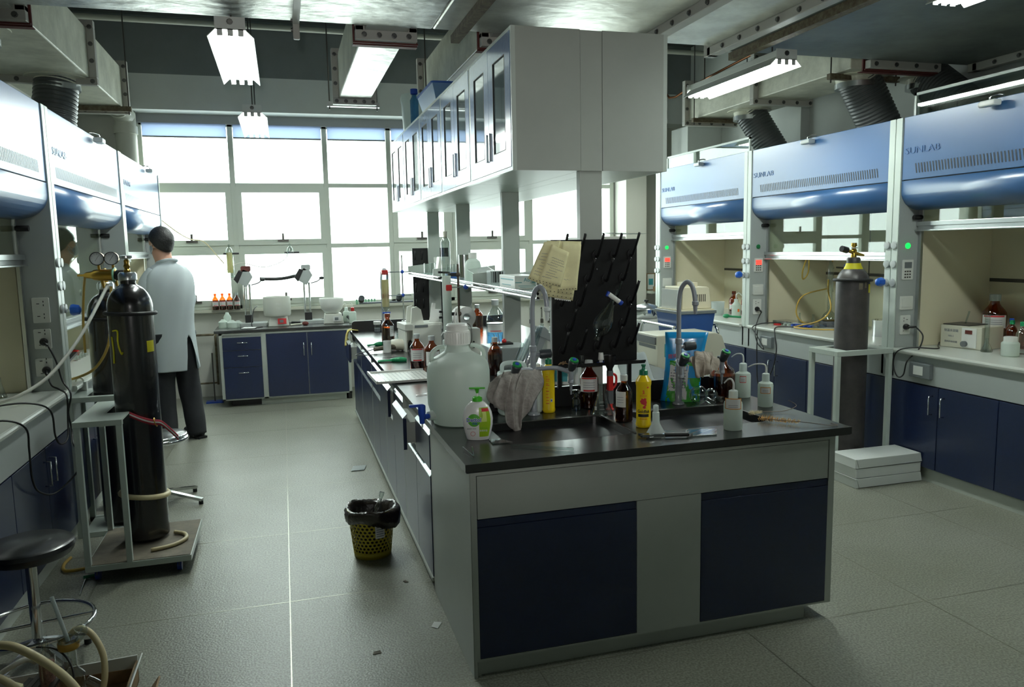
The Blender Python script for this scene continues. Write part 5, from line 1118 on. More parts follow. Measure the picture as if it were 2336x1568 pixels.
o = text('lettering', 'AB', .030, frame3((-.0, -.1612, .052), (1, 0, 0), (0, 0, 1)), 'teal', t, .0004)
G().box(-.068, -.1615, .036, -.030, -.16, .040).box(.03, -.1615, .036, .068, -.16, .040).box(-.05, -.1615, .018, .05, -.16, .020).box(-.04, -.1615, .010, .04, -.16, .012).obj('printed_lines', 'teal', t)
G().box(-.0715, -.13, .05, -.07, .13, .056).box(-.0715, -.08, .02, -.07, .1, .024).obj('printed_lines', 'teal', t)

# ------------------------------------------------------------------ on top of the wall cupboards
t = thing('plastic_pail', 'white plastic pail wrapped in film on top of the wall cupboards', 'pail', (1.16, 6.84, UZ1+.001)); t.scale = (1.1, 1.1, 1.12); G().lathe([(0, 0), (.085, 0), (.095, .02), (.105, .20), (.112, .25), (.10, .275), (.05, .285), (0, .28)], n=26).obj('pail', 'hdpe_thin', t)
t = thing('small_bottle', 'blue cap bottle behind the white pail on the cupboards', 'bottle', (1.10, 6.50, UZ1+.001)); G().lathe([(0, 0), (.035, 0), (.035, .20), (.02, .23), (.02, .25)], n=18).obj('body', 'tint_blue', t); G().lathe([(.028, .25), (.030, .252), (.030, .29), (0, .292)], n=18).obj('cap', 'tap_valve_blue', t)
t = thing('storage_tub', 'light blue see-through plastic tub on top of the wall cupboards', 'tub', (1.20, 5.85, UZ1+.001)); milky('tub_plastic', (172, 210, 236), .6, .3)
G().add([(-.09, -.26, 0), (.09, -.26, 0), (.09, .26, 0), (-.09, .26, 0), (-.13, -.31, .15), (.13, -.31, .15), (.13, .31, .15), (-.13, .31, .15)], [(0, 3, 2, 1), (0, 1, 5, 4), (1, 2, 6, 5), (2, 3, 7, 6), (3, 0, 4, 7)]).obj('tub', 'tub_plastic', t)
G().rbox(-.14, -.32, .15, .14, .32, .162, .03, 'z').obj('lid', 'tub_blue', t)
# ================================================================== WINDOW BENCH AND SILL
for i, (x, lb) in enumerate(((-.752, 'leftmost amber bottle on the window sill'), (-.676, 'second amber bottle from the left on the window sill'), (-.600, 'third amber bottle from the left on the window sill'), (-.522, 'darkest amber bottle, at the right end of the row on the sill'))):
    bottle('reagent_bottle', lb, 'bottle', (x, 9.26, 1.001), .034, .185, 'amber', 'amber' if i < 3 else 'clear_solid', (.24, .52, 2.2, 'red_print'), 'amber_liquid' , rz=.1, group='amber bottles on the window sill', fill=.22 if i < 3 else .8)
t = thing('vial_rack', 'row of little green vials on the window sill', 'vials', (.93, 9.30, 1.001)); mat('vial_green', (120, 170, 140), .3)
for i in range(7): G().cyl((-.12+.035*i, 0, 0), (-.12+.035*i, 0, .06), .012, n=10).obj('vial', 'vial_green', t)
def evaporator(label, x, y, heater_dx, tall):
    t = thing('rotary_evaporator', label, 'instrument', (x, y, .826))
    G().rbox(-.09, -.10, 0, .20, .16, .035, .02, 'z').obj('base', 'hood_grey', t); G().box(-.035, .02, .03, .045, .09, .12).obj('foot_block', 'black_plastic', t)
    for dx in (-.028, .028): G().cyl((dx, .055, .10), (dx, .055, .46), .012).obj('column', 'chrome', t)
    G().prism([(-.11, .50), (.0, .43), (.07, .54), (.04, .60), (-.03, .63)], 'y', -.02, .10).obj('motor_head', 'hood_grey', t, bev=.006); G().prism([(-.13, .52), (-.09, .47), (-.03, .60), (-.07, .62)], 'y', -.03, .11).obj('head_face', 'black_plastic', t, bev=.004)
    G().rbox(-.05, -.02, .60, .05, .08, .66, .015, 'y').obj('head_top', 'red_oxide' if tall else 'hood_grey', t)
    G().tube([(.05, .05, .45), (.12, .04, .47), (.16, .04, .50)], .006, 8).ball((.17, .04, .505), .018, sx=1.6).obj('lift_handle', 'black_plastic', t)
    G().lathe([(.018, .0), (.030, .02), (.042, .06), (.042, .27), (.030, .31), (.012, .33), (.012, .36)], (-.16, .04, .54), 20).obj('condenser', 'clear', t)
    if tall: G().lathe([(0, .05), (.030, .05), (.030, .27), (0, .27)], (-.16, .04, .54), 18).obj('condenser_coil', 'silica', t)
    G().cyl((-.22, .04, .80), (-.06, .04, .80), .010).obj('clamp', 'black_plastic', t)
    G().tube([(-.16, .04, .55), (-.10, .05, .555), (-.06, .05, .56)], .014, 10).obj('vapour_tube', 'glass', t)
    return t
evaporator('left rotary evaporator with a cream filled condenser at the windows', -.40, 9.02, .1, True)
evaporator('right rotary evaporator with a clear condenser at the windows', .24, 9.06, .3, False)
def bath(label, x, y, r, h, m, red, conic):
    t = thing('heating_bath', label, 'bath', (x, y, .826)); G().prism([(-.10, 0), (.12, 0), (.10, .11), (-.08, .11)], 'y', -.10, .10).obj('base', 'offwhite', t, bev=.006)
    pr_ = [(0, .11), (r*.55, .115), (r*.85, .16), (r, .24), (r, .25+h), (r*.96, .25+h), (r*.9, .2)] if conic else [(0, .11), (r*.93, .11), (r, .13), (r, .13+h), (r*.96, .13+h), (r*.94, .16)]
    G().lathe(pr_, n=30).obj('bowl', m, t); G().box(-.0, -.112, .025, .09, -.102, .085).obj('control_panel', 'red_print' if red else 'paper', t); G().box(.02, -.115, .04, .06, -.11, .07).obj('display', 'lcd_grey', t)
    return t
bt = bath('round grey heating bath with handwriting and a red control panel', -.09, 8.93, .145, .19, 'offwhite', True, False)
for z, s_ in ((.245, 'P&S'), (.20, 'P&S')): 
    o = text('handwriting', s_, .035, frame3((.02, -.1465, z), (1, 0, 0), (0, 0, 1)), 'paper', bt, .0005)
bath('white bowl shaped heating bath at the right of the window bench', .50, 8.95, .135, .03, 'white_plastic', False, True)
def dark_tube(label, P, r=.014, name='rubber_hose', m='black_rubber', cat='hose', grp=None):
    c = Vector(P[0]); G().tube([Vector(p)-c for p in P], r, 8).obj(name, m, loc=c, label=label, cat=cat, group=grp)
dark_tube('thick black hose arching between the two evaporators', [(-.26, 9.1, 1.34), (-.05, 9.1, 1.335), (.12, 9.1, 1.36), (.20, 9.12, 1.38)], .018)
dark_tube('black hose curling on the right end of the window bench', [(.06, 9.05, .842), (.2, 8.98, .842), (.36, 9.1, .842), (.60, 9.18, .90), (.68, 9.0, .88), (.70, 8.9, .842)], .016)
dark_tube('thin black cable of the heating bath on the window bench', [(-.30, 9.0, 1.05), (-.34, 8.9, 1.0), (-.36, 8.8, .85), (-.30, 8.74, .832), (-.25, 8.80, .832)], .005, 'cable', 'cable', 'cable')
dark_tube('thin pale tube sagging between the two condensers', [(-.60, 9.06, 1.45), (-.45, 9.1, 1.52), (-.2, 9.1, 1.47), (.02, 9.1, 1.55), (.06, 9.08, 1.68)], .004, 'tube', 'hose_white', 'tube')
dark_tube('long pale tube hanging from the left hood to the evaporator', [(-1.18, 8.8, 1.98), (-1.05, 8.9, 1.86), (-.95, 9.1, 1.79), (-.82, 9.15, 1.76), (-.70, 9.1, 1.62), (-.62, 9.06, 1.52)], .006, 'tube', 'hose_tan', 'tube')
t = thing('plastic_bottles', 'group of white plastic bottles in a bag at the left end of the window bench', 'bottles', (-.62, 8.95, .826))
for dx, dy, r, h in ((-.04, 0, .05, .09), (.05, -.03, .055, .08), (.0, .07, .04, .16), (.11, .03, .045, .07)): G().lathe([(0, 0), (r, 0), (r, h*.7), (r*.5, h*.9), (r*.4, h), (0, h)], (dx, dy, 0), 16).obj('bottle', 'hdpe', t)
t = thing('rubber_bulb', 'red rubber bulb lying on the window bench', 'bulb', (.20, 8.82, .826)); G().ball((0, 0, .02), .024, sx=1.5).obj('bulb', 'red_oxide', t); G().tube([(-.03, 0, .015), (-.10, .02, .012), (-.16, 0, .010)], .009, 8).obj('stem', 'beige', t)
flat_bag('crumpled white tissue at the front of the window bench', [(-.47, 8.68, .828), (-.33, 8.66, .828), (-.30, 8.78, .83), (-.44, 8.80, .83)], 'white_matte')
wash_bottle('white wash bottle at the right end of the window bench', (.665, 9.05, .826), .038, .16, 3.0, None, None, .6); wash_bottle('wash bottle with a red cap at the right end of the window bench', (.76-.04, 8.86, .826), .040, .17, 3.0, None, None, .6, 'red_plastic')
t = thing('wall_pipe', 'thin rusty pipes on the wall left of the window bench', 'pipe', (-1.0, 9.3, 0), world=True); G().tube([(-1.15, 9.3, .72), (-.80, 9.3, .72), (-.78, 9.3, .70), (-.78, 9.3, .15)], .012, 8, k=2).cyl((-1.15, 9.3, .17), (-.78, 9.3, .17), .010).obj('pipe', 'rusty', t)
t = thing('retort_stand', 'dark stand with a blue foot beside the window bench', 'stand', (-.80, 9.0, 0)); G().rbox(-.09, -.06, 0, .09, .06, .015, .01, 'z').obj('base', 'tap_valve_blue', t); G().cyl((0, 0, .01), (0, 0, .55), .007).obj('rod', 'steel_dark', t)


# ================================================================== GAS CYLINDERS AND THEIR FRAMES
def gas_cylinder(label, x, y, z, m, h=1.42, yellow_neck=False, ringz=1.18):
    t = thing('gas_cylinder', label, 'gas cylinder', (x, y, z)); r = .111
    P = [(0, .004), (r*.8, 0), (r, .02), (r, h-.185)]
    for i in range(1, 10): a = i/9*1.16; P.append((r*math.cos(a), h-.185+.128*math.sin(a)))
    P += [(.038, h-.06), (.038, h-.03)]
    G().lathe(P, n=48).obj('body', m, t)
    if yellow_neck: G().lathe([(.070, h-.093), (.052, h-.055), (.048, h-.040), (.036, h-.04)], n=24).obj('neck_paint', 'sticker', t)
    G().lathe([(.040, h-.045), (.046, h-.04), (.046, h-.012), (.038, h), (0, h)], n=24).obj('neck_ring', 'aluminium' if not yellow_neck else m, t)
    G().torus((0, 0, ringz), r+.010, .011, (.03, .02, 1), 40, 10).obj('rubber_ring', 'black_rubber', t); return t
H1 = 1.45
t = gas_cylinder('glossy black gas cylinder standing on the wheeled cart, nearest the camera on the left', -.79, 4.50, .096, 'cyl_black', H1, ringz=1.235)
v = Vector((0, 0, H1)); G().lathe([(.016, 0), (.018, .01), (.012, .018), (.017, .03), (.012, .045), (.014, .06), (.008, .068)], v, 8).obj('valve', 'brass', t); G().lathe([(0, .070), (.012, .07), (.034, .074), (.034, .086), (.012, .090), (0, .09)], v, 10).obj('hand_wheel', 'aluminium', t)
G().torus((0, 0, .25), .119, .014, (.12, .08, 1), 40, 8).obj('hose_ring', 'hose_tan', t)
curved_label(t, .1125, 1.03, 1.09, .45, 'sticker', 'yellow_sticker', mid=-PI/2+1.02)
g = G(); 
def on_cyl(a, z, r=.1125): return (r*math.cos(a), r*math.sin(a), z)
for pts in ([(-2.32, 1.15), (-2.05, 1.15), (-2.06, 1.10), (-2.02, 1.06), (-1.92, 1.03), (-1.86, 1.04)], [(-2.42, 1.12), (-2.36, 1.05), (-2.40, .98)]): g.tube([on_cyl(a, z) for a, z in pts], .0045, 6)
g.obj('painted_mark', 'sticker', t)
t = gas_cylinder('second black gas cylinder behind, carrying the brass regulator', -1.01, 5.06, .03, 'cyl_black', H1, ringz=1.235)
v = Vector((0, 0, H1)); G().lathe([(.016, 0), (.018, .01), (.012, .018), (.017, .03), (.017, .07), (.008, .08)], v, 8).obj('valve', 'brass', t)
# regulator
p = (-.98, 4.93, 1.50); t = thing('gas_regulator', 'brass pressure regulator with two round dial gauges and a black and yellow knob', 'regulator', p, .0)
G().lathe([(0, -.15), (.006, -.15), (.007, -.12), (.018, -.10), (.022, -.07), (.030, -.06), (.034, -.02), (.034, .03), (.036, .035), (.036, .055), (.020, .06), (0, .06)], (0, 0, .025), 14, (1, -.15, 0)).obj('brass_body', 'brass', t)
G().torus((.05, -.008, .025), .037, .006, (1, -.15, 0), 24, 8).obj('green_ring', 'vial_green', t)
G().lathe([(0, .06), (.020, .06), (.030, .065), (.032, .11), (.030, .118), (0, .118)], (0, 0, .025), 20, (1, -.28, -.05)).obj('pressure_knob', 'black_plastic', t); G().lathe([(0, .118), (.026, .118), (.024, .123), (0, .124)], (0, 0, .025), 20, (1, -.28, -.05)).obj('knob_badge', 'sticker', t)
# badge seen from the camera side
for dx in (-.030, .044):
    o = G().cyl((dx, 0, .045), (dx, -.005, .085), .007).lathe([(0, .012), (.036, .012), (.036, -.022), (.030, -.026), (0, -.026)], (dx, -.01, .118), 26, (0, 1, 0)).obj('gauge', 'brass', t)
    G().lathe([(.036, -.0), (.038, 0), (.038, .006), (.034, .006), (.034, 0)], (dx, -.036, .118), 26, (0, -1, 0)).obj('gauge_rim', 'black_plastic', o); G().cyl((dx, -.036, .118), (dx, -.0375, .118), .034, n=24).obj('dial', 'paper', o)
    G().bar((dx-.010, -.0385, .104), (dx+.012, -.0385, .136), .0025, .001).obj('needle', 'print_black', o); g = G()
    for i in range(9): a = -.6+i*.53; g.bar((dx+.024*math.cos(a), -.0385, .118+.024*math.sin(a)), (dx+.030*math.cos(a), -.0385, .118+.030*math.sin(a)), .0016, .0006)
    g.obj('dial_marks', 'print_black', o)
for dx in (-.02, .05): G().cyl((dx, 0, .0), (dx+.01, -.01, -.05), .010, .006).obj('outlet', 'brass', t)
# the cart of the front cylinder: angle-iron cage on a board with casters
t = thing('cylinder_cart', 'white steel cylinder cart with a wooden board and blue casters', 'cart', (-.78, 4.42, 0), world=True)
G().box(-1.03, 4.16, .062, -.535, 4.19, .092).box(-1.03, 4.19, .062, -1.0, 4.69, .092).box(-.565, 4.19, .062, -.535, 4.69, .092).box(-1.03, 4.69, .062, -.535, 4.72, .092).obj('base_frame', 'strip_white', t)
G().box(-1.024, 4.166, .0925, -.541, 4.714, .0955).obj('board', 'board', t)
for x, y in ((-1.015, 4.175), (-.825, 4.175), (-1.015, 4.70), (-.825, 4.70)): G().box(x-.014, y-.014, .09, x+.014, y+.014, .80).obj('upright', 'strip_white', t, bev=.002)
G().box(-1.031, 4.159, .8005, -.809, 4.19, .828).box(-1.031, 4.19, .8005, -1.0, 4.69, .828).box(-1.031, 4.69, .8005, -.809, 4.721, .828).box(-1.0, 4.19, .82, -.925, 4.69, .828).box(-.925, 4.19, .82, -.809, 4.36, .828).obj('top_frame', 'strip_white', t)
for x, y in ((-.985, 4.22), (-.60, 4.22), (-.985, 4.66), (-.60, 4.66)):
    o = G().box(x-.014, y-.014, .045, x+.014, y+.014, .063).bar((x, y-.01, .055), (x, y-.02, .028), .034, .004, (1, 0, 0)).obj('caster_fork', 'steel_dark', t); G().cyl((x-.011, y-.008, .0275), (x+.011, y-.008, .0275), .027, n=22).obj('caster_wheel', 'caster_blue', o)
t = thing('cylinder_stand', 'pale steel frame around the second black cylinder by the hood', 'frame', (-1.06, 5.05, 0), world=True)
for x in (-1.215, -.885):
    for y in (4.90, 5.20): G().box(x-.015, y-.015, 0, x+.015, y+.015, .80).obj('upright', 'strip_white', t)
G().box(-1.231, 4.884, .8005, -.869, 4.93, .83).box(-1.231, 5.175, .8005, -.869, 5.216, .83).box(-1.231, 4.93, .8005, -1.13, 5.175, .83).obj('top_frame', 'strip_white', t); G().box(-1.231, 4.884, .001, -.869, 4.915, .029).box(-1.231, 5.185, .001, -.869, 5.216, .029).box(-1.2, 4.915, .004, -.9, 5.185, .026).obj('bottom_frame', 'strip_white', t)
t = thing('tie_down_strap', 'red striped strap wound round the front cylinder with its end hanging down', 'strap', (-.79, 4.38, .8)); 
def ribbon(P, w, m, name, par, off=0):
    P = catmull(P, 6); g = G(); g.sheet([[p+Vector((0, off, -w/2)), p+Vector((0, off, w/2))] for p in P]); return g.obj(name, m, par, solid=.002)
ribbon([(-.02, -.015, .012), (.04, -.018, -.02), (.09, -.03, -.035), (.13, -.02, -.045), (.17, -.02, -.085), (.21, -.03, -.13)], .030, 'strap_red', 'strap', t)
ribbon([(-.02, -.015, .012), (.04, -.018, -.02), (.09, -.03, -.035), (.13, -.02, -.045), (.17, -.02, -.085), (.21, -.03, -.13)], .008, 'paper', 'stripe', t, -.002); G().torus((.105, -.035, -.035), .022, .003, (1, 0, .3)).obj('buckle', 'brass', t)
dark_tube('tan rubber hose curled on the board of the cart', [(-.655, 4.50, .108), (-.60, 4.46, .106), (-.585, 4.38, .106), (-.64, 4.30, .106), (-.74, 4.26, .106)], .011, 'rubber_hose', 'hose_tan')
dark_tube('yellowed rubber hose looping on the floor beside the cart', [(-1.19, 4.55, .012), (-1.20, 4.45, .012), (-1.17, 4.36, .012), (-1.08, 4.36, .012), (-1.0, 4.42, .014)], .009, 'rubber_hose', 'hose_amber')
dark_tube('white hose running from the regulator across to the near left hood', [(-.965, 4.90, 1.47), (-1.00, 4.82, 1.38), (-1.07, 4.70, 1.22), (-1.14, 4.60, 1.10), (-1.22, 4.50, 1.0), (-1.34, 4.40, .93), (-1.46, 4.42, .90)], .009, 'gas_hose', 'hose_white')
dark_tube('amber hose dropping from the regulator nozzle', [(-1.09, 4.95, 1.52), (-1.105, 4.95, 1.42), (-1.12, 4.95, 1.25), (-1.125, 4.96, 1.08)], .007, 'gas_hose', 'hose_amber')
dark_tube('tan hose curving from the regulator onto the middle left hood', [(-.95, 4.90, 1.46), (-.96, 4.88, 1.28), (-.985, 4.86, 1.12), (-1.06, 4.88, 1.0), (-1.18, 4.98, .935), (-1.30, 5.10, .905)], .008, 'gas_hose', 'hose_amber')
t = thing('wooden_rack', 'brown rack of small metal parts standing behind the two left frames', 'rack', (-1.07, 5.47, 0)); G().box(-.12, -.10, 0, .02, .10, .46).obj('box', 'red_oxide', t)
for i in range(9): G().cyl((.03, -.08+.02*(i % 3), .08+.042*i), (.05, .08, .10+.042*i), .012, n=8).obj('metal_part', 'aluminium', t)
t = gas_cylinder('dark grey gas cylinder with a yellow neck in front of the middle right hood', 3.83, 4.56, .002, 'cyl_worn', 1.52, True, 1.362)
v = Vector((0, 0, 1.52)); G().lathe([(.020, 0), (.018, .015), (.014, .03), (.022, .045), (.014, .06)], v, 8).cyl(v+Vector((0, 0, .03)), v+Vector((-.07, -.01, .052)), .011).cyl(v+Vector((0, 0, .03)), v+Vector((.085, 0, .012)), .016, .007).lathe([(.012, .06), (.012, .075), (.020, .078), (.018, .10), (0, .10)], v, 8).obj('valve', 'gold', t)
G().cyl(v+Vector((-.065, -.01, .05)), v+Vector((-.115, -.015, .062)), .022, n=10).obj('valve_knob', 'black_plastic', t); G().lathe([(0, .062), (.026, .062), (.026, .068), (0, .07)], v, 12).obj('hand_wheel', 'aluminium', t)
for a0, a1, z0, z1 in ((-1.9, -1.65, 1.30, 1.345), (-1.5, -1.35, 1.31, 1.35)): curved_label(t, .1118, z0, z1, a1-a0, 'board', 'worn_label', mid=(a0+a1)/2)
curved_label(t, .1122, 1.275, 1.335, .4, 'sticker', 'yellow_sticker', mid=-.95)
t = thing('cylinder_stand', 'pale steel frame around the dark grey cylinder on the right', 'frame', (3.83, 4.56, 0), world=True)
for x in (3.615, 4.045):
    for y in (4.425, 4.695): G().box(x-.016, y-.016, 0, x+.016, y+.016, .85).obj('upright', 'strip_white', t, bev=.002)
G().box(3.598, 4.408, .8505, 4.062, 4.445, .885).box(3.598, 4.675, .8505, 4.062, 4.712, .885).box(3.598, 4.445, .8505, 3.70, 4.675, .885).box(3.96, 4.445, .8505, 4.062, 4.675, .885).obj('top_frame', 'strip_white', t, bev=.002)
# white cartons
for i, (z, dx, lb) in enumerate(((0, 0, 'white flat carton at the bottom of the pile by the right cabinets'), (.067, .004, 'white flat carton in the middle of the pile by the right cabinets'), (.134, -.006, 'white flat carton on top of the pile by the right cabinets'))):
    t = thing('flat_carton', lb, 'carton', (3.83+dx, 4.27, z+.001), .0, 'white flat cartons piled on the floor'); G().box(-.262, -.115, 0, .262, .115, .062).obj('box', 'card_white', t, bev=.002)
    if i != 1: G().prism([(-.255, .063), (.262, .063), (.275, .004), (-.235, .004)], 'y', -.121, -.117).obj('flap', 'card_white', t)
    G().box(-.264, -.117, .060, .264, .117, .0635).obj('lid', 'card_white', t)

# ================================================================== WASTE BASKET
t = thing('waste_basket', 'yellow perforated plastic waste basket lined with a dark bag', 'waste basket', (.385, 4.10, 0))
def rb(z): return .098+.027*z/.25
g = G(); NB = 30; rows_ = 9; zs0, zs1 = .035, .205
g.lathe([(0, .004), (.092, .004), (.095, 0), (rb(0), .003), (rb(zs0), zs0)], n=NB*2)
dz = (zs1-zs0)/rows_
for k in range(rows_):
    for j in range(NB):
        a0 = 2*PI*(j+.5*(k % 2))/NB; a1 = a0+2*PI/NB; am = (a0+a1)/2; z0 = zs0+k*dz; z1 = z0+dz; zm = (z0+z1)/2
        def q(a, z): return (rb(z)*math.cos(a), rb(z)*math.sin(a), z)
        ring = [q(am+(a1-a0)*.34*math.cos(i*PI/4), zm+dz*.36*math.sin(i*PI/4)) for i in range(8)]
        out = [q(a1, zm), q(a1, z1), q(am, z1), q(a0, z1), q(a0, zm), q(a0, z0), q(am, z0), q(a1, z0)]
        g.add(out+ring, [(i, (i+1) % 8, 8+(i+1) % 8, 8+i) for i in range(8)], True)
g.lathe([(rb(zs1), zs1), (rb(.26), .26), (rb(.26)+.004, .262)], n=NB*2)
g.obj('basket', 'bin_yellow', t, solid=.0015)
g = G(); rows = []; rd = random.Random(4)
for i, (rr, z) in enumerate(((.082, .012), (.088, .12), (.104, .24), (.122, .266), (.134, .267), (.141, .252), (.138, .228), (.133, .206))):
    rows.append([((rr+.004*math.sin(j*1.9+i)+(.022 if (j > 50 and 3 < i) else 0)*math.sin((j-50)/10*PI))*math.cos(2*PI*j/60), (rr+.004*math.sin(j*1.3+i*2))*math.sin(2*PI*j/60), z+(.012*math.sin(j*.31+1)-.03*(1 if i == 7 else .4 if i == 6 else 0)*max(0, math.cos(2*PI*j/60+.6)) if i > 3 else 0)+.002*math.sin(j*2.7)) for j in range(60)])
g.sheet(rows, True, True); g.obj('bag', 'bin_bag', t, solid=.001)
curved_label(t, .1235, .125, .20, .42, 'paper', 'price_label', mid=-PI/2+.25)
for i in range(5): curved_label(t, .1245, .135+.012*i, .139+.012*i, .32, 'grey_print', 'label_print', mid=-PI/2+.25)
t = thing('plastic_bottle', 'clear crushed plastic bottle sticking out of the waste basket', 'bottle', (.385, 4.12, .10)); G().lathe([(0, 0), (.024, 0), (.026, .02), (.026, .13), (.020, .16), (.010, .18), (.010, .21), (.013, .213), (.013, .235), (0, .236)], (0, 0, 0), 18, (.30, .1, 1)).obj('body', 'clear', t)
# litter on the floor
flat_bag('small clear plastic pack lying on the floor beside the island', [(.40, 5.73, .001), (.50, 5.73, .001), (.53, 5.86, .001), (.43, 5.86, .001)], 'film')
t = thing('screwdriver', 'screwdriver with a green handle lying on the floor by the left hoods', 'screwdriver', (-1.03, 4.24, .001)); G().tube([(-.03, .0, .009), (.0, .005, .009), (.04, .01, .009)], .009, 8).obj('handle', 'glove_green', t); G().cyl((-.02, 0, .007), (.0, -.21, .004), .0035).obj('shaft', 'chrome', t)
for i, (x, y, s_, lb) in enumerate(((.284, 3.037, .018, 'little grey scrap on the floor in the left aisle'), (.56, 3.19, .03, 'small pale scrap on the floor near the island'), (.50, 3.68, .014, 'tiny dark scrap on the floor beside the island plinth'))):
    G().prism([(-s_, -s_*.6), (s_, -s_*.5), (s_*.8, s_*.7), (-s_*.7, s_*.5)], 'z', 0, .0015).obj('floor_scrap', 'board' if i != 1 else 'paper', loc=(x, y, .001), label=lb, cat='scrap', rot=i)

# ================================================================== STOOLS
def stool(label, x, y, hz, m_seat, foot, legs=5, rot=0, ring=None, lr=.19):
    t = thing('lab_stool', label, 'stool', (x, y, 0), rot)
    G().lathe([(0, hz-.055), (.15, hz-.055), (.158, hz-.045), (.166, hz-.025), (.162, hz-.008), (.15, hz), (0, hz+.004)], n=40).obj('seat', m_seat, t)
    if m_seat == 'chrome_seat': pass
    G().cyl((0, 0, .10), (0, 0, hz-.05), .021, n=18).obj('column', 'chrome', t)
    for i in range(legs):
        a = 2*PI*i/legs+.3; o = G().bar((0, 0, .085), (lr*math.cos(a), lr*math.sin(a), .03), .028, .018).obj('leg', 'chrome', t); G().lathe([(0, 0), (.014, 0), (.014, .022), (0, .024)], ((lr-.01)*math.cos(a), (lr-.01)*math.sin(a), 0), 12).obj('rubber_foot', 'black_rubber', o)
    if ring: G().torus((.0, 0, ring[0]), ring[1], .009, n=48).cyl((-ring[1], 0, ring[0]), (ring[1], 0, ring[0]), .007).obj('foot_ring', 'chrome', t)
    return t
stool('round black topped stool at the left edge in front of the hoods', -1.04, 3.42, .50, 'leather', None, 5, .2, (.155, .21))
t = stool('chrome rimmed stool behind the front gas cylinder', -.84, 5.42, .47, 'leather', None, 5, .55, lr=.27); 
G().torus((0, 0, .435), .166, .016, n=44).torus((0, 0, .457), .164, .010, n=44).obj('chrome_rim', 'chrome', t)

# ================================================================== CARTON OF JUNK IN THE LEFT CORNER
t = thing('open_carton', 'open cardboard box full of glassware and hoses at the lower left corner', 'carton', (-.86, 2.92, 0), world=True)
x0, x1, y0, y1, hh = -1.16, -.62, 2.76, 3.12, .085
G().box(x0, y0, 0, x1, y1, .006).box(x0, y0, 0, x0+.006, y1, hh).box(x1-.006, y0, 0, x1, y1, hh).box(x0, y0, 0, x1, y0+.006, hh).box(x0, y1-.006, 0, x1, y1, hh-.03).obj('box', 'carton', t)
G().prism([(x1, hh), (x1+.035, hh+.075), (x1+.04, hh+.074), (x1+.008, hh-.005), (x1-.006, hh-.006)], 'y', 2.76, 3.02).obj('side_flap', 'card_white', t)
G().prism([(x1+.0, hh-.03), (x1+.07, hh-.03), (x1+.10, hh+.01), (x1+.106, hh+.008), (x1+.078, hh-.04), (x1+.0, hh-.036)], 'y', 2.84, 2.95).obj('torn_flap', 'carton', t)
G().prism([(x0, hh-.03), (x1, hh-.03), (x1, hh+.02), (x0, hh+.0)], 'y', y1-.002, y1+.004).obj('rear_flap', 'card_white', t); G().box(x0+.1, y1+.0045, hh-.01, x1-.02, y1+.006, hh+.004).obj('tape', 'orange', t)
dark_tube('thick tan hose arching across the carton at the lower left', [(-1.25, 3.0, .20), (-1.14, 3.0, .265), (-1.02, 2.97, .29), (-.93, 2.93, .27), (-.82, 2.88, .20), (-.76, 2.86, .12), (-.74, 2.85, .04)], .0145, 'rubber_hose', 'hose_tan')
dark_tube('tan hose looping up at the right side of the carton', [(-.83, 3.03, .25), (-.79, 3.03, .285), (-.745, 3.02, .26), (-.71, 3.0, .19), (-.705, 2.98, .11), (-.72, 2.96, .04)], .0115, 'rubber_hose', 'hose_tan')
dark_tube('tan hose low in the left of the carton', [(-1.10, 2.92, .20), (-1.03, 2.90, .215), (-.95, 2.86, .18), (-.90, 2.83, .11), (-.88, 2.82, .03)], .0125, 'rubber_hose', 'hose_tan')
dark_tube('pale hose behind the pink drying tube in the carton', [(-1.12, 3.0, .12), (-1.04, 3.02, .165), (-.97, 3.04, .19), (-.94, 3.05, .17)], .0105, 'rubber_hose', 'hose_white')
dark_tube('thin dark wire over the glass in the carton', [(-.92, 3.0, .25), (-.86, 2.98, .245), (-.81, 2.95, .21), (-.79, 2.92, .15), (-.82, 2.90, .08)], .0035, 'wire', 'cable', 'wire')
t = thing('drying_tube', 'glass tube filled with pink granules in the carton', 'tube', (-.885, 2.975, .085)); G().lathe([(.026, 0), (.028, .004), (.028, .14), (.012, .16), (.012, .19)], n=18).obj('glass_body', 'clear', t); G().lathe([(0, .003), (.025, .003), (.025, .115), (0, .115)], n=16).obj('granules', 'pink_grain', t)
t = thing('glass_apparatus', 'clear glass apparatus with brown tape and an upright white straw in the carton', 'glassware', (-.815, 2.99, .04))
G().lathe([(.03, 0), (.045, .03), (.045, .09), (.022, .12), (.022, .19), (.034, .20), (.034, .235), (0, .24)], n=22).obj('glass_body', 'clear', t)
G().tube([(.045, 0, .06), (.09, -.01, .03), (.13, -.03, -.03)], .022, 12).obj('side_bulb', 'clear', t); G().lathe([(.035, .195), (.036, .197), (.036, .22), (.035, .222)], n=22).obj('brown_tape', 'tape_brown', t)
G().cyl((0, 0, .22), (-.045, .02, .385), .007).obj('straw', 'film', t); G().tube([(.03, -.01, .22), (.055, -.01, .25), (.05, -.01, .27), (.03, -.01, .26)], .012, 10).obj('side_arm', 'clear', t)
t = thing('folded_card', 'piece of folded yellowish card in the left of the carton', 'card', (-1.0, 2.90, .07)); G().prism([(-.05, -.02), (.02, .10), (.05, .085), (.045, .02)], 'y', 0, .003).prism([(.02, .10), (.05, .085), (.05, .02), (.03, .0)], 'y', .004, .03).obj('card', 'paper_yellow', t)
t = thing('black_tools', 'dark tangle of tools at the bottom of the carton', 'tools', (-.98, 2.95, .008))
for i in range(5): G().bar((-.10+.05*i, -.08, .02+.02*i), (.02+.03*i, .10, .10+.01*i), .02, .012).obj('tool', 'steel_dark', t)


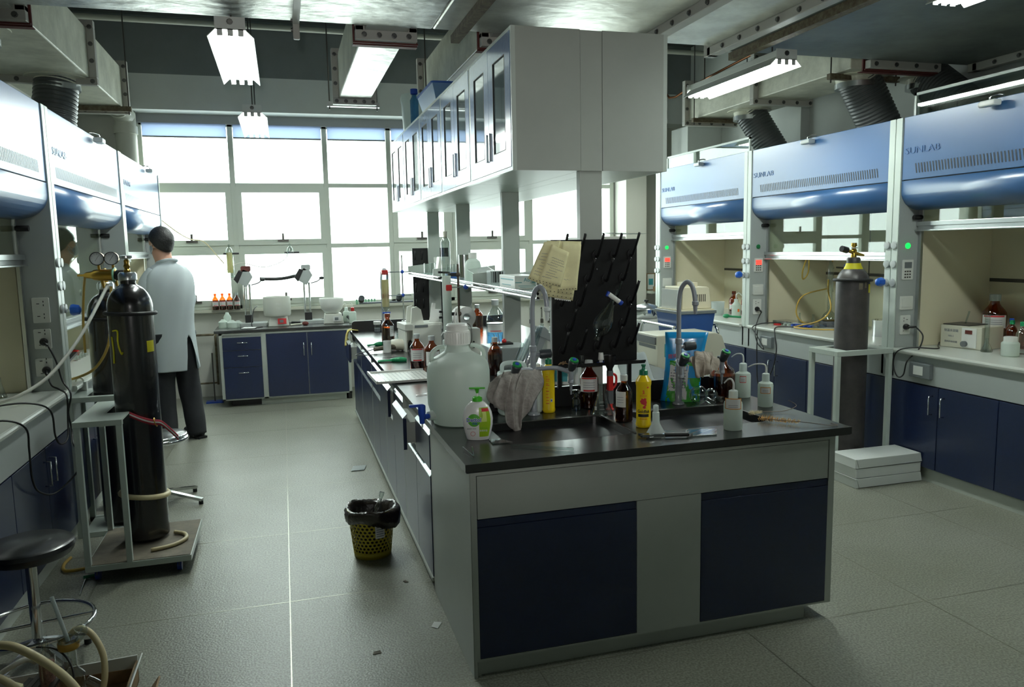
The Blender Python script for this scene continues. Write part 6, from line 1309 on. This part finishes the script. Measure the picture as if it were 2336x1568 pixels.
# ================================================================== THINGS IN THE FUME HOODS
ZH = .886
t = thing('water_bath', 'beige thermostat water bath with a dark red display in the nearest right hood', 'water bath', (4.56, 4.24, ZH), -1.42)
G().box(-.15, -.11, 0, .15, .12, .155).obj('housing', 'beige', t, bev=.005); G().box(-.14, -.10, .155, .05, .10, .162).obj('lid', 'steel_dark', t)
G().box(.01, -.114, .01, .115, -.11, .145).obj('control_panel', 'white_plastic', t); G().box(.035, -.117, .105, .085, -.114, .130).obj('display', 'red_oxide', t); G().cyl((.035, -.114, .035), (.035, -.135, .035), .020).obj('dial', 'grey_plastic', t)
for s_, z, sz in (('恒温水浴锅', .118, .021), ('HH-1', .080, .019), ('郑州科技仪器', .040, .016)): text('lettering', s_, sz, frame3((-.070, -.1115, z), (1, 0, 0), (0, 0, 1)), 'grey_print', t, .0005)
G().cyl((-.05, .0, .15), (-.02, 0, .25), .006).obj('thermometer', 'glass', t)
bottle('solvent_bottle', 'big brown filled solvent bottle with a red and white label behind the water bath', 'bottle', (4.79, 4.27, ZH), .078, .36, 'amber', 'clear_solid', (.35, .60, 2.2, 'red_print'), 'amber_liquid', rz=-.85, fill=.95, neck=.36)
for x, y, r, h, m, c, lb in ((4.79, 4.13, .035, .20, 'amber', 'tap_valve_blue', 'brown bottle with a blue cap in the nearest right hood'), (4.68, 4.03, .035, .20, 'amber', 'glove_green', 'brown bottle with a green cap in the nearest right hood'),
                          (4.80, 4.03, .035, .20, 'amber', 'black_plastic', 'brown bottle with a black cap at the right edge'), (4.57, 3.86, .036, .21, 'clear', 'glove_green', 'clear bottle with a green cap at the right edge')):
    bottle('reagent_bottle', lb, 'bottle', (x, y, ZH), r, h, m, c, None, None)
bottle('plastic_jar', 'squat white plastic jar in front of the capped bottles in the nearest right hood', 'jar', (4.43, 3.82, ZH), .052, .125, 'hdpe', 'white_plastic', None, None, neck=.6, shoulder=.75, caph=.22)
t = thing('conical_flask', 'small glass flask beside the solvent bottle in the nearest right hood', 'flask', (4.46, 4.02, ZH)); G().lathe([(0, 0), (.035, 0), (.036, .01), (.012, .065), (.012, .09)], n=20).obj('glass_body', 'clear', t)
t = thing('measuring_cylinder', 'tall clear measuring cylinder beside the solvent bottle', 'cylinder', (4.50, 4.06, ZH)); G().lathe([(0, 0), (.03, 0), (.03, .006), (.016, .012), (.016, .23), (.02, .24)], n=18).obj('glass_body', 'clear', t)
# middle right hood: glass apparatus, clamps, amber tubing
t = thing('reaction_setup', 'tall glass condenser and amber filled flask clamped in the middle right hood', 'apparatus', (4.62, 5.78, ZH))
G().lathe([(0, .02), (.05, .03), (.07, .07), (.05, .11), (.018, .14), (.018, .17)], n=24).obj('flask', 'clear', t); G().lathe([(0, .025), (.045, .033), (.064, .06), (0, .06)], n=20).obj('amber_liquid', 'tape_brown', t)
G().lathe([(.012, .17), (.020, .19), (.020, .30), (.026, .31), (.026, .52), (.016, .55), (.016, .62)], n=18).obj('condenser', 'clear', t)
G().lathe([(0, 0), (.10, 0), (.10, .012), (.085, .02), (.085, .05), (0, .05)], n=24).obj('stirrer_ring', 'grey_plastic', t)
t = thing('retort_stand', 'clamp stand with black clamps and blue bosses in the middle right hood', 'stand', (4.66, 5.62, ZH)); G().cyl((0, 0, 0), (0, 0, .66), .006).obj('rod', 'steel_dark', t); G().rbox(-.06, -.08, 0, .06, .08, .012, .01, 'z').obj('base', 'blue_box', t)
for z in (.52, .40, .30): G().cyl((-.04, -.06, z), (.02, .16, z), .007).obj('clamp', 'black_plastic', t); G().box(-.02, -.02, z-.03, .02, .02, z+.03).obj('boss', 'tap_valve_blue', t)
for i, (P, lb) in enumerate((([(4.50, 5.95, 1.50), (4.48, 5.98, 1.38), (4.50, 6.0, 1.30), (4.53, 5.97, 1.36), (4.52, 5.95, 1.50)], 'amber tube looped under the sash of the middle right hood'),
    ([(4.60, 5.80, 1.22), (4.45, 5.92, 1.16), (4.40, 5.95, 1.03), (4.42, 5.90, .93), (4.50, 5.76, .90)], 'amber tube bulging left beside the condenser'),
    ([(4.58, 5.76, 1.30), (4.52, 5.68, 1.20), (4.50, 5.62, 1.05), (4.45, 5.70, .95), (4.30, 5.80, .90), (4.24, 5.72, .897), (4.30, 5.55, .897), (4.42, 5.42, .90)], 'amber tube coiling on the worktop of the middle right hood'),
    ([(4.60, 5.74, 1.46), (4.58, 5.66, 1.53), (4.60, 5.58, 1.50), (4.62, 5.50, 1.30)], 'brown tube arching over the clamp in the middle right hood'))):
    dark_tube(lb, P, .0065, 'amber_tube', 'hose_amber', 'tube')
t = thing('glass_manifold', 'glass manifold and rods behind the dark grey cylinder', 'apparatus', (4.60, 5.0, ZH)); 
for x, z0, z1 in ((0, 0, .62), (.06, 0, .55), (-.03, .1, .6)): G().cyl((x, x*1.5, z0), (x, x*1.5, z1), .006).obj('rod', 'steel_dark', t)
for z in (.50, .36, .20): G().cyl((-.05, -.15, z), (.02, .12, z), .007).obj('cross_rod', 'glass', t); G().ball((-.02, -.10, z), .018).obj('clamp', 'black_plastic', t)
G().lathe([(0, 0), (.08, 0), (.08, .12), (.085, .13)], (-.1, 0, .0), 24).obj('steel_pot', 'chrome', t); G().lathe([(0, 0), (.05, .01), (.065, .05), (.05, .09), (.02, .11)], (-.12, -.17, .0), 20).obj('round_bottle', 'hdpe', t)
t = thing('sample_tray', 'clear tray with blue tipped tubes on the worktop of the middle right hood', 'tray', (4.42, 5.98, ZH), .1); G().box(-.07, -.28, 0, .09, .22, .035).obj('tray', 'bag_film', t)
for i in range(8): G().cyl((-.10, -.26+.05*i, .012), (-.03, -.25+.05*i, .02), .010, n=8).obj('tube', 'tap_valve_blue' if i < 5 else 'hdpe', t)
t = thing('round_lid', 'round red screw lid in the middle right hood', 'dish', (4.30, 6.08, ZH)); G().lathe([(0, 0), (.034, 0), (.034, .018), (0, .02)], n=20).obj('lid', 'red_plastic', t)  # a loose red screw lid lying on the worktop, not a dish
for i, (x, y, lb) in enumerate(((4.55, 6.10, 'small conical flask at the left of the middle right hood'), (4.62, 6.0, 'short glass flask in the middle right hood'), (4.70, 5.92, 'glass flask beside the amber flask in the middle right hood'))):
    t = thing('conical_flask', lb, 'flask', (x, y, ZH)); G().lathe([(0, 0), (.030, 0), (.010, .06), (.010, .10-.01*i)], n=16).obj('glass_body', 'clear', t)
# far right hood
t = thing('wash_bottle', 'white wash bottle with an orange sticker in the far right hood', 'bottle', (4.44, 6.98, ZH)); G().lathe([(0, 0), (.045, 0), (.045, .12), (.02, .15), (.02, .18)], n=20).obj('body', 'hdpe', t); G().tube([(0, 0, .18), (0, 0, .22), (.03, 0, .24), (.06, -.02, .21)], .006, 8).obj('spout', 'white_plastic', t); curved_label(t, .0457, .05, .08, .5, 'orange_print')
t = thing('green_scoop', 'green plastic scoop lying in the far right hood', 'scoop', (4.24, 6.84, ZH)); G().ball((0, 0, .025), .035, sz=.6).obj('bowl', 'glove_green', t); G().tube([(.02, 0, .02), (.09, -.04, .015), (.13, -.06, .012)], .010, 8).obj('handle', 'glove_green', t)
for i, (x, y, lb) in enumerate(((4.60, 7.28, 'brown bottle behind the white case, left'), (4.62, 7.08, 'brown bottle in the far right hood, middle'), (4.66, 6.92, 'brown bottle in the far right hood, right of the wash bottle'))):
    bottle('reagent_bottle', lb, 'bottle', (x, y, ZH), .05, .24, 'amber', 'amber', (.2, .45, 2, 'red_print'), 'amber_liquid', rz=-.6)
t = thing('plastic_beaker', 'frosted plastic beaker in the far right hood', 'beaker', (4.36, 7.20, ZH)); G().lathe([(0, 0), (.06, 0), (.07, .14), (.074, .142)], n=20).obj('beaker', 'film', t)
G().box(4.898, 6.5, 1.2, 4.905, 7.5, 1.21).box(4.898, 6.5, 1.5, 4.905, 7.5, 1.51).box(4.898, 6.75, .9, 4.905, 6.76, 1.66).box(4.898, 7.05, .9, 4.905, 7.06, 1.66).obj('wire_grid', 'aluminium', label='thin metal grid on the back wall of the far right hood', cat='grid')
# left hoods
for x, y, lb in ((-1.66, 6.55, 'brown bottle seen under the low sash of the middle left hood'), (-1.72, 6.38, 'second brown bottle under the low sash of the middle left hood')):
    bottle('reagent_bottle', lb, 'bottle', (x, y, ZH), .06, .24, 'amber', 'black_plastic', (.15, .5, 2.6, 'red_print'), 'amber_liquid', rz=.6)
t = thing('tool_pile', 'small pile of blue and black tools in the middle left hood', 'tools', (-1.52, 6.05, ZH)); 
for i in range(5): G().bar((-.08+.03*i, -.10, .015), (.02+.01*i, .10, .03+.008*i), .03, .016).obj('tool', ('blue_box', 'black_plastic', 'steel_dark')[i % 3], t)
t = thing('glass_stoppers', 'row of small glass stoppers in the middle left hood', 'stoppers', (-1.47, 6.35, ZH))
for i in range(5): G().lathe([(0, 0), (.018, 0), (.012, .03), (.02, .05), (0, .055)], (0, -.16+.08*i, 0), 12).obj('stopper', 'clear', t)
t = thing('red_tape_roll', 'red plastic piece in the middle left hood', 'piece', (-1.55, 6.42, ZH+.0)); G().tube([(-.04, 0, .03), (0, .01, .04), (.05, .0, .03)], .02, 8).obj('piece', 'red_plastic', t)
t = thing('socket_adapter', 'small white adapter hanging at the nose of the middle left worktop', 'adapter', (-1.195, 5.16, .832)); G().box(-.02, -.02, 0, .02, .02, .05).obj('block', 'white_plastic', t); G().torus((-.02, 0, .055), .02, .006, (0, 1, 0)).obj('ring', 'white_plastic', t)
t = thing('conical_flask', 'small clear flask at the left edge in the nearest left hood', 'flask', (-1.50, 4.72, ZH)); G().lathe([(0, 0), (.035, 0), (.012, .08), (.012, .11)], n=18).obj('glass_body', 'clear', t)

# ------------------------------------------------------------------ swivel clips on the hood tops (small white lamps)
for i, (x, y, s_, lb) in enumerate(((4.05, 3.72, 1, 'small white sensor lamp on top of the nearest right hood'), (4.06, 5.40, 1, 'small pale clip lamp on top of the middle right hood'), (4.06, 7.10, 1, 'small clip lamp on top of the far right hood'),
                            (-1.18, 6.10, -1, 'small clip lamp on top of the middle left hood'), (-1.18, 8.25, -1, 'small clip lamp on top of the far left hood'))):
    t = thing('clip_lamp', lb, 'lamp', (x, y, 2.41), 0, 'clip lamps on the hood tops'); w = -s_
    G().rbox(-.03, -.05, .0, .03, .05, .035, .01, 'y').obj('lamp_body', 'hood_grey' if i else 'white_plastic', t, bev=.004); G().lathe([(0, 0), (.020, 0), (.018, .02), (0, .025)], (0, .05, .018), 14, (0, 1, 0)).obj('lens', 'white_plastic', t)
    G().tube([(0, 0, .035), (0, 0, .055), (.03*s_, -.02, .065), (.055*s_, -.04, .06)], .006, 8).obj('arm', 'chrome', t)
# ------------------------------------------------------------------ plugs and cables
def plug(label, p, d, P):
    t = thing('power_plug', label, 'plug', p); G().lathe([(0, 0), (.020, 0), (.022, .012), (.016, .028), (0, .03)], (0, 0, 0), 16, d).obj('plug_body', 'black_plastic', t)
    q = Vector(d)*.02; G().tube([q, q+Vector((P[0][0]-p[0], P[0][1]-p[1], P[0][2]-p[2]))*.5, Vector(P[0])-Vector(p)], .008, 8).obj('plug_neck', 'black_plastic', t)
    G().tube([Vector(v)-Vector(p) for v in P], .0048, 8).obj('cable', 'cable', t)
plug('black plug and looping cable in the middle socket of the near left hood', (-1.30, 4.85, 1.165), (0, -1, 0), [(-1.275, 4.81, 1.15), (-1.235, 4.79, 1.06), (-1.21, 4.78, .95), (-1.165, 4.74, .88), (-1.18, 4.72, .78), (-1.17, 4.72, .68), (-1.155, 4.66, .62), (-1.10, 4.55, .52), (-1.17, 4.35, .44), (-1.19, 4.15, .50), (-1.18, 4.02, .60), (-1.17, 3.98, .75), (-1.17, 3.96, .86), (-1.24, 3.90, .912), (-1.38, 3.85, .90)])
plug('black plug in the lowest socket of the near left hood', (-1.30, 4.85, 1.005), (0, -1, 0), [(-1.285, 4.80, .98), (-1.26, 4.76, .93), (-1.215, 4.72, .912), (-1.17, 4.68, .88), (-1.17, 4.66, .76), (-1.165, 4.60, .66), (-1.175, 4.50, .655), (-1.175, 4.42, .72), (-1.17, 4.36, .86), (-1.24, 4.30, .915), (-1.36, 4.22, .925), (-1.5, 4.1, .905)])
plug('black plug and crossed cable at the middle right hood', (4.165, 6.21, 1.03), (0, -1, 0), [(4.19, 6.17, 1.0), (4.12, 6.12, .94), (4.045, 6.05, .84), (4.03, 5.98, .74), (4.04, 5.90, .70), (4.04, 6.0, .80), (4.05, 6.10, .87), (4.10, 6.05, .91), (4.20, 5.98, .92), (4.32, 6.02, .905)])
plug('black plug of the water bath cable on the cheek of the nearest right hood', (4.175, 4.43, 1.03), (0, -1, 0), [(4.22, 4.38, 1.03), (4.235, 4.33, .97), (4.15, 4.28, .88), (4.045, 4.26, .82), (4.035, 4.28, .72), (4.04, 4.34, .70), (4.04, 4.38, .78), (4.05, 4.36, .87), (4.12, 4.30, .90), (4.25, 4.22, .895), (4.34, 4.30, .90), (4.38, 4.33, .92)])
dark_tube('long black cable running down the front of the middle right hood', [(4.34, 5.68, .895), (4.20, 5.85, .895), (4.08, 5.80, .895), (4.05, 5.76, .84), (4.04, 5.72, .70), (4.045, 5.80, .50), (4.05, 5.98, .36), (4.05, 6.02, .60), (4.05, 6.02, .86)], .0048, 'cable', 'cable', 'cable')

# ------------------------------------------------------------------ bin, cooler box and pot on the right of the island
t = thing('service_trolley', 'steel tube trolley frame behind the beige analyser', 'trolley', (3.22, 5.95, 0), world=True)
for x in (3.03, 3.42):
    for y in (5.62, 6.28): G().tube([(x, y, 0), (x, y, .70), (x, y+(.02 if y < 6 else -.02), .90), (x, y+(.06 if y < 6 else -.06), .955)], .012, 10).obj('leg', 'chrome', t)
    G().cyl((x, 5.66, .965), (x, 6.24, .965), .012).obj('top_rail', 'chrome', t)
G().box(3.0, 5.60, .78, 3.45, 6.30, .80).box(3.0, 5.60, .30, 3.45, 6.30, .32).obj('shelf', 'offwhite', t)
t = thing('cooling_box', 'blue plastic box with a pale rim on the trolley', 'box', (3.23, 5.85, .801), -.0); G().add([(-.13, -.18, 0), (.13, -.18, 0), (.13, .18, 0), (-.13, .18, 0), (-.16, -.21, .27), (.16, -.21, .27), (.16, .21, .27), (-.16, .21, .27)], [(0, 3, 2, 1), (0, 1, 5, 4), (1, 2, 6, 5), (2, 3, 7, 6), (3, 0, 4, 7)]).obj('box', 'blue_box', t)
G().box(-.17, -.22, .265, .17, .22, .29).obj('rim', 'lcd_grey', t, bev=.004); G().box(-.155, -.205, .28, .155, .205, .30).obj('lid', 'liner', t)
t = thing('vented_case', 'cream instrument case with vent slots standing on the blue box', 'instrument', (3.25, 5.86, 1.102)); G().prism([(-.13, 0), (.14, 0), (.12, .17), (.10, .18), (-.12, .18)], 'y', -.16, .16).obj('case', 'liner', t, bev=.006)
for i in range(7): G().box(-.03+.018*i, -.163, .06, -.024+.018*i, -.16, .12).obj('vent_slot', 'black_plastic', t)
G().box(-.155, -.15, .0, -.14, .15, .16).obj('white_panel', 'paper', t)
G().rbox(-.05, -.08, .18, .06, .08, .215, .01, 'z').obj('top_vent', 'liner', t)
t = thing('side_cabinet', 'pale cabinet under the steel pot behind the black rack', 'cabinet', (3.22, 6.62, 0)); G().box(-.17, -.2, 0, .14, .2, .955).obj('body', 'offwhite', t, bev=.005); G().box(-.16, -.203, .80, .13, -.2, .93).obj('drawer', 'white_plastic', t)
t = thing('steel_pot', 'shiny steel pot with a domed glass lid', 'pot', (3.22, 6.56, .956)); G().lathe([(0, 0), (.10, 0), (.115, .02), (.12, .085), (.125, .09)], n=30).obj('pot', 'chrome', t); G().lathe([(.124, .09), (.118, .10), (.08, .125), (.03, .137), (0, .139)], n=30).obj('lid', 'aluminium', t)
G().lathe([(.008, .139), (.008, .15), (.024, .158), (.022, .172), (0, .176)], n=16).obj('lid_knob', 'black_plastic', t)
t = thing('wall_shelf', 'pale shelf with brackets beside the far right hood post', 'shelf', (4.5, 9.15, 1.02), world=True); G().box(4.43, 8.9, 1.02, 5.0, 9.35, 1.05).box(4.43, 9.3, .0, 4.46, 9.38, 1.02).obj('shelf', 'window_frame', t)
t = thing('picture_frame', 'small framed notice standing on the pale shelf', 'frame', (4.53, 9.1, 1.051)); G().box(-.06, 0, 0, .06, .012, .22).obj('frame', 'carton', t); G().box(-.048, -.003, .012, .048, .0, .208).obj('notice', 'paper', t); G().box(-.03, -.005, .07, .03, -.003, .15).obj('notice_picture', 'teal', t)
t = thing('carton', 'brown carton on the shelf behind the black rack', 'carton', (4.30, 8.80, 1.29)); t.location = (4.50, 8.86, 1.051)
G().box(-.04, -.04, 0, .04, .04, .06).obj('box', 'carton', t)
o = flat_bag('white folded plastic sheet on the end of the shelf above the black rack', [(1.55, 3.75, 1.70), (1.85, 3.72, 1.69), (1.86, 4.0, 1.69), (1.56, 4.02, 1.70)], 'film')
t = thing('shelf_crate', 'pale crate on the right shelf carrying the folded plastic sheet', 'crate', (1.62, 3.92, 1.4035)); G().box(-.09, -.2, 0, .09, .2, .28).obj('box', 'offwhite', t, bev=.004)

# ================================================================== THE MAN IN THE WHITE COAT
mat('skin', (196, 148, 124), .55); mat('hair', (22, 20, 20), .6, bump=(60, .5)); milky('coat_cloth', (216, 224, 226), .25, .9); mat('trouser', (34, 36, 40), .85, noise=(20, .12)); mat('shoe', (20, 20, 22), .5); mat('mask_blue', (190, 206, 216), .8)
MX, MY = -.955, 7.28
t = thing('person', 'dark haired person in white lab coat, seen from behind at the left hoods', 'person', (MX, MY, 0), math.radians(38))
# local frame: x to his right, +y is the way he faces
J = dict(pel=(0, 0, .93), sp1=(0, -.01, 1.08), sp2=(0, -.01, 1.25), ch=(0, .0, 1.42), nk=(0, .03, 1.555), hb=(0, .075, 1.66), hd=(0, .085, 1.745), ht=(0, .06, 1.80),
         ls=(-.15, .0, 1.44), le=(-.205, .07, 1.19), lw=(-.17, .26, 1.14), rs=(.15, .0, 1.44), re=(.205, .07, 1.19), rw=(.15, .28, 1.16),
         lh=(-.09, 0, .90), lk=(-.11, .02, .50), la=(-.12, -.02, .09), lt=(-.13, .14, .04), rh=(.09, 0, .90), rk=(.11, -.01, .50), ra=(.13, -.06, .09), rt=(.15, .10, .04), ch2=(0, .155, 1.675), ns=(0, .20, 1.735), jw=(0, .14, 1.655), el=(-.094, .070, 1.735), er=(.094, .070, 1.735))
RA = dict(pel=.13, sp1=.12, sp2=.125, ch=.11, nk=.056, hb=.070, hd=.098, ht=.075, ls=.048, le=.042, lw=.030, rs=.048, re=.042, rw=.030, lh=.085, lk=.058, la=.040, lt=.035, rh=.085, rk=.058, ra=.040, rt=.035, ns=.012, jw=.042, el=.019, er=.019)
E_ = [('pel', 'sp1'), ('sp1', 'sp2'), ('sp2', 'ch'), ('ch', 'nk'), ('nk', 'hb'), ('hb', 'hd'), ('hd', 'ht'), ('ch', 'ls'), ('ls', 'le'), ('le', 'lw'), ('ch', 'rs'), ('rs', 're'), ('re', 'rw'), ('pel', 'lh'), ('lh', 'lk'), ('lk', 'la'), ('la', 'lt'), ('pel', 'rh'), ('rh', 'rk'), ('rk', 'ra'), ('ra', 'rt'), ('hb', 'jw'), ('hd', 'ns'), ('hd', 'el'), ('hd', 'er')]
for s_, w_ in (('l', 'lw'), ('r', 'rw')):
    w = Vector(J[w_]); pm = w+Vector((0, .07, -.005)); J[s_+'pm'] = tuple(pm); RA[s_+'pm'] = .026; E_.append((w_, s_+'pm')); sg = -1 if s_ == 'l' else 1
    for i, (dx, L) in enumerate(((-.027, .075), (-.009, .085), (.009, .080), (.026, .062))):
        a, b, c = (pm+Vector((dx, .02, 0))), (pm+Vector((dx*1.15, .02+L*.5, -.012))), (pm+Vector((dx*1.2, .015+L*.85, -.04)))
        for k, (q, r_) in enumerate(((a, .010), (b, .0085), (c, .0075))): J[f'{s_}f{i}{k}'] = tuple(q); RA[f'{s_}f{i}{k}'] = r_
        E_ += [(s_+'pm', f'{s_}f{i}0'), (f'{s_}f{i}0', f'{s_}f{i}1'), (f'{s_}f{i}1', f'{s_}f{i}2')]
    for k, (q, r_) in enumerate(((w+Vector((-sg*.032, .045, -.01)), .011), (w+Vector((-sg*.045, .085, -.03)), .009))): J[f'{s_}t{k}'] = tuple(q); RA[f'{s_}t{k}'] = r_
    E_ += [(w_, s_+'t0'), (s_+'t0', s_+'t1')]
J.pop('ch2'); names_ = list(J); me = bpy.data.meshes.new('body'); me.from_pydata([J[n] for n in names_], [(names_.index(a), names_.index(b)) for a, b in E_], []); me.materials.append(M['skin'])
bo = bpy.data.objects.new('body', me); COL.objects.link(bo); bo.parent = t
md = bo.modifiers.new('skin', 'SKIN'); md.use_smooth_shade = True
if not me.skin_vertices: 
    bm = bmesh.new(); bm.from_mesh(me); bm.verts.layers.skin.verify(); bm.to_mesh(me); bm.free()
for i, n in enumerate(names_):
    me.skin_vertices[0].data[i].radius = (RA[n], RA[n]); me.skin_vertices[0].data[i].use_root = (n == 'pel')
md = bo.modifiers.new('sub', 'SUBSURF'); md.levels = 2; md.render_levels = 2
# clothes
def loft(par, name, m, rings, n=36, gap=None, solid=.004, fold=.0):
    rows = []
    for i, (z, cx, cy, rx, ry) in enumerate(rings):
        rows.append([(cx+(rx+fold*math.sin(5*a+i*.7)*min(1, i/3+.3))*math.cos(a), cy+(ry+fold*math.sin(7*a+i*1.1)*min(1, i/3+.3))*math.sin(a), z) for a in [2*PI*j/n for j in range(n)]])
    g = G(); vs = [p for r in rows for p in r]; fs = []
    for i in range(len(rows)-1):
        for j in range(n):
            k = (j+1) % n
            if gap and rings[i+1][0] <= gap[1] and j == gap[0]: continue
            fs.append((i*n+j, (i+1)*n+j, (i+1)*n+k, i*n+k))
    if gap:
        for i in range(len(rows)):
            if rings[i][0] < gap[1]:
                f = (gap[1]-rings[i][0])*.22
                x, y, z = vs[i*n+gap[0]]; vs[i*n+gap[0]] = (x-f*.8, y-f*.1, z); x, y, z = vs[i*n+gap[0]+1]; vs[i*n+gap[0]+1] = (x+f*.9, y-f*.5, z)
    g.add(vs, fs, True); return g.obj(name, m, par, solid=solid, sub=1)
coat = loft(t, 'lab_coat', 'coat_cloth', [(1.575, 0, .025, .075, .070), (1.55, 0, .02, .085, .080), (1.535, 0, .01, .125, .095), (1.51, 0, .005, .165, .108), (1.46, 0, 0, .205, .125), (1.38, 0, -.005, .214, .142), (1.28, 0, -.01, .205, .148), (1.16, 0, -.01, .190, .145), (1.05, 0, -.005, .185, .145), (.93, 0, 0, .195, .158), (.80, 0, 0, .205, .170), (.70, 0, 0, .210, .178), (.63, 0, 0, .215, .182)], gap=(28, .88), fold=.010)
G().tube([(-.07, -.02, 1.575), (-.04, -.055, 1.585), (.0, -.068, 1.588), (.04, -.055, 1.585), (.07, -.02, 1.575), (.06, .06, 1.56), (0, .10, 1.54), (-.06, .06, 1.56)], .013, 8, True).obj('collar', 'coat_cloth', coat)
for s_ in (-1, 1):
    P = [(s_*.12, .01, 1.475), (s_*.17, .03, 1.42), (s_*.195, .05, 1.30), (s_*.21, .075, 1.19), (s_*.205, .14, 1.15), (s_*.185, .20, 1.145), (s_*.17, .26, 1.145)]
    G().tube([(x, y, z+.004*math.sin(i*2)) for i, (x, y, z) in enumerate(P)], lambda u: .060+.010*math.sin(u*3)-.018*u+.004*math.sin(u*34), 18, cap=False).obj('sleeve', 'coat_cloth', coat, solid=.003)
tr = G()
for s_ in (-1, 1):
    h_, k_, a_ = (J['lh'], J['lk'], J['la']) if s_ < 0 else (J['rh'], J['rk'], J['ra'])
    tr.tube([(h_[0], h_[1], .96), (h_[0], h_[1], .80), (k_[0], k_[1]+.0, .50), ((k_[0]+a_[0])/2, (k_[1]+a_[1])/2, .28), (a_[0], a_[1], .035)], lambda u: .112-.034*u+.002*math.sin(u*24), 20, cap=False)
tr.lathe([(.13, 0), (.165, -.04), (.17, -.10), (.15, -.16)], (0, 0, 1.02), 24, sy=.8).obj('trousers', 'trouser', t, solid=.003)
for s_, a_, b_ in ((-1, J['la'], J['lt']), (1, J['ra'], J['rt'])):
    G().tube([(a_[0], a_[1]-.05, .05), (a_[0], a_[1], .052), (b_[0], b_[1], .045), (b_[0]+.005*s_, b_[1]+.04, .035)], lambda u: .048-.012*u, 14).box(a_[0]-.04, a_[1]-.085, .002, a_[0]+.04, a_[1]+.0, .02).obj('shoe', 'shoe', t)
# hair, cap shaped with tufts
hr = []; N_ = 40
for i in range(13):
    row = []
    for j in range(N_):
        a = 2*PI*j/N_; fr = math.sin(a)                      # +1 forehead, -1 nape
        zb_ = 1.735+.050*max(0, fr)**.7-.085*max(0, -fr)**.8+(.0 if abs(fr) > .25 else .012)
        u = i/12; top = 1.872; z = top-(top-zb_)*u**1.6
        q = max(0, min(1, (z-1.745)/(top-1.745))); rad = math.sqrt(max(0, 1-q*q)) if z > 1.745 else 1-.22*((1.745-z)/.085)
        k_ = 1+.018*math.sin(j*5.3+i*1.7)
        row.append((.098*rad*k_*math.cos(a), .072+.112*rad*k_*math.sin(a), z))
    hr.append(row)
G().sheet(hr, True, True).obj('hair', 'hair', t, solid=.010)
mk = []
for i in range(6):
    mk.append([(.075*math.sin(a), .085+.112*math.cos(a)+.012*math.sin(i/5*PI), 1.635+.018*i+.006*math.cos(a)) for a in [(-1.15+2.3*k/12) for k in range(13)]])
G().sheet(mk).obj('face_mask', 'mask_blue', t, solid=.002)
for s_ in (-1, 1): G().tube([(s_*.07, .13, 1.66), (s_*.090, .085, 1.70), (s_*.095, .060, 1.72)], .002, 6).tube([(s_*.07, .13, 1.64), (s_*.088, .075, 1.665), (s_*.094, .058, 1.70)], .002, 6).obj('mask_strap', 'mask_blue', t)
for s_ in (-1, 1): G().ball((s_*.034, .172, 1.755), .010).obj('eye', 'paper', t)
